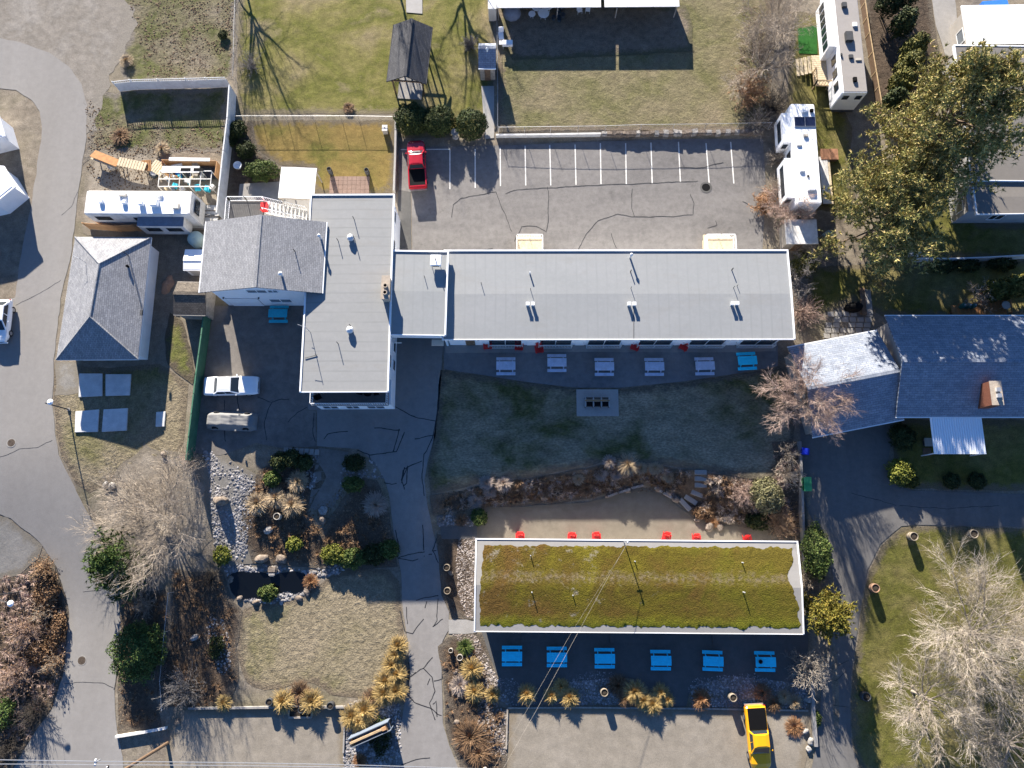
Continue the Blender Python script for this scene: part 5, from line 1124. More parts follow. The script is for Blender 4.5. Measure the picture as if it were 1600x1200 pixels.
def adirondack(label, loc, rz):
    t = thing('adirondack_chair', label, 'chair', loc, rz, 'red garden chairs'); m = 'chair_red'
    for k in range(4): MB().cbox((0,-.3+k*.15,.36-k*.035),.56,.135,.03,0,R(-13)).build('seat_slat',m,t)
    for k in range(5): MB().cbox((-.22+k*.11,.38,.66),.1,.03,.78-abs(k-2)*.05,0,R(-20)).build('back_slat',m,t)
    for s in (-1,1):
        MB().cbox((s*.35,-.02,.55),.14,.74,.03).build('armrest',m,t); MB().cbox((s*.31,-.3,.27),.05,.1,.54).build('leg',m,t); MB().cbox((s*.29,.1,.2),.04,.85,.1,0,R(-16)).build('leg',m,t)
    return t
CH = [(762,541.5,R(5),.05,'red slatted chair nearest the carport under the motel eave'),(811,543,R(-5),.05,'red slatted chair right of the first patio railing'),(842,547,R(8),.05,'red slatted chair left of the second patio railing'),(991,543,R(-20),.05,'red slatted chair by the fourth patio railing'),(1067,543,R(-30),.05,'red slatted chair by the fifth patio railing turned askew'),
 (812.5,836.5,R(0),.03,'red chair at far left on the sand behind the mossy roof'),(893,837.5,R(-4),.03,'red chair, second from left behind the mossy roof'),(931,837,R(3),.03,'red chair, third from left behind the mossy roof'),(1039.5,837,R(-15),.03,'red chair turned askew in the sand behind the mossy roof middle'),(1086,839.5,R(0),.03,'red chair, second from right behind the mossy roof'),(1165,841.5,R(4),.03,'red chair at far right behind the mossy roof')]
ch0 = None
for px,py,rz,off,lab in CH:
    l = G(px,py+(2.5 if py > 800 else 0),off)
    if ch0 is None: ch0 = adirondack(lab, l, rz)
    else: dup(ch0, l, rz, lab)
# fire pit and concrete pad on the lawn
a = G(901,650.5,.06); b = G(965.5,608); pad = thing('concrete_pad', 'square concrete pad with barbecue frame on the shaded lawn', 'pad', a); part(pad,'slab','concrete_pale',(0,b.x-a.x,0,b.y-a.y-.05,0,.08))
c = G(932,630,.14); bq = thing('bench_seat_frame', 'iron barbecue bench frame with wooden rail on the concrete pad', 'barbecue', c)
w = 1.18
for y in (-.42,.0,.42): part(bq,'beam','rust_iron',(-w,w,y-.035,y+.035,.48,.55))
for k in range(4):
    x = -w+.05+k*(2*w-.1)/3; part(bq,'cross_bar','skirt',(x-.03,x+.03,-.5,.5,.555,.6)); part(bq,'leg','rust_iron',(x-.04,x+.04,-.48,-.42,0,.48)); part(bq,'leg','rust_iron',(x-.04,x+.04,.42,.48,0,.48))
part(bq,'wood_rail','seat_brown',(-w,w,.06,.2,.61,.66)); 
for k in range(3): part(bq,'grate','black',(-w+.14+k*.76,-w+.72+k*.76,-.4,.0,.56,.585))
for k in range(3): part(bq,'grate','rust_iron',(-w+.14+k*.76,-w+.72+k*.76,.24,.4,.56,.585))
# barrels and pots
def barrel(px, py, label, mat='barrel_wood', r=.33, h=.55, off=.04, name='barrel_planter'):
    t = thing(name, label, 'planter', G(px,py,off)); MB().lathe([(0,0),(r*.84,0),(r*.98,h*.45),(r,h*.6),(r*.93,h),(r*.8,h),(r*.8,h-.1),(0,h-.1)],20).build('tub',mat,t)
    MB().lathe([(0,0),(r*.79,0),(r*.79,.02),(r*.3,.06),(0,.05)],14,(0,0,h-.12)).build('soil','soil_pot',t)
    for z in (.25,.75): MB().lathe([(r*.99,0),(r*1.015,0),(r*1.015,.05),(r*.99,.05),(r*.99,0)],20,(0,0,h*z)).build('hoop','rust_iron',t)
    return t
barrel(1421,838,'barrel planter on the sunlit grass tip of the neighbour lawn','barrel_wood',.42,.8)
barrel(1515,834,'barrel planter in shade beside the neighbour driveway','barrel_wood',.42,.7)
barrel(1362,918,'terracotta barrel planter at the curve of the neighbour driveway','terracotta',.42,.75)
barrel(1348,1086,'dark barrel planter low on the lawn left of the pale bare tree','pot_dark',.42,.75)
barrel(942,1078,'round tan barrel in the river-rock bed below the third blue table','barrel_wood',.36,1.15)
barrel(1140,1086,'round tan barrel in the river-rock bed left of the yellow pickup','barrel_wood',.36,1.15)
barrel(437,807,'tan pot in the shaded rock garden below the tan grasses','pot_pale',.34,.9)
barrel(699,886,'round pot in the bed left of the mossy building, upper one','barrel_wood',.33,.9)
barrel(700,922,'round pot in the bed left of the mossy building, lower one','barrel_wood',.33,.9)
barrel(425,1094,'dark pot left of the golden tufts on the garden wall','pot_dark',.34,.85)
barrel(519,1100,'dark pot right of the golden tufts at the end of the garden wall','pot_dark',.34,.8)
barrel(473,1107,'dark pot inside the timber planter box','pot_dark',.3,.55)
barrel(719,1026,'pale concrete ring pot in the bed beside the driveway','pot_pale',.3,.5)
barrel(705,1015,'pale leaning stone urn beside the concrete ring pot','pot_pale',.22,.6)
# bins
def bin_(px, py, label, mat, rz=0.0, off=.08, s=1.0):
    t = thing('wheeled_bin', label, 'bin', G(px,py,off), rz)
    MB().loft([[(-.24*s,-.26*s,.08),(.24*s,-.26*s,.08),(.24*s,.26*s,.08),(-.24*s,.26*s,.08)],[(-.3*s,-.34*s,1.0),(.3*s,-.34*s,1.0),(.3*s,.34*s,1.0),(-.3*s,.34*s,1.0)]]).build('body',mat,t)
    part(t,'lid',mat,(-.33*s,.33*s,-.37*s,.37*s,1.0,1.06),bevel=.02); part(t,'handle','black',(-.25*s,.25*s,.37*s,.43*s,.95,1.0))
    for sx in (-.24,.24): wheel(t, sx*s, .3*s, .1, .06, 1)
bin_(1251.5,707,'blue recycling bin beside the neighbour driveway','plastic_blue',R(80),.08,.95)
bin_(1254.5,752,'upper of two green wheeled bins by the low boundary wall','plastic_green',R(90))
bin_(1255,763,'lower of two green wheeled bins by the low boundary wall','plastic_green',R(90))
# concrete pads on the verge
for q,lab in (([(125,584),(161,584),(161,619),(124,621)],'grey concrete pad in shade, upper left of four below the garage'),([(166,585),(206,585),(204,618),(166,619)],'grey concrete pad in shade, upper right of four below the garage'),([(119,643),(156,640),(154,675),(118,676)],'pale concrete pad, lower left of four below the garage'),([(163,640),(201,638),(199,673),(160,675)],'pale concrete pad, lower right of four below the garage'),([(245,644),(260,643),(258,667),(244,667)],'small white concrete slab on the grass near the green fence')):
    pts = [G(x,y) for x,y in q]; o = thing('concrete_pad', lab, 'pad', pts[0]); MB().prism([(p.x-pts[0].x,p.y-pts[0].y) for p in reversed(pts)],0.02,.16).build('slab','slab_pale',o,bevel=.03)
# stepping slabs at the top of the rock garden
sp0 = G(470,703,.08); stp = thing('slab_step', 'row of pale stone slabs edging the rear yard above the rock garden', 'step', sp0)
for k in range(7):
    a = G(444.5+k*8,699.5+k*.5,.06)-sp0; b = G(451+k*8,709+k*.4,.06)-sp0; part(stp,'slab','concrete',(a.x,b.x,b.y,a.y,-.05,.12))
# red brick patio with two pots by the wing
bp = G(516,303,.06); rp = thing('brick_patio', 'small red brick patio slab on the orange lawn behind the wing', 'patio', bp)
a = G(516,276)-bp; b = G(578,276)-bp
rn = random.Random(3); nxb, nyb = 9, 4
for i in range(nxb):
    for j in range(nyb):
        x0 = a.x+(b.x-a.x)*i/nxb; x1 = a.x+(b.x-a.x)*(i+1)/nxb; y0 = a.y*j/nyb; y1 = a.y*(j+1)/nyb
        part(rp,'paver','paver_red',(x0+.01,x1-.01,y0+.01,y1-.01,-.03,.02+rn.random()*.012))
barrel(518,272,'small dark pot at left corner of the red brick patio','pot_dark',.24,1.1); barrel(575,272,'small dark pot at right corner of the red brick patio','pot_dark',.24,.9)
ub = G(603,206,.03); u = thing('utility_box', 'small pale utility box on the orange lawn by the side wall', 'box', ub); part(u,'body','pot_pale',(-.25,.25,-.3,.3,0,.7)); part(u,'lid','white_worn',(-.28,.28,-.33,.33,.7,.76)); MB().lathe([(0,0),(.06,0),(.06,.04),(0,.04)],8,(0,0,.76)).build('knob','black',u)
fo_ = G(712,214,.03); u = thing('stone_fountain', 'small pale birdbath statue between two round dark shrubs', 'statue', fo_); MB().lathe([(0,0),(.35,0),(.3,.1),(.12,.2),(.1,.75),(.35,.85),(.42,.95),(.36,.95),(.1,.9),(0,.9)],16).build('basin','concrete_pale',u); MB().lathe([(0,0),(.12,0),(.09,.25),(.05,.4),(0,.42)],10,(0,0,.9)).build('finial','concrete_pale',u)
# ================================================================ lamps, pole, wires
def lamp_post(base, tip, h, label, off=.05):
    b = G(*base, off); t = thing('street_lamp', label, 'lamp', b); d = P(*tip, h+b.z)-b; d.z = 0
    MB().bar((0,0,0),(0,0,h),.075,8,.05).build('pole','steel_dark',t); MB().bar((0,0,h-.15),(d.x,d.y,h),.04,6).build('arm','steel_dark',t)
    MB().lathe([(0,.06),(.1,.1),(.26,.02),(.28,-.05),(.0,-.08)],14,(d.x,d.y,h)).build('lamp_head','plastic_white',t); MB().lathe([(0,0),(.16,0),(.16,.12),(0,.12)],10).build('base','concrete',t)
lamp_post((108,640), (78,628), 3.6, 'curved street lamp with white head beside the road by the concrete pads')
lamp_post((33,925), (16,943), 4.6, 'street lamp with white head over the brown shrub bank at left')
pb_ = G(262,1161); up = thing('utility_pole', 'leaning-looking wooden utility pole at lower left carrying the wires', 'pole', pb_)
MB().bar((0,0,-.3),(0,0,10.6),.16,10,.11).build('pole','wood_brown',up); part(up,'cross_arm','wood_brown',(-.06,.06,-1.1,1.1,10.0,10.12))
for y in (-1.0,-.5,.5,1.0): MB().lathe([(.04,0),(.06,.05),(.05,.15),(.01,.17)],8,(0,y,10.12)).build('insulator','white_worn',up)
def wire(label, pts, r, mat, sag=.25):
    t = thing('overhead_wire', label, 'wire', pts[0]); mb = MB(); o = Vector(pts[0])
    for a, b in zip(pts[:-1], pts[1:]):
        n = 14; a = Vector(a); b = Vector(b); pr = None
        for k in range(n+1):
            u = k/n; p = a+(b-a)*u-Vector((0,0,4*sag*u*(1-u)))-o
            if pr is not None: mb.bar(pr, p, r, 4, cap=False)
            pr = p
    mb.build('cable', mat, t)
wz = pb_.z+10.2
wire('upper pale overhead wire along the bottom edge at left', [P(-200,1186,wz),P(147,1189.5,wz),P(520,1194.5,wz),P(900,1207,wz)], .03, 'galv', .12)
wire('lower pale overhead wire along the bottom edge at left', [P(-200,1194,wz),P(147,1195,wz),P(520,1198.5,wz),P(900,1210,wz)], .028, 'galv', .12)
ip = P(148,1192,wz); t = thing('wire_insulator', 'white insulator bracket on the overhead wires at bottom left', 'insulator', ip); MB().cbox((0,0,-.1),.12,.5,.12).build('bracket','plastic_white',t); MB().bar((0,0,-.1),(.02,.02,-.7),.07,8).build('drum','galv',t)
mt = wloc(fo, *lx(fo,976,847,zb+3.2), zb+4.85)
wire('service wire slanting across the mossy roof to the gravel lot', [mt, P(905,985,4.4), P(838,1110,6.5), P(770,1230,8.5)], .010, 'wood_grey', .1)
wire('second thinner service wire beside it over the mossy roof', [mt+Vector((.1,0,0)), P(895,985,4.6), P(826,1105,6.8), P(755,1230,8.8)], .007, 'wood_grey', .1)
# sign structure on the rock bed by the driveway
sg0 = G(582,1136,.05); a = G(552,1147)-G(582,1136); b = G(613,1120)-G(582,1136); sg = thing('roadside_sign', 'long slanted signboard with wooden beam on the rock bed by the driveway', 'sign', sg0, math.atan2((b-a).y,(b-a).x)); L = (b-a).length
part(sg,'board','sign_grey',(-L/2,L/2,.14,.2,.35,1.9)); part(sg,'board','sign_grey',(-L/2,L/2,-.6,-.54,.35,1.9)); part(sg,'top_panel','sign_grey',(-L/2+.02,L/2-.02,-.53,.13,1.3,1.4)); part(sg,'beam','wood_raw',(-L/2+.1,L/2-.7,-.28,-.1,1.75,1.95)); part(sg,'end_cap','plywood',(L/2-.68,L/2-.3,-.35,-.05,1.75,1.98)); part(sg,'end_cap','plywood',(-L/2+.08,-L/2+.4,-.5,-.3,1.2,1.7))
for x in (-L/2+.3,L/2-.3): part(sg,'post','wood_brown',(x-.07,x+.07,-.5,.1,-.1,1.8))
# log bollard by the lower bed
lb = G(758,1200,.05); t = thing('log_post', 'pale upright log post at the bottom of the bed beside the gravel lot', 'post', lb); MB().bar((0,0,0),(0.0,-.1,2.3),.2,12,.17).build('log','log_pale',t); MB().lathe([(0,0),(.175,0),(.16,.05),(0,.06)],12,(0,-.1,2.3)).build('cut_end','white_worn',t)
# ================================================================ yard clutter
# open plywood pen with scrap
pn0 = G(300,272); pn = thing('plywood_pen', 'open-topped orange plywood pen full of scrap in the junk yard', 'pen', pn0)
def wseg(root, o, pa, pb, h, t, mat, name, z=0.0, lean=0.0):
    a = G(*pa)-o; b = G(*pb)-o; m = (a+b)/2; d = b-a; return MB().cbox((m.x,m.y,m.z+h/2+z),d.length,t,h,math.atan2(d.y,d.x),lean).build(name, mat, root)
wseg(pn,pn0,(260,258),(344,260),1.15,.05,'plywood','panel'); wseg(pn,pn0,(260,260),(262,275),1.1,.05,'plywood','panel'); wseg(pn,pn0,(345,260),(342,282),1.1,.05,'plywood','panel'); wseg(pn,pn0,(263,277),(285,281),.8,.05,'plywood','panel')
wseg(pn,pn0,(272,257),(335,258),.12,.35,'canvas','sill_board',1.05)
for px,py,sx,sy,sz,rz,mat,z in ((282,268,1.1,.9,.06,.2,'white_worn',.7),(282,276,.5,.45,.6,.3,'tarp_blue',.0),(309,270,.6,1.5,.7,.1,'wood_grey',0),(327,272,1.7,1.2,.25,0,'steel_dark',0),(297,274,.5,.6,.4,.5,'pot_dark',0)):
    p = G(px,py)-pn0; MB().cbox((p.x,p.y,z+sz/2+.03),sx,sy,sz,rz).build('scrap',mat,pn,bevel=.02)
# fallen fence run (leaning boards and pallet)
fb0 = G(185,262); fb_ = thing('fallen_board', 'orange board lying tilted at the left end of the junk yard', 'board', fb0); a = G(152,246)-fb0; b = G(192,262)-fb0; m = (a+b)/2
MB().cbox((m.x,m.y,.85),(b-a).length,.95,.05,math.atan2((b-a).y,(b-a).x),R(-18)).build('board','wood_orange',fb_); MB().bar((a.x+.3,a.y-.3,0),(a.x+.3,a.y-.1,.8),.06,5).build('prop','wood_grey',fb_); MB().bar((b.x-.4,b.y-.3,0),(b.x-.4,b.y,.8),.06,5).build('prop','wood_grey',fb_)
MB().cbox((m.x-.2,m.y-.45,.7),(b-a).length,.2,.05,math.atan2((b-a).y,(b-a).x)).build('edge_board','wood_pale',fb_)
def pallet(px0, px1, wd, z, label, mat, n=8):
    o = G(*px0); d = G(*px1)-o; t = thing('slatted_pallet', label, 'pallet', o, math.atan2(d.y,d.x)); L = d.length
    for k in range(n): MB().cbox((L*(k+.5)/n,0,z),L/n*.8,wd,.04).build('slat',mat,t)
    for y in (-wd*.4,0,wd*.4): part(t,'runner','wood_grey',(0,L,y-.05,y+.05,z-.14,z-.022))
    for x in (.2,L-.2):
        for y in (-wd*.4,wd*.4): MB().bar((x,y,0),(x,y,z-.1),.05,4).build('leg','wood_grey',t)
    return t
pallet((192,259),(235,268), .95, .95, 'pale slatted panel propped level beside the orange board', 'wood_pale', 10)
pallet((227,265),(242,264), 1.2, .8, 'small orange slatted pallet between pale panel and pen', 'wood_orange', 6)
pallet((243,262),(262,273), 1.3, .75, 'pale slatted panel leaning against the plywood pen', 'wood_pale', 6)
for px,py,rz,lab,mat in ((178,263,.3,'white bucket under the tilted orange board','pot_pale'),(243,275,.2,'blue bag pile beside the small pallet','plastic_dark')):
    t = thing('bucket' if 'bucket' in lab else 'bag', lab, 'bucket' if 'bucket' in lab else 'bag', G(px,py)); MB().lathe([(0,0),(.3,0),(.42,.35),(.38,.6),(.2,.62),(0,.6)],12).build('shell',mat,t,smooth=True); MB().lathe([(.2,0),(.4,.0),(.3,.06),(.0,.06)],10,(.1,.1,.6)).build('top','white_worn',t)
# white-framed racks
rk0 = G(256,302); rk = thing('white_rack', 'white-framed shelving and glass racks crowded behind the left trailer', 'rack', rk0); a = G(258,302)-rk0; b = G(338,302)-rk0; c = G(258,279)-rk0
for i in range(6):
    x = a.x+(b.x-a.x)*i/5
    for y in (a.y,c.y): MB().bar((x,y,0),(x,y,1.5+.1*(i%2)),.05,4).build('post','white_worn',rk)
    MB().bar((x,a.y,1.5),(x,c.y,1.5),.05,4).build('cross_rail','white_worn',rk)
for y,z in ((a.y,1.5),((a.y+c.y)/2,1.5),(c.y,1.6)): MB().bar((a.x,y,z),(b.x,y,z),.06,4).build('rail','white_worn',rk)
part(rk,'top_board','canvas',(a.x+.3,b.x-1.2,c.y-.2,c.y+.5,1.62,1.68)); 
for k in range(2): part(rk,'window','black',(a.x+2.2+k*1.3,a.x+3.2+k*1.3,c.y-.05,c.y+.28,1.685,1.70))
rn = random.Random(8)
for k in range(16):
    x = a.x+rn.random()*(b.x-a.x); y = a.y+rn.random()*(c.y-a.y)*.85; s = .25+rn.random()*.4
    MB().cbox((x,y,.55+rn.random()*.6),s,s*(.6+rn.random()*.6),.2+rn.random()*.3,rn.random()*3).build('stored_item',rn.choice(['white_worn','white_worn','glass_grey','skirt','pot_dark','wood_pale','table_teal']),rk,bevel=.02)
dk0 = G(298,358); dk_ = thing('plank_walk', 'weathered pale plank walkway beside the board fence', 'deck', dk0); a = G(302,360)-dk0; b = G(340,360)-dk0; c = G(302,322)-dk0
for k in range(16): part(dk_,'plank','white_worn' if k%4 else 'wood_grey',(a.x+.03*math.sin(k*5),b.x+.05*math.sin(k*3),a.y+(c.y-a.y)*k/16,a.y+(c.y-a.y)*(k+.88)/16,.12,.2))
pallet((302,313),(316,322), 1.0, .45, 'grey wooden pallet stack at the end of the plank walkway', 'wood_grey', 6)
# bird bath / white basin in dark garden and urn
t = thing('white_basin', 'white oval basin in the dark garden beside the board fence', 'basin', G(374,262)); MB().lathe([(0,0),(.2,0),(.22,.4),(.45,.55),(.42,.58),(.15,.45),(0,.44)],16).build('bowl','plastic_white',t)
t = thing('red_cooler', 'red and white box on the porch beside the white stair', 'box', P(415,326,2.62)); MB().box(-.3,.3,-.4,.4,0,.5).build('body','chair_red',t,bevel=.03); MB().box(-.32,.32,-.42,.42,.5,.56).build('lid','chair_red',t)
# clay heap beside the garage
def heap(name, px, py, r, h, mat, label, cat, seed, sx=1.0, rz=0.0):
    n, m = 24, 8; vv = [(0,0,h)]; 
    for j in range(1,m+1):
        for i in range(n):
            a = 2*math.pi*i/n; rr_ = r*j/m*(1+.3*mnoise.noise(Vector((math.cos(a)*1.5,math.sin(a)*1.5,seed)))); z = h*math.cos(math.pi/2*j/m)*(1+.4*mnoise.noise(Vector((math.cos(a)*2*j/m,math.sin(a)*2*j/m,seed+4))))
            vv.append((rr_*math.cos(a)*sx,rr_*math.sin(a),max(z,-.02)))
    ff = [(0,1+i,1+(i+1)%n) for i in range(n)]+[(1+(j-1)*n+i,1+j*n+i,1+j*n+(i+1)%n,1+(j-1)*n+(i+1)%n) for j in range(1,m) for i in range(n)]
    o = MB().add(vv,ff).build(name,mat,None,loc=G(px,py,.02),rz=rz); tag(o,label,cat); return o
heap('clay_heap', 262, 446, 1.0, .4, 'terracotta', 'heap of orange clay tiles in the shade beside the garage', 'heap', 2, .55, R(-15))
# white patio furniture by the top outbuilding
round_table(G(838,18),.5,.72,'white round plastic table, left of the big three at the field top','plastic_white')
round_table(G(856,16),.52,.74,'white round plastic table, rightmost of the group at the field top','plastic_white')
round_table(G(849,28),.6,.76,'largest white round plastic table at the front of the field-top group','plastic_white')
round_table(G(831,27),.38,.55,'smallest white round plastic table at the left of the field-top group','plastic_white')
patio_chair(G(905,20),R(15),'white plastic chair, left of the pair at the field top','plastic_white'); patio_chair(G(918,19),R(-8),'white plastic chair, right of the pair at the field top','plastic_white')
t = thing('folded_tarp', 'grey tarp draped over a stack at the top left of the field', 'tarp', G(800,22)); MB().lathe([(0,0),(1.0,0),(.95,.3),(.7,.75),(.3,.95),(0,.9)],11).build('cover','tarp_grey',t,smooth=True); part(t,'green_screen','shed_teal',(-1.1,1.1,.7,.8,0,1.3))
t = thing('white_chair_frame', 'white plastic lounger standing by the field fence', 'lounger', G(783,60)); MB().cbox((0,.0,.4),.55,.9,.06,.1).build('seat','plastic_white',t); MB().cbox((0,.55,.7),.55,.06,.6,.1,R(-20)).build('backrest','plastic_white',t)
for sx in (-.22,.22): part(t,'leg','plastic_white',(sx-.03,sx+.03,-.35,-.29,0,.4)); part(t,'leg','plastic_white',(sx-.03,sx+.03,.3,.36,0,.4))
t = thing('white_barbecue', 'white box cart on the field beside the small shed', 'cart', G(793,74)); MB().box(-.55,.55,-.3,.3,.45,.85).build('body','plastic_white',t,bevel=.04); part(t,'shelf','skirt',(-.9,-.56,-.25,.25,.75,.79))
for sx in (-.45,.45): part(t,'leg','galv',(sx-.03,sx+.03,-.25,.25,0,.45))
t = thing('pot_cluster', 'dark garden pots grouped beside the white round tables', 'pots', G(872,24))
for k,(dx,dy,r,h) in enumerate(((0,0,.3,.5),(.3,.75,.32,.7),(-.5,-.5,.25,.4),(.5,-.2,.28,.45),(.1,-.7,.24,.4))): MB().lathe([(0,0),(r*.75,0),(r,h),(r*.85,h),(r*.8,h-.08),(0,h-.08)],12,(dx,dy,0)).build('pot',('plastic_dark','pot_dark')[k%2],t)
# deck beside the fifth wheel
d0 = G(1280,128); dt = thing('timber_deck', 'fresh timber deck with steps beside the long fifth-wheel trailer', 'deck', d0); a = P(1272,134,.8)-d0; b = P(1297,134,.8)-d0; c = P(1270,86,.8)-d0
n = 15
for k in range(n): part(dt,'plank','wood_pale',(a.x,b.x,a.y+(c.y-a.y)*k/n,a.y+(c.y-a.y)*(k+.9)/n,.72,.78))
for k in range(4): part(dt,'step','wood_pale',(a.x-.35*(k+1),a.x-.35*k-.02,c.y-2.0,c.y,.55-k*.16,.6-k*.16))
railing(dt,[(a.x,c.y-2.1,.78),(a.x,a.y,.78),(b.x,a.y,.78)],.9,'wood_raw',.3,.1,'railing',.04)
for x in (a.x+.1,b.x-.1): MB().bar((x,a.y+.1,0),(x,a.y+.1,.72),.06,4).build('post','wood_raw',dt)
t = thing('red_deck_box', 'low red-brown deck box right of the solar trailer', 'box', G(1291,245)); part(t,'top','wood_deck',(-.8,1.0,-.6,.6,.5,.56)); part(t,'body','wood_brown',(-.75,.95,-.55,.55,0,.5))
t = thing('trailer_ramp', 'pale narrow boardwalk along the right side of the solar trailer', 'boardwalk', G(1290,285)); part(t,'deck','white_worn',(-.7,.15,-2.6,2.6,.45,.52)); part(t,'joist','wood_brown',(-.6,.1,-2.5,2.5,.0,.45)); part(t,'edge_board','wood_pale',(.16,.4,-2.6,2.6,.4,.47))
fsh = frame((1229,381),(1279,381),(1231,343),2.0); t = root_at('shed_cube', 'small pale flat-roofed shed tangled in bare shrubs beside the motel end', 'shed', fsh); part(t,'roof','white_worn',(0,fsh[2],0,fsh[3],1.9,2.0)); part(t,'wall','wood_grey',(.12,fsh[2]-.12,.12,fsh[3]-.12,0,1.88)); part(t,'door','wood_brown',(1.0,1.8,.05,.117,.05,1.7))
t = thing('compost_box', 'small teal-grey compost box right of the pale shed', 'box', G(1290,372)); MB().loft([[(-.5,-.5,0),(.5,-.5,0),(.5,.5,0),(-.5,.5,0)],[(-.38,-.38,.8),(.38,-.38,.8),(.38,.38,.8),(-.38,.38,.8)]]).build('body','tank_green',t,rz=R(40)); part(t,'lid','tank_green',(-.3,.3,-.3,.3,.8,.86))
# flagstone patio left of the neighbour house
fl0 = G(1330,500); ft_ = thing('flagstone_patio', 'grey flagstone patio between the motel end and the neighbour house', 'patio', fl0); rn = random.Random(5)
for i in range(6):
    for j in range(5):
        x0 = 1292+i*12+j*-1.5; y0 = 487+j*8.5
        if rn.random() < .12: continue
        pts = [G(x0+rn.random()*1.5,y0+7.6),G(x0+11,y0+7.4+rn.random()),G(x0+11-rn.random()*1.5,y0+.3),G(x0+.4,y0+rn.random())]
        MB().prism([(p.x-fl0.x,p.y-fl0.y) for p in pts],0,.07+rn.random()*.02).build('flagstone','concrete',ft_)
t = thing('plank_bench', 'brown timber bench end beside the black covered grill', 'bench', G(1345,470)); part(t,'seat','wood_brown',(-.25,.25,-1.6,1.2,.4,.48)); part(t,'leg','wood_brown',(-.2,.2,-1.4,-1.3,0,.4)); part(t,'leg','wood_brown',(-.2,.2,.9,1.0,0,.4))
t = thing('stone_slab', 'grey stone slab beside the brown timber bench', 'slab', G(1354,470)); part(t,'slab','concrete',(-.45,.45,-1.4,1.2,.0,.12))
t = thing('covered_grill', 'black covered grill on the flagstone patio', 'grill', G(1331,482)); MB().lathe([(0,0),(.6,0),(.66,.4),(.55,.85),(.25,1.0),(0,1.0)],12).build('cover','black',t,smooth=True); t.scale = (1.35,.8,1); MB().lathe([(0,0),(.12,0),(.1,.06),(0,.07)],8,(0,0,1.0)).build('knob','black',t)
# neighbour's back deck
nd0 = G(1520,488); ndk = thing('orange_deck', 'orange timber deck with railing behind the neighbour house', 'deck', nd0); a = P(1488,492,.5)-nd0; b = P(1572,492,.5)-nd0; c = P(1488,474,.5)-nd0; e_ = P(1572,460,.5)-nd0
for k in range(14):
    x0 = a.x+(b.x-a.x)*k/14; x1 = a.x+(b.x-a.x)*(k+.92)/14; yt = c.y+(e_.y-c.y)*max(0,(k-5)/8) if k > 5 else c.y-.2*(k < 2); part(ndk,'plank','wood_orange',(x0,x1,a.y,min(yt,e_.y),.42,.5))
part(ndk,'joist','wood_brown',(a.x,b.x,a.y+.2,a.y+.4,0,.42)); railing(ndk,[(b.x,a.y,.5),(b.x,e_.y,.5),(b.x-2.4,e_.y,.5)],.9,'wood_orange',.25,.1,'railing',.04)
for i,px in enumerate((1500.5,1509,1517)):
    l = P(px,480,.5); t = thing('propane_bottle', ('leftmost','middle','rightmost')[i]+' of three green pots in a row on the orange deck', 'pot', l); MB().lathe([(0,0),(.2,0),(.24,.3),(.24,.6),(.14,.75),(0,.76)],12).build('bottle','shed_teal',t); MB().lathe([(0,0),(.08,0),(.08,.1),(0,.1)],8,(0,0,.75)).build('cap','galv',t)
l = P(1565,480,.5); round_table(l,.42,.7,'round grey table in the right corner of the orange deck','pot_pale')
lp = G(1528,455); t = thing('yard_lamp', 'slim garden lamp post on the dark lawn by the cedar hedge', 'lamp', lp); MB().bar((0,0,0),(0,0,2.4),.04,6).build('pole','wood_brown',t); MB().lathe([(0,0),(.1,0),(.12,.15),(0,.22)],8,(0,0,2.4)).build('lamp_head','plastic_white',t)
t = thing('white_planters', 'pile of white bags beside the white fence under the pine', 'bags', G(1427,398))
for k in range(4): MB().cbox((-.6+k*.42,.1*(k%2),.15),.45,.6,.25,.3*k).build('bag','plastic_white',t,bevel=.06)
t = thing('chimney_bench', 'dark bench with tray under the patio awning edge', 'bench', G(1447,690)); part(t,'seat','pot_pale',(-.4,.4,-.5,.3,.4,.46)); part(t,'base','steel_dark',(-.35,.35,-.4,.2,0,.4)); part(t,'mat','wood_brown',(-.45,.35,-1.4,-.6,.03,.06))
# ================================================================ stones
def ico():
    bm = bmesh.new(); bmesh.ops.create_icosphere(bm, subdivisions=1, radius=1.0); v = np.array([tuple(p.co) for p in bm.verts]); f = np.array([[q.index for q in fc.verts] for fc in bm.faces]); bm.free(); return v, f
def octa():
    v = np.array([(1,0,0),(0,1,0),(-1,0,0),(0,-1,0),(0,0,1),(.7,.7,-.3),(-.7,.7,-.3),(-.7,-.7,-.3),(.7,-.7,-.3)],float); f = np.array([(0,5,4),(5,1,4),(1,6,4),(6,2,4),(2,7,4),(7,3,4),(3,8,4),(8,0,4)]); return v, f
ICO, OCT = ico(), octa()
def in_polys(px_polys, n, seed):
    rng = np.random.default_rng(seed); out = []
    polys = [wpoly(p) for p in px_polys]; areas = []
    for p in polys: A = np.array(p); areas.append(abs(.5*np.sum(A[:,0]*np.roll(A[:,1],-1)-A[:,1]*np.roll(A[:,0],-1))))
    tot = sum(areas)
    for p, ar in zip(polys, areas):
        A = np.array(p); k = int(n*ar/tot)+1; got = []
        while len(got) < k:
            q = rng.random((k*3,2))*(A.max(0)-A.min(0))+A.min(0); m = inside_np(q[:,0],q[:,1],p); got += list(q[m])
        out += got[:k]
    return np.array(out), rng
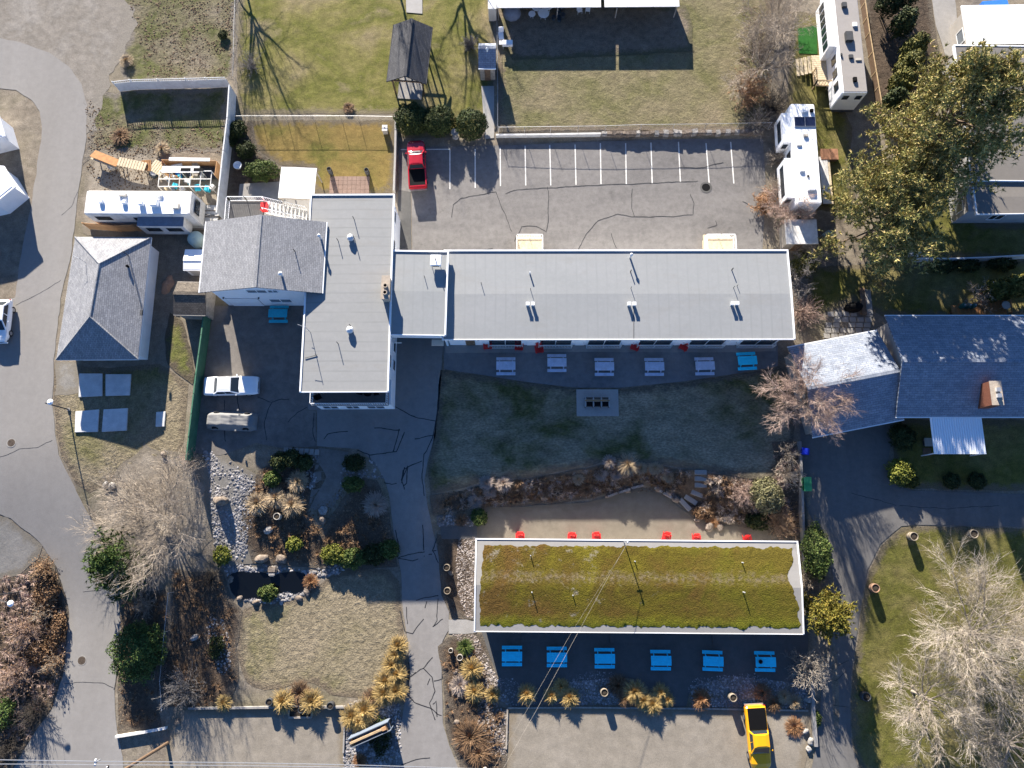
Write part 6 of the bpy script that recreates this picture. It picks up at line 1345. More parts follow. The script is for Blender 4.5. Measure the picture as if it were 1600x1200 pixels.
def scatter(name, polys, dens_n, s0, s1, mat, label, cat, seed, base=OCT, flat=.55, off=.03, clump=0.0, hole=None):
    pts, rng = in_polys(polys, dens_n, seed)
    if hole: pts = pts[~inside_np(pts[:,0],pts[:,1],wpoly(hole))]
    if clump:
        m = np.array([mnoise.noise(Vector((p[0]*.6,p[1]*.6,seed)))*.5+.5+rng.random()*.3 for p in pts]) > clump; pts = pts[m]
    n = len(pts); v, f = base; s = s0+(s1-s0)*rng.random(n)**2.2; a = rng.random(n)*6.28; asp = .65+.7*rng.random(n)
    z = T(pts[:,0],pts[:,1])+off
    V = np.empty((n,len(v),3)); jit = 1+.25*(rng.random((n,len(v)))-.5)
    x = v[None,:,0]*s[:,None]*jit; y = v[None,:,1]*(s*asp)[:,None]*jit
    V[:,:,0] = pts[:,0,None]+x*np.cos(a)[:,None]-y*np.sin(a)[:,None]; V[:,:,1] = pts[:,1,None]+x*np.sin(a)[:,None]+y*np.cos(a)[:,None]; V[:,:,2] = z[:,None]+v[None,:,2]*(s*flat)[:,None]*jit
    Fc = (f[None]+np.arange(n)[:,None,None]*len(v)).reshape(-1,3)
    o = npmesh(name, V.reshape(-1,3), Fc, mat); return stuff(o, label, cat)
POND = [(359,898),(372,892),(392,895),(412,894),(425,901),(440,895),(462,892),(478,897),(481,910),(475,921),(462,927),(450,923),(438,925),(428,933),(412,935),(398,933),(378,938),(363,929),(358,912)]
BEDS_A = [[(312,700),(335,702),(360,722),(400,745),(398,800),(385,850),(400,880),(440,880),(440,893),(350,893),(335,850),(330,800),(328,740)],[(480,712),(500,705),(498,735),(487,775),(480,792),(470,770)],[(534,735),(545,722),(575,715),(592,728),(600,748),(570,745),(548,758),(535,785),(524,792)]]
scatter('river_rocks', BEDS_A, 5200, .04, .17, 'stone', 'pale river rocks of the dry stream through the rock garden', 'rocks', 1, clump=.62)
scatter('river_rocks', [[(352,884),(380,888),(432,886),(480,890),(540,880),(540,893),(480,905),(490,915),(470,935),(440,942),(400,942),(372,935),(358,912)]], 1100, .06, .2, 'stone', 'river rocks lining the black pond', 'rocks', 2, hole=POND)
scatter('river_rocks', [[(718,840),(745,838),(745,968),(728,965),(716,930),(712,880)],[(708,992),(742,990),(758,1020),(776,1060),(776,1105),(795,1110),(792,1180),(760,1180),(745,1130),(750,1080),(735,1030)],[(682,806),(740,806),(740,822),(684,822)]], 4200, .035, .14, 'stone_warm', 'pinkish river rocks in the beds left of the mossy building', 'rocks', 3)
scatter('river_rocks', [[(776,1058),(800,1060),(826,1080),(845,1100),(795,1104),(778,1090)],[(880,1060),(900,1052),(940,1047),(958,1050),(962,1078),(1000,1085),(1050,1100),(860,1102)],[(1075,1075),(1085,1060),(1130,1055),(1180,1052),(1210,1064),(1262,1068),(1262,1106),(1080,1104)]], 6500, .03, .11, 'stone', 'grey river rocks in the bed below the blue picnic tables', 'rocks', 4)
scatter('river_rocks', [[(545,1100),(570,1090),(595,1085),(625,1100),(628,1200),(535,1210)]], 2600, .035, .14, 'stone', 'river rocks around the roadside signboard', 'rocks', 5)
scatter('river_rocks', [[(330,960),(350,970),(362,1010),(360,1040),(345,1060),(330,1020),(320,990)]], 260, .05, .16, 'stone', 'scattered river rocks along the lower garden path', 'rocks', 6)
scatter('leaf_litter', [[(672,775),(760,757),(900,737),(1100,740),(1200,760),(1205,830),(1120,818),(1080,803),(1040,772),(960,772),(800,792),(676,805)],[(405,735),(480,800),(560,745),(606,790),(620,885),(430,882),(380,830)],[(-10,905),(90,895),(105,1007),(82,1105),(20,1195),(-10,1220)],[(185,940),(262,930),(235,1060),(185,1140)],[(270,890),(365,940),(370,1060),(262,1100)],[(1205,700),(1246,700),(1256,850),(1200,830)],[(690,1010),(770,1060),(790,1200),(735,1200)],[(1160,0),(1200,20),(1205,200),(1150,190)]], 16000, .025, .08, 'litter', 'dead leaves and twigs scattered over the planting beds', 'leaf litter', 7, OCT, .3, .05)
scatter('rubble', [[(180,225),(250,240),(250,300),(160,300),(135,260)],[(200,0),(365,0),(360,120),(230,120)],[(130,150),(190,190),(350,200),(345,240),(140,235)]], 4200, .03, .10, 'litter', 'dry weeds and rubble over the weedy lot', 'rubble', 8, OCT, .5, .04, .55)
# boulders: single things
def boulder(px, py, r, label, seed, mat='stone_warm', flat=.6, rz=0.0, asp=.75):
    v, f = BIG; rng = random.Random(seed)
    vv = []
    for p in v:
        k = 1+.28*mnoise.noise(Vector(p)*1.6+Vector((seed*3.1,0,0)))+.1*mnoise.noise(Vector(p)*4+Vector((seed,3,1)))
        vv.append((p[0]*r*k,p[1]*r*asp*k,p[2]*r*flat*k))
    o = npmesh('boulder', vv, f, M[mat], None); o.location = G(px,py,r*flat*.45); o.rotation_euler = (0,0,rz); tag(o,label,'boulder','garden boulders'); return o
_b = bmesh.new(); bmesh.ops.create_icosphere(_b, subdivisions=3, radius=1.0); BIG = (np.array([tuple(p.co) for p in _b.verts]), np.array([[q.index for q in fc.verts] for fc in _b.faces])); _b.free()
BL = [(347,783,1.1,'large upright brown boulder at the top of the dry stream',.9),(420,828,.75,'pale boulder in the rock garden right of the dry stream',.6),(505,797,.75,'long flat pale stone at the foot of the garden path',.3),(505,812,.7,'round brown boulder below the long flat stone',.7),(440,873,.8,'boulder above the pond waterfall',.6),(410,873,1.0,'broad brown boulder left of the pond waterfall',.5),(425,889,.5,'small pale boulder at the pond spout',.5),(360,905,.55,'boulder at the left tip of the pond',.5),(480,925,.6,'boulder at the right tip of the pond',.5),(468,935,.5,'boulder on the lower rim of the pond right side',.5),(400,941,.55,'boulder on the lower rim of the pond left side',.5),(375,935,.5,'boulder at the lower left curve of the pond',.5),
(1028,762,.6,'first boulder of the court bank row at the bend',.5),(1045,770,.65,'second boulder of the court bank row',.5),(1056,780,.6,'third boulder of the court bank row beside the stone steps',.5),(1090,812,.6,'boulder below the stone steps on the court bank',.5),(1108,823,.8,'largest boulder at the low point of the court bank',.5),(1124,824,.6,'boulder right of the largest one on the court bank',.5),(1138,815,.5,'boulder at the right end of the court bank row',.5),(980,766,.5,'small boulder along the court bank left of the bend',.4),(950,775,.45,'left end boulder of the court bank stones',.4),
(166,757,.5,'pale stone on the verge by the big bare tree, left one',.6),(176,760,.6,'pale stone on the verge by the big bare tree, right one',.6),(256,710,.5,'dark stone on the verge near the end of the green fence',.6),(1262,1092,.6,'white boulder on the low wall right of the yellow pickup',.7),(1258,1142,.5,'white boulder at the wall end below the pale shrub',.7),(1266,1158,.55,'grey boulder beside the neighbour driveway foot',.7),(1263,1170,.45,'lowest grey boulder beside the neighbour driveway foot',.7),(692,808,.4,'brown boulder left of two by the driveway bed',.7),(711,812,.4,'brown boulder right of two by the driveway bed',.7),(305,996,.7,'pale green-grey boulder in the shade near the wire fence',.6),(712,1050,.5,'flat stone in the bed beside the driveway',.4),(278,1128,.5,'stone heap below the wire fence corner',.5),(704,895,.45,'round stone below the upper round pot',.6),(714,1128,.45,'small stone low in the driveway bed',.5),(430,748,.5,'bluish stone between dark garden shrubs',.6)]
for i,(px,py,r,lab,fl) in enumerate(BL): boulder(px,py,r*.66,lab,i+1,'boulder_pale' if 'pale' in lab or 'white' in lab or 'grey' in lab else 'boulder_brown',fl,R(i*37),.6+.3*((i*7)%5)/5)
# stone steps of the bank
s0 = G(1095,752); t = thing('stone_steps', 'grey stone steps climbing the bank from the sand court', 'steps', s0)
for i,(a,b) in enumerate((((1085,738),(1104,738)),((1085,748),(1104,748)),((1085,758),(1104,758)),((1080,768),(1098,775)),((1070,775),(1088,787)),((1062,780),(1078,797)))):
    p = G(*a); q = G(*b); m = (p+q)/2-s0; d = q-p; MB().cbox((m.x,m.y,m.z+.06),d.length,.45,.2,math.atan2(d.y,d.x)).build('step','concrete',t,bevel=.02)
cb0 = G(960,766); t = thing('stone_edging', 'thin pale stone edging along the sand court bank', 'edging', cb0)
for (a,b) in (((950,776),(965,770)),((966,770),(985,764)),((986,763),(1005,758)),((1130,815),(1140,807)),((1141,806),(1152,802)),((1022,762),(1035,769)),((1036,770),(1050,778))):
    p = G(*a); q = G(*b); m = (p+q)/2-cb0; d = q-p; MB().cbox((m.x,m.y,m.z+.1),d.length-.03,.22,.26,math.atan2(d.y,d.x)).build('edge_stone','boulder_pale',t,bevel=.03)
# ================================================================ pond
pd0 = G(420,915); pond = sheet('pond', POND, 'pond_water', .075, .03, 1.2, 1); struct(pond)
p = G(427,890); t = thing('pond_spout', 'small stone waterfall spout feeding the black pond', 'waterfall', p); part(t,'ledge','boulder_brown',(-.4,.4,-.3,.3,0,.45),bevel=.1); part(t,'lip','boulder_pale',(-.3,.3,-.55,-.28,.3,.4),bevel=.03); part(t,'water_sheet','glass_grey',(-.2,.2,-.6,-.555,.05,.38))
# ================================================================ vegetation
def tubes(segs, n=3):
    """segs (m,8): p0 p1 r0 r1 -> open prisms"""
    S = np.array(segs, float); a = S[:,0:3]; b = S[:,3:6]; d = b-a; d /= np.linalg.norm(d,axis=1,keepdims=True)+1e-9
    ref = np.where(np.abs(d[:,2:3]) < .9, np.array([[0,0,1.]]), np.array([[1.,0,0]])); u = np.cross(d,ref); u /= np.linalg.norm(u,axis=1,keepdims=True)+1e-9; w = np.cross(d,u)
    m = len(S); V = np.empty((m,2*n,3))
    for i in range(n):
        c, s = math.cos(2*math.pi*i/n), math.sin(2*math.pi*i/n); o = u*c+w*s
        V[:,i] = a+o*S[:,6:7]; V[:,n+i] = b+o*S[:,7:8]
    f = np.array([(i,(i+1)%n,n+(i+1)%n,n+i) for i in range(n)])
    return V.reshape(-1,3), (f[None]+np.arange(m)[:,None,None]*2*n).reshape(-1,4)
def grow(rng, p, d, L, r, k, segs, wander=.18, lift=.06):
    """one wandering branch; returns its points and directions"""
    pts = [(p, d)]; st = L/k
    for i in range(k):
        d = d+np.array([rng.gauss(0,wander),rng.gauss(0,wander),rng.gauss(0,wander*.7)+lift]); d = d/np.linalg.norm(d); q = p+d*st
        segs.append((*p,*q,r*(1-.75*i/k),r*(1-.75*(i+1)/k))); p = q; pts.append((p,d))
    return pts
def side(rng, d, ang):
    r = np.array([rng.gauss(0,1),rng.gauss(0,1),rng.gauss(0,1)]); r -= d*np.dot(r,d); r /= np.linalg.norm(r)+1e-9
    v = d*math.cos(ang)+r*math.sin(ang); return v/np.linalg.norm(v)
def bare_tree(name, label, base, h, r, seed, twig='twig_tan', bark='bark_pale', limbs=6, dens=1.0, cat='tree', group=None, stem=.22, off=0.0, lean=(0,0), tw=.012, spread=1.0):
    rng = random.Random(seed); b = Vector(base) if len(base) == 3 else G(*base); t = thing(name, label, cat, b, 0, group)
    big = []; fine = []
    p0 = np.zeros(3); hz = h*stem
    if stem > .05:
        pts = grow(rng, p0, np.array([lean[0],lean[1],1.0])/np.linalg.norm([lean[0],lean[1],1.0]), hz, .035*h*.55, 3, big, .05); p0, _ = pts[-1]
    for i in range(limbs):
        az = 2*math.pi*(i+rng.uniform(-.3,.3))/limbs; el = rng.uniform(.2,1.1)*spread if i else 1.3
        d = np.array([math.cos(az)*math.cos(el)+lean[0],math.sin(az)*math.cos(el)+lean[1],math.sin(el)]); d /= np.linalg.norm(d)
        L = 1.0/math.sqrt((math.cos(el)/r)**2+(math.sin(el)/(h-hz))**2)*rng.uniform(.7,.9)
        s0_ = p0-np.array([0,0,rng.uniform(0,.12)*h*(1 if stem > .15 else 0)])
        l1 = grow(rng, s0_, d, L*rng.uniform(.85,1.08), .012*h*.6+.018, 6, big, .14, .05)
        for j in range(1,7):
            for _ in range(max(1,round(1.5*dens))):
                q, dd = l1[j]; l2 = grow(rng, q, side(rng,dd,rng.uniform(.4,.9)), L*rng.uniform(.26,.46)*(1.15-j*.07), .016+.003*h*.4, 4, big, .13, .05)
                for k in range(1,5):
                    for _ in range(max(1,round(1.6*dens))):
                        q2, d2 = l2[k]; l3 = grow(rng, q2, side(rng,d2,rng.uniform(.3,.8)), L*rng.uniform(.14,.28), tw*1.1, 3, fine, .14, .03)
                        for m in range(1,4):
                            q3, d3 = l3[m]
                            for _ in range(2): grow(rng, q3, side(rng,d3,rng.uniform(.3,.75)), L*rng.uniform(.07,.16), tw*.8, 2, fine, .14, .02)
    v, f = tubes(big, 5); npmesh('trunk', v, f, bark, t, True); v, f = tubes(fine, 3); npmesh('crown', v, f, twig, t); return t
def twiggy(name, label, base, r, h, seed, twig='twig_tan', n=70, cat='shrub', group=None, tw=.014, leaf=None, nl=0):
    """multi-stemmed leafless shrub: stems burst from the ground"""
    rng = random.Random(seed); b = Vector(base) if len(base) == 3 else G(*base); t = thing(name, label, cat, b, 0, group); st = []; fine = []; tips = []
    for i in range(n):
        az = rng.uniform(0,6.283); el = math.acos(min(1,rng.random()**.6*.98)); d = np.array([math.cos(az)*math.cos(el),math.sin(az)*math.cos(el),math.sin(el)])
        L = 1/math.sqrt((math.cos(el)/r)**2+(math.sin(el)/h)**2)*rng.uniform(.6,1.02)
        o = np.array([rng.gauss(0,r*.1),rng.gauss(0,r*.1),0.0]); l1 = grow(rng, o, d, L, tw*1.5, 5, st, .13, .0)
        for j in range(2,6):
            for _ in range(2):
                q, dd = l1[j]; l2 = grow(rng, q, side(rng,dd,rng.uniform(.3,.8)), L*rng.uniform(.15,.32), tw, 3, fine, .22, .02); tips.append(l2[-1][0])
                q2, d2 = l2[2]; grow(rng, q2, side(rng,d2,rng.uniform(.4,.9)), L*rng.uniform(.08,.16), tw*.8, 2, fine, .25, .0)
    v, f = tubes(st, 4); npmesh('stems', v, f, twig, t); v, f = tubes(fine, 3); npmesh('twigs', v, f, twig, t)
    if leaf and nl:
        rg = np.random.default_rng(seed); tp = np.array(tips)[rg.integers(0,len(tips),nl)]+rg.normal(0,.06,(nl,3)); v, f = leaves(tp, None, rg, .05, .10); npmesh('dead_leaves', v, f, leaf, t)
    return t
def leaves(pts, nrm, rg, s0, s1, asp=.55):
    n = len(pts); d = rg.normal(0,1,(n,3)); 
    if nrm is not None: d = d*.75+nrm
    d /= np.linalg.norm(d,axis=1,keepdims=True); ref = rg.normal(0,1,(n,3)); u = np.cross(d,ref); u /= np.linalg.norm(u,axis=1,keepdims=True); w = np.cross(d,u)
    s = (s0+(s1-s0)*rg.random(n))[:,None]
    V = np.stack([pts-u*s, pts-w*s*asp, pts+u*s, pts+w*s*asp],1).reshape(-1,3); return V, np.arange(4*n).reshape(-1,4)
def lump_field(P_, seed, k, lobes):
    """crown outline built of overlapping lobes"""
    return np.array([mnoise.noise(Vector((a*k,b*k,c*k+seed))) for a,b,c in P_])
def leafy(name, label, base, rx, ry, h, mat, n, seed, s0=.07, s1=.16, cat='shrub', group=None, z0=.05, lump=.3, core=True, dome=True, rz=0.0, blade=.55):
    b = Vector(base) if len(base) == 3 else G(*base); t = thing(name, label, cat, b, rz, group); rg = np.random.default_rng(seed)
    d = rg.normal(0,1,(n*2,3)); d /= np.linalg.norm(d,axis=1,keepdims=True); d = d[d[:,2] > -.35][:n]; n = len(d)
    lump_ = 1+lump*np.array([mnoise.noise(Vector((q[0]*2.3,q[1]*2.3,q[2]*2.3+seed)))+.5*mnoise.noise(Vector((q[0]*5.5,q[1]*5.5,q[2]*5.5+seed*2))) for q in d])*1.3
    rad = (1-.45*rg.random(n)**2.0)*lump_
    p = d*rad[:,None]*np.array([rx,ry,h*.55]); p[:,2] += h*.45+z0; p[:,2] = np.maximum(p[:,2],.03)
    v, f = leaves(p, d, rg, s0, s1, blade); npmesh('foliage', v, f, mat, t)
    st = MB()
    rr = random.Random(seed)
    for k in range(5): st.bar((rr.gauss(0,rx*.08),rr.gauss(0,ry*.08),-.05),(rr.gauss(0,rx*.35),rr.gauss(0,ry*.35),h*.6),.03+.008*h,5,.012)
    st.build('stem','bark',t); return t
def pine(name, label, base, h, r, seed, mat, ntuft=3000, z_lo=.2, group=None, blades=9, bl=.34, cat='tree', flat=1.0, bw=.035, top=.25):
    rng = random.Random(seed); rg = np.random.default_rng(seed); b = G(*base); t = thing(name, label, cat, b, 0, group); segs = []; tips = []
    tr = grow(rng, np.zeros(3), np.array([0,0,1.]), h*.97, .02*h+.03, 10, segs, .035, .1)
    nl = int(18+h*2.6)
    for i in range(nl):
        u = z_lo+(1-z_lo)*(i/nl)**.9; k = u*10; j = min(9,int(k)); q = tr[j][0]*(1-(k-j))+tr[j+1][0]*(k-j)
        env = r*(math.sin(math.pi*min(1,(u-z_lo)/(1-z_lo)*.86+.14))**.6*(1-top*u)+.08); az = i*2.4+rng.uniform(-.4,.4); el = -.1+.7*u+rng.uniform(-.15,.2)
        d = np.array([math.cos(az)*math.cos(el),math.sin(az)*math.cos(el),math.sin(el)]); L = env*rng.uniform(.6,1.1)
        l1 = grow(rng, q, d, L, .012*h*(1-.6*u)+.012, 6, segs, .11, .05)
        for j in range(2,7):
            for _ in range(2):
                qq, dd = l1[j]; l2 = grow(rng, qq, side(rng,dd,rng.uniform(.45,.95)), L*rng.uniform(.14,.34), .018, 3, segs, .2, .08); tips += [l2[2],l2[3]]
        tips += [l1[-1],l1[-2]]
    v, f = tubes(segs, 5); npmesh('trunk', v, f, 'bark', t, True)
    tp = np.array([q for q,_ in tips]); td = np.array([d for _,d in tips]); rep = max(1,ntuft//len(tp)); tp = np.repeat(tp,rep,0)+rg.normal(0,.34*min(1,r/3),(len(tp)*rep,3)); td = np.repeat(td,rep,0)
    m = len(tp); tp = np.repeat(tp,blades,0); td = np.repeat(td,blades,0); d = rg.normal(0,1,(m*blades,3))*.75+td*.45+np.array([0,0,.35]); d /= np.linalg.norm(d,axis=1,keepdims=True)
    ref = rg.normal(0,1,d.shape); w = np.cross(d,ref); w /= np.linalg.norm(w,axis=1,keepdims=True); ln = (bl*(.6+.6*rg.random(len(d))))[:,None]
    V = np.stack([tp-w*bw, tp+w*bw, tp+d*ln],1)
    # each tuft is one island so that it takes one tint: blades share the tuft centre
    npmesh('crown', V.reshape(-1,3), np.arange(3*len(d)).reshape(-1,3), mat, t); return t
def tuft(name, label, base, r, h, mat, n, seed, cat='grass', group='ornamental grass tufts', bw=.016, off=.03):
    rg = np.random.default_rng(seed); b = Vector(base) if len(base) == 3 else G(*base, off); t = thing(name, label, cat, b, 0, group)
    n = int(n*2.4); az = rg.random(n)*6.283; sp = rg.random(n)**.55; root = np.stack([np.cos(az)*sp*r*.25,np.sin(az)*sp*r*.25,np.zeros(n)],1); az2 = az+rg.normal(0,.5,n)
    hh = h*(.65+.5*rg.random(n))*(1-.35*sp); out = np.stack([np.cos(az2),np.sin(az2),np.zeros(n)],1)*(r*sp*(.6+.6*rg.random(n)))[:,None]
    mid = root+out*.4; mid[:,2] = hh*.75; tip = root+out; tip[:,2] = hh*(1-.35*sp)
    w = np.stack([-np.sin(az2),np.cos(az2),np.zeros(n)],1)*bw+rg.normal(0,bw*.35,(n,3))
    V = np.stack([root-w*.6,root+w*.6,mid+w,mid-w,tip+w*.4,tip-w*.4],1).reshape(-1,3); k = np.arange(n)[:,None]*6
    F_ = np.concatenate([k+np.array([[0,1,2,3]]),k+np.array([[3,2,4,5]])]); npmesh('blades', V, F_, mat, t)
    MB().lathe([(0,0),(r*.28,0),(r*.2,.12),(0,.16)],9,(0,0,-.03)).build('crown_base','litter',t); return t
# --- the two big pines
pine('pine_tree','large olive pine with golden tips nearest the motel end',(1347,374),8.8,6.3,11,'pine_leaf',6000,.18,'large pines',10,.42,bw=.05)
pine('pine_tree','largest olive pine spreading over the flat-roofed house',(1422,264),14.0,6.6,12,'pine_leaf',6800,.2,'large pines',10,.42,bw=.05)
pine('pine_tree','olive pine between the two largest, beside the solar trailer',(1382,316),8.8,4.8,15,'pine_leaf',2600,.22,'large pines',10,.42,bw=.05)
pine('pine_tree','bright green young pine under the big bare tree by the road',(206,884),4.6,2.7,13,'pine_green',1700,.1,None,9,.36,bw=.05)
pine('pine_tree','round yellow-green pine at the right end of the mossy building',(1276,956),4.4,2.15,14,'pine_yellow',1700,.08,None,9,.34,bw=.05)
# --- leafless trees
bare_tree('bare_tree','big spreading leafless tree beside the road above the young pine',(262,808),6.4,6.6,21,'twig_tan','bark_pale',13,1.5,stem=.08,spread=.8,lean=(-.05,.0),tw=.014)
bare_tree('bare_tree','leafless tree between the motel lawn and neighbour garage',(1240,636),6.6,4.6,22,'twig_red','bark_pale',13,1.4,stem=.42,spread=.7,tw=.014)
bare_tree('bare_tree','pale leafless tree with long trunk shadow on the neighbour lawn',(1425,1080),8.4,5.2,23,'twig_pale','bark_pale',10,1.3,stem=.3,spread=.75,tw=.013)
bare_tree('bare_tree','largest pale leafless tree at the right edge of the lawn',(1500,985),9.5,8.4,24,'twig_pale','bark_pale',15,1.5,stem=.2,spread=.75,tw=.014)
bare_tree('bare_tree','pale leafless tree in the bottom right corner',(1558,1160),8.5,6.5,25,'twig_pale','bark_pale',12,1.3,stem=.25,spread=.7,tw=.014)
bare_tree('bare_tree','tall leafless tree in the thicket behind the field corner',(1180,118),7.0,4.6,26,'twig_tan','bark',9,1.2,stem=.15,spread=.8)
bare_tree('bare_tree','pale leafless tree at the top of the thicket left of the fifth-wheel',(1205,50),6.5,4.4,27,'twig_tan','bark_pale',9,1.2,stem=.12,spread=.75)
bare_tree('bare_tree','tall leafless tree at the top left of the upper lawn',(P(372,-62).x,P(372,-62).y,0),12.0,5.0,28,'twig_grey','bark',9,.9,stem=.3)
bare_tree('bare_tree','tall leafless tree beyond the top edge behind the picnic shelter',(P(690,-115).x,P(690,-115).y,0),13.0,5.0,29,'twig_grey','bark',8,.7,stem=.4)
bare_tree('bare_tree','leafless tree beyond the top edge over the concrete path',(P(600,-95).x,P(600,-95).y,0),12.0,4.5,30,'twig_grey','bark',8,.7,stem=.4)
bare_tree('bare_tree','small leafless tree on the dark lawn by the orange deck',(1518,468),3.2,2.0,31,'twig_tan','bark_pale',7,.8,stem=.2)
bare_tree('bare_tree','low leafless tree beside the pale shed at the motel end',(1228,338),4.6,3.4,32,'twig_red','bark_pale',8,1.1,stem=.1,spread=.7)
bare_tree('bare_tree','grey leafless tree leaning by the corner of the motel roof',(1246,440),3.6,2.6,33,'twig_grey','bark_pale',8,.9,stem=.1,spread=.7)
# --- leafless shrubs
SH = [('twiggy_shrub',(1168,150),2.6,2.4,'twig_orange','orange-brown twiggy shrub at the right end of the field',70,'leaf_rust',2200),
('twiggy_shrub',(1182,195),1.9,1.8,'twig_tan','twiggy shrub at the corner behind the car park',50,None,0),('twiggy_shrub',(1208,170),2.2,2.8,'twig_dark','dark twiggy shrub beside the solar trailer',55,None,0),
('twiggy_shrub',(1188,320),1.7,1.6,'twig_orange','rust-leaved shrub spilling over the car park corner',45,'leaf_rust',1400),('twiggy_shrub',(1262,400),2.0,2.0,'twig_tan','tan twiggy shrub right of the motel roof corner',60,None,0),
('twiggy_shrub',(1290,392),1.6,1.8,'twig_tan','tan twiggy shrub between pale shed and large pine',50,None,0),('twiggy_shrub',(1252,492),2.0,2.1,'twig_red','reddish twiggy shrub between motel end and flagstone patio',70,None,0),
('twiggy_shrub',(1240,375),1.3,1.5,'twig_tan','small twiggy shrub against the pale shed',40,None,0),
('twiggy_shrub',(1218,815),2.3,1.8,'twig_orange','tan fountain-like shrub above the mossy building corner',120,None,0),('twiggy_shrub',(1228,745),1.6,2.2,'twig_tan','tan twiggy shrub by the green bins',45,None,0),('twiggy_shrub',(1230,712),1.4,2.2,'twig_tan','thin tan shrub by the blue bin',35,None,0),
('twiggy_shrub',(1157,770),1.7,1.6,'twig_red','pinkish twiggy shrub on the court bank',90,None,0),('twiggy_shrub',(1256,1043),2.1,2.7,'twig_pale','pale bushy shrub right of the sixth blue table',95,None,0),('twiggy_shrub',(1258,905),1.6,1.5,'twig_tan','pale twiggy shrub at the right edge of the mossy roof',70,None,0),
('twiggy_shrub',(300,715),1.2,1.2,'twig_red','reddish shrub at the foot of the green fence',40,None,0),('twiggy_shrub',(733,72),1.1,1.3,'twig_grey','round grey-brown shrub left of the small shed',70,None,0),('twiggy_shrub',(395,105),1.6,1.5,'twig_grey','grey-brown shrub at the left of the upper lawn',55,None,0),
('twiggy_shrub',(292,1075),2.2,2.2,'twig_grey','grey twiggy shrub below the wire fence by the garden wall',75,None,0),('twiggy_shrub',(45,985),2.3,1.8,'twig_red','reddish twiggy shrub on the bank, upper one by the street lamp',70,'leaf_brown',700),('twiggy_shrub',(30,1055),2.6,2.0,'twig_red','largest reddish twiggy shrub on the left bank',90,'leaf_brown',900),
('twiggy_shrub',(75,955),1.7,1.3,'twig_tan','tan twiggy shrub at the road edge of the left bank',55,'leaf_brown',600),('twiggy_shrub',(88,1035),1.5,1.3,'twig_tan','brown leafy shrub low on the road edge of the left bank',45,'leaf_brown',800),('twiggy_shrub',(60,1110),2.0,1.8,'twig_dark','dark twiggy shrub near the bottom of the left bank',60,None,0),('twiggy_shrub',(20,1165),2.0,2.0,'twig_dark','dark twiggy shrub in the bottom left corner',60,None,0),
('twiggy_shrub',(75,890),1.5,1.3,'twig_orange','tan leafy shrub at the upper tip of the left bank',45,'leaf_brown',1100),('twiggy_shrub',(230,945),1.6,1.5,'twig_tan','tan twiggy shrub between young pine and juniper',50,None,0),
('twiggy_shrub',(252,1020),1.4,1.6,'twig_dark','dark twiggy shrub right of the juniper',40,None,0),('twiggy_shrub',(330,905),1.5,1.4,'twig_dark','dark twiggy shrub left of the pond',40,None,0),
('twiggy_shrub',(1215,250),1.5,1.8,'twig_tan','tan twiggy shrub left of the solar trailer',45,None,0),('twiggy_shrub',(1207,300),1.7,1.8,'twig_tan','tan twiggy shrub at the lower left of the solar trailer',50,None,0),('twiggy_shrub',(1238,295),1.4,1.4,'twig_red','reddish twiggy shrub under the solar trailer rear',45,None,0)]
for i,(nm,b,r,h,mt_,lab,n,lf,nl) in enumerate(SH): twiggy(nm,lab,b,r,h,100+i,mt_,int(n*1.4),'shrub','leafless shrubs',.014,lf,nl)
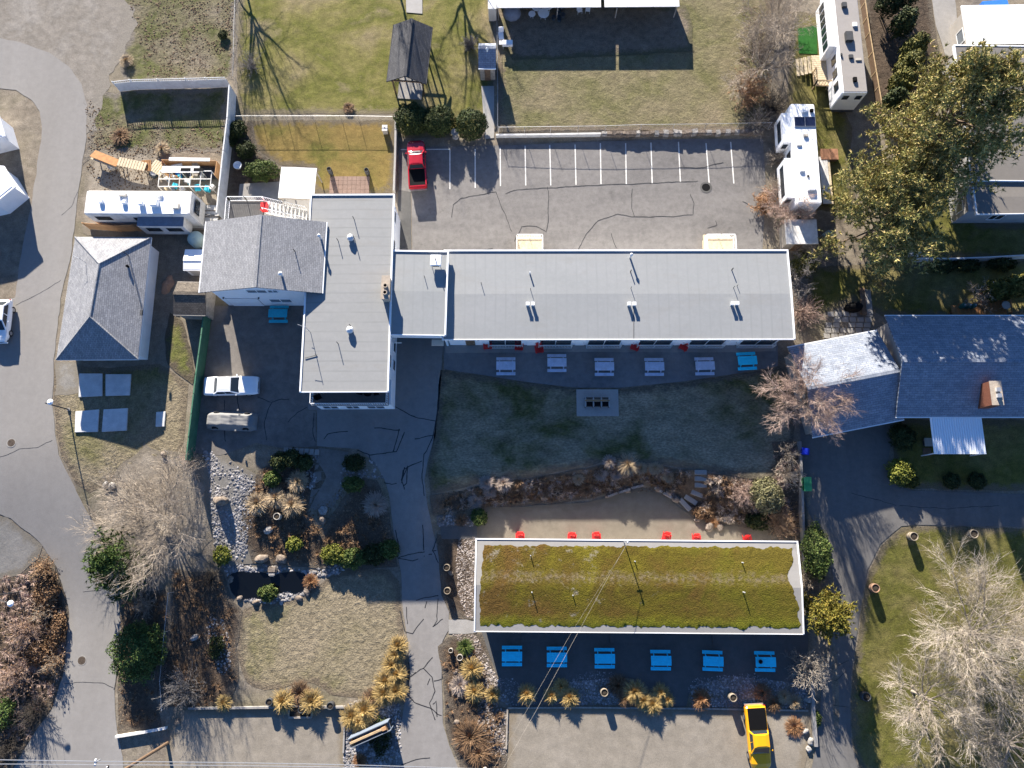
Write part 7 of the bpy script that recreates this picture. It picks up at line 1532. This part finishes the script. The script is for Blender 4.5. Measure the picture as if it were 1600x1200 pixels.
# --- evergreen and leafy shrubs
LF = [('round_shrub',(645,195),1.75,1.7,2.2,'round_dark',3600,'round dark evergreen, leftmost of three behind the car park'),('round_shrub',(687,198),1.7,1.65,2.2,'round_dark',3600,'round dark evergreen, middle of three behind the car park'),('round_shrub',(737,204),1.65,1.7,2.3,'round_dark',3600,'round dark evergreen, rightmost of three behind the car park'),
('juniper',(226,1014),2.4,2.6,2.6,'pine_green',5200,'dense dark green juniper beside the lower road'),('green_shrub',(1268,862),1.3,2.4,2.0,'leaf_green',3000,'tall green shrub hedge right of the mossy building top corner'),
('green_shrub',(1403,684),1.15,1.2,1.5,'cedar_dark',2200,'dark round shrub at the corner of the neighbour house'),('green_shrub',(1400,738),1.25,1.2,1.5,'leaf_yellowgreen',2400,'bright yellow-green shrub at the bend of the neighbour driveway'),('green_shrub',(1418,752),.8,.7,.8,'cedar_gold',900,'low olive shrub right of the yellow-green shrub'),
('round_shrub',(1483,752),.75,.75,.9,'cedar_dark',1200,'dark round shrub left of the stone path on the neighbour lawn'),('round_shrub',(1522,752),.8,.8,.9,'cedar_dark',1200,'dark round shrub right of the stone path on the neighbour lawn'),
('yucca_shrub',(413,272),1.7,1.1,1.4,'leaf_green',2200,'spiky dark green shrub next to the white canopy'),('green_shrub',(375,208),.9,1.0,1.3,'cedar_dark',1300,'dark shrub at the left end of the chain-link fence'),('green_shrub',(362,224),.7,.7,1.0,'cedar_dark',900,'small dark shrub against the board fence'),('green_shrub',(388,240),1.0,.9,1.2,'cedar_dark',1300,'dark shrub in the shaded garden above the spiky one'),
('green_shrub',(440,722),.85,.85,1.0,'cedar_dark',1100,'dark shrub, left of three below the stone slabs'),('green_shrub',(459,717),.85,.85,1.1,'cedar_dark',1100,'dark shrub, middle of three below the stone slabs'),('green_shrub',(478,723),.75,.75,.9,'cedar_dark',1000,'dark shrub, right of three below the stone slabs'),('green_shrub',(427,749),.8,.75,.8,'leaf_green',900,'green shrub at the left of the rock garden'),
('green_shrub',(555,724),1.0,.8,.9,'cedar_dark',1100,'dark shrub at the top of the driveway rock bed'),('green_shrub',(553,757),.95,.75,.8,'leaf_green',1200,'green shrub below it in the driveway rock bed'),
('green_shrub',(522,866),1.1,.9,1.0,'leaf_yellowgreen',1500,'yellow-green shrub, leftmost of the row above the dry lawn'),('green_shrub',(552,872),1.3,.9,1.1,'leaf_green',1700,'green shrub, second of the row above the dry lawn'),('green_shrub',(585,866),1.2,.9,1.0,'cedar_dark',1500,'dark green shrub, third of the row above the dry lawn'),('green_shrub',(610,858),.95,.85,.9,'leaf_green',1200,'green shrub at the driveway end of the row'),
('green_shrub',(421,926),.9,.75,.8,'leaf_green',1000,'green plant drooping over the lower rim of the pond'),('green_shrub',(350,868),.8,.9,.9,'leaf_yellowgreen',1000,'yellow-green spiky plant left of the pond'),('green_shrub',(461,850),.75,.65,.7,'leaf_yellowgreen',800,'yellow-green spiky plant above the pond spout'),('green_shrub',(455,790),.5,.5,.6,'cedar_dark',500,'small dark plant behind the tan grasses'),
('green_shrub',(749,808),.75,.8,.7,'leaf_green',900,'green plant at the left end of the sand court'),('broadleaf_shrub',(1193,775),1.5,1.6,1.8,'leaf_olive',2400,'broadleaf olive shrub on the court bank by the reddish shrub'),('green_shrub',(1182,815),1.2,.8,.8,'cedar_dark',1100,'low dark green shrub at the right end of the sand court'),
('green_shrub',(5,1112),1.5,1.5,1.6,'pine_green',1500,'bright green shrub at the left edge of the bank'),('green_shrub',(62,1020),1.0,1.1,.9,'leaf_brown',1100,'brown leafy ground shrub in the middle of the left bank'),('green_shrub',(78,925),1.1,1.5,1.0,'leaf_brown',1500,'brown leafy ground shrub below the tip of the left bank'),('green_shrub',(92,985),.9,1.8,.8,'leaf_brown',1500,'long brown leafy shrub along the road edge'),
('green_shrub',(1250,420),1.3,1.2,1.6,'cedar_gold',1200,'olive evergreen shrub at the motel roof corner'),('green_shrub',(1276,1122),.3,.6,.4,'leaf_green',300,'small green weed on the low wall by the driveway'),('green_shrub',(340,1010),.7,1.0,.6,'cedar_dark',500,'dark ground plant on the shaded lower path'),
('green_shrub',(596,1150),.9,1.6,.5,'cedar_dark',900,'dark ground plant below the roadside signboard'),('green_shrub',(1098,800),1.0,.7,.5,'leaf_brown',700,'brown ground plant above the largest bank boulder'),('green_shrub',(350,57),.5,.5,.5,'cedar_dark',350,'small dark weed on the weedy lot')]
for i,(nm,b,rx,ry,h,mt_,n,lab) in enumerate(LF): leafy(nm,lab,b,rx,ry,h,mt_,int(n*2.2),200+i,.045,.115,group='evergreen and leafy shrubs',lump=.16 if 'round' in nm else .3)
# columnar cedars at top right, hedge by the deck
for i,(px,py,r,h,mt_,lab) in enumerate(((1393,60,1.1,4.2,'cedar_dark','dark cedar at the top of the cedar row right of the fifth-wheel'),(1408,100,1.1,4.4,'cedar_gold','golden cedar, second of the cedar row'),(1402,125,1.2,4.4,'cedar_gold','golden cedar, third of the cedar row'),(1392,150,1.2,4.0,'cedar_gold','golden cedar, fourth of the cedar row'),(1384,172,1.0,3.4,'cedar_dark','dark cedar at the lower end of the cedar row beside the pine'),(1375,25,1.3,4.0,'cedar_dark','dark cedar near the top edge right of the wooden fence'),(1400,12,1.3,4.0,'cedar_dark','dark cedar at the top edge by the concrete path'),
    (1538,462,1.0,3.0,'cedar_gold','golden cedar at the left end of the hedge by the orange deck'),(1558,458,1.0,3.2,'cedar_gold','golden cedar, second of the hedge by the orange deck'),(1578,454,1.0,3.2,'cedar_gold','golden cedar, third of the hedge by the orange deck'),(1597,450,1.0,3.0,'cedar_gold','golden cedar at the right edge of the hedge by the orange deck'))):
    leafy('cedar_tree',lab,(px,py),r,r,h,mt_,3000,300+i,.08,.18,'tree','columnar cedars',.1,.22)
for i,(px,py) in enumerate(((1470,408),(1505,407),(1560,405))): leafy('green_shrub',('left','middle','right')[i]+' dark shrub in the shade below the white fence',(px,py+10),1.4,.7,.9,'cedar_dark',1100,330+i,group='evergreen and leafy shrubs')
# --- ornamental grasses
GR = [((404,787),.85,1.0,'grass_tan','tan grass tuft, left of three in the rock garden'),((433,778),.8,1.0,'grass_tan','tan grass tuft, middle of three in the rock garden'),((458,789),.95,1.05,'grass_tan','tan grass tuft, right of three in the rock garden'),((467,752),.8,.9,'grass_tan','brownish tuft beside the dark garden shrubs'),((588,789),.95,1.1,'grass_pale','pale pink tuft in the shaded bed by the driveway'),
((760,754),.6,.8,'grass_pale','pale tuft, left of two on the lawn bank'),((787,756),.65,.85,'grass_pale','pale tuft, right of two on the lawn bank'),((743,783),.6,.7,'grass_pale','pale tuft below the two on the lawn bank'),((766,768),.5,.6,'grass_pale','small tuft under the left pale tuft'),
((951,722),.5,.7,'grass_pale','small pale tuft at the top of the court bank'),((980,726),.8,.9,'grass_tan','tan tuft beside it on the court bank'),((938,741),.55,.7,'grass_pale','pale tuft left of centre on the court bank'),((1000,731),.55,.6,'grass_tan','short tan tuft right of the bank tuft'),((1023,731),.55,.6,'grass_tan','short tan tuft further right on the bank'),((1045,744),.55,.6,'grass_tan','short tan tuft near the stone steps'),((903,748),.5,.6,'grass_tan','thin tuft on the left half of the court bank'),((886,761),.5,.5,'leaf_brown','dull brown tuft on the left half of the court bank'),((962,740),.5,.6,'grass_pale','pale tuft in the middle of the court bank'),((1113,815),.5,.4,'leaf_rust','rust tuft above the largest bank boulder'),((915,765),.6,.5,'leaf_brown','brown tuft low on the court bank'),((850,765),.6,.5,'leaf_brown','brown tuft on the bank left part'),((820,760),.6,.5,'leaf_brown','brown tuft on the bank nearer the lawn tufts'),
((445,1094),.85,1.3,'grass_gold','golden tuft left of the planter box'),((490,1094),.9,1.3,'grass_gold','golden tuft right of the planter box'),((352,1097),.6,.8,'grass_gold','small golden tuft at the left end of the garden wall'),
((624,1008),.75,1.3,'grass_gold','golden tuft at the top of the driveway row'),((620,1022),.7,1.2,'grass_gold','golden tuft, second of the driveway row'),((614,1038),.8,1.2,'grass_gold','golden tuft, third of the driveway row'),((621,1052),.8,1.2,'grass_gold','golden tuft, fourth of the driveway row'),((604,1064),.85,1.2,'grass_gold','golden tuft, fifth and leftmost of the driveway row'),((602,1082),.9,1.3,'grass_gold','golden tuft, sixth of the driveway row'),((621,1078),.85,1.3,'grass_gold','golden tuft at the bottom of the driveway row'),
((552,1118),.9,1.2,'grass_gold','golden tuft left above the roadside signboard'),((572,1108),.95,1.2,'grass_gold','golden tuft right above the roadside signboard'),((562,1125),.8,1.1,'grass_gold','golden tuft in front of the signboard'),
((738,1044),.85,1.1,'grass_gold','golden tuft in the bed left of the first blue table'),((742,1079),.75,1.0,'grass_gold','dark golden tuft below it in the same bed'),((770,1084),.6,.9,'grass_gold','golden tuft at the edge of the table court'),((727,1010),.6,.6,'leaf_green','faded green tuft at the top of the driveway bed'),((719,1070),.75,.6,'grass_pale','pale grey tuft in the middle of the driveway bed'),
((823,1083),.7,1.1,'grass_gold','golden tuft alone below the first blue table'),((862,1085),.6,.9,'grass_gold','golden tuft, left of three below the second blue table'),((876,1071),.6,.9,'grass_gold','golden tuft, upper of three below the second blue table'),((890,1088),.75,1.0,'grass_gold','golden tuft, right of three below the second blue table'),((965,1070),.8,.8,'leaf_brown','brown tuft right of the tan barrel'),((977,1091),.6,.7,'leaf_brown','brown tuft below the large golden cluster'),((990,1079),.85,1.2,'grass_gold','largest golden tuft of the cluster below the third table'),((1004,1093),.7,1.1,'grass_gold','golden tuft in the middle of that cluster'),((1018,1099),.75,1.1,'grass_gold','golden tuft at the front of that cluster'),((1031,1080),.65,1.0,'grass_gold','golden tuft at the upper right of that cluster'),((1042,1092),.5,.8,'grass_gold','small golden tuft at the right of that cluster'),
((1094,1091),.75,.8,'leaf_rust','rust brown tuft left of the second barrel'),((1190,1081),.7,.6,'leaf_brown','brown tuft behind the yellow pickup tail'),((1223,1087),.5,.6,'grass_tan','tan tuft, upper of two right of the yellow pickup'),((1240,1096),.55,.6,'grass_tan','tan tuft, right of two beyond the yellow pickup'),((1208,1099),.6,.5,'leaf_brown','brown tuft beside the yellow pickup tail'),
((487,908),.55,.6,'leaf_rust','orange tuft at the right end of the pond'),((470,1083),.9,.7,'leaf_brown','brown shrubby tuft between the golden ones'),((735,1150),1.3,.8,'leaf_brown','wide brown tuft low in the driveway bed'),((748,1175),1.0,.7,'leaf_brown','brown tuft near the log post'),((585,1090),.8,.8,'leaf_brown','brown tuft between golden row and signboard'),((563,1187),.5,.6,'leaf_rust','rust tuft in the rocks below the signboard'),((720,812),.5,.4,'leaf_brown','brown tuft beside the twin brown boulders'),((1240,1135),.7,.4,'leaf_rust','rusty leaf clump by the wall right of the pickup'),((255,235),.6,.6,'grass_tan','dry weed tuft above the plywood pen'),((200,98),.6,.7,'grass_tan','dry weed tuft by the guy wire on the weedy lot'),((190,215),.8,.6,'leaf_brown','dull weed tuft left on the weedy lot below the lattice fence'),((545,170),.5,.4,'leaf_brown','small dark tuft at the lower edge of the upper lawn')]
for i,(b,r,h,mt_,lab) in enumerate(GR): tuft('grass_tuft',lab,b,r*1.12,h,mt_,int(300+260*r),400+i)

# --- low brush that fills the beds: a mass nobody could count
def brush(name, polys, n, r, h, mat, label, seed, per=34, clump=.0):
    pts, rg = in_polys(polys, n, seed)
    if clump: pts = pts[np.array([mnoise.noise(Vector((a*.5,b*.5,seed)))*.6+.5 for a,b in pts])+rg.random(len(pts))*.3 > clump]
    m = len(pts); c = np.repeat(np.column_stack([pts,T(pts[:,0],pts[:,1])+.05]),per,0); k = len(c); sz = np.repeat(.5+.9*rg.random(m),per)
    az = rg.random(k)*6.283; sp = rg.random(k)**.6; out = np.stack([np.cos(az),np.sin(az),np.zeros(k)],1)*(r*sp*sz)[:,None]; tip = c+out; tip[:,2] += h*sz*(1-.55*sp)*(.6+.5*rg.random(k))
    w = np.stack([-np.sin(az),np.cos(az),np.zeros(k)],1)*.012+rg.normal(0,.005,(k,3)); mid = c+out*.35; mid[:,2] += h*sz*.5
    V = np.stack([c-w,c+w,mid+w,mid-w,tip+w*.5,tip-w*.5],1).reshape(-1,3); q = np.arange(k)[:,None]*6
    stuff(npmesh(name, V, np.concatenate([q+np.array([[0,1,2,3]]),q+np.array([[3,2,4,5]])]), mat), label, 'brush')
BANK = [(690,782),(762,758),(830,751),(900,739),(960,727),(1030,732),(1080,742),(1060,772),(1040,768),(1003,752),(960,766),(900,778),(800,786),(700,798)]
BANK2 = [(1110,745),(1180,756),(1198,765),(1200,825),(1130,812),(1095,798),(1100,770)]
GARD = [(405,735),(440,730),(480,800),(505,835),(560,800),(570,760),(600,790),(612,850),(560,880),(470,878),(430,870),(395,830)]
brush('bank_brush', [BANK,BANK2], 420, .42, .5, 'leaf_brown', 'brown dead brush covering the bank above the sand court', 61, 34, .3)
brush('bank_brush', [BANK,BANK2], 260, .45, .6, 'grass_pale', 'pale dry stems mixed into the bank brush', 62, 30, .45)
brush('garden_brush', [GARD], 210, .38, .4, 'leaf_brown', 'brown dead perennials in the rock garden', 63, 32, .5)
brush('garden_brush', [[(690,1010),(735,1000),(765,1060),(785,1110),(780,1190),(735,1200),(700,1140)]], 130, .35, .3, 'leaf_brown', 'dead perennials in the driveway bed', 64, 30, .5)
brush('bank_brush', [[(-10,905),(60,890),(98,930),(104,1007),(95,1060),(70,1120),(20,1190),(-10,1200)],[(1208,700),(1244,700),(1254,840),(1204,830)]], 420, .45, .5, 'twig_red', 'reddish dry brush on the left bank and beside the boundary wall', 65, 30, .4)
brush('verge_brush', [[(190,935),(262,925),(258,1000),(235,1060),(250,1130),(190,1140)],[(272,895),(345,900),(365,950),(368,1060),(330,1100),(268,1100)]], 260, .4, .35, 'leaf_brown', 'brown weeds under the big bare tree and around the juniper', 66, 28, .5)
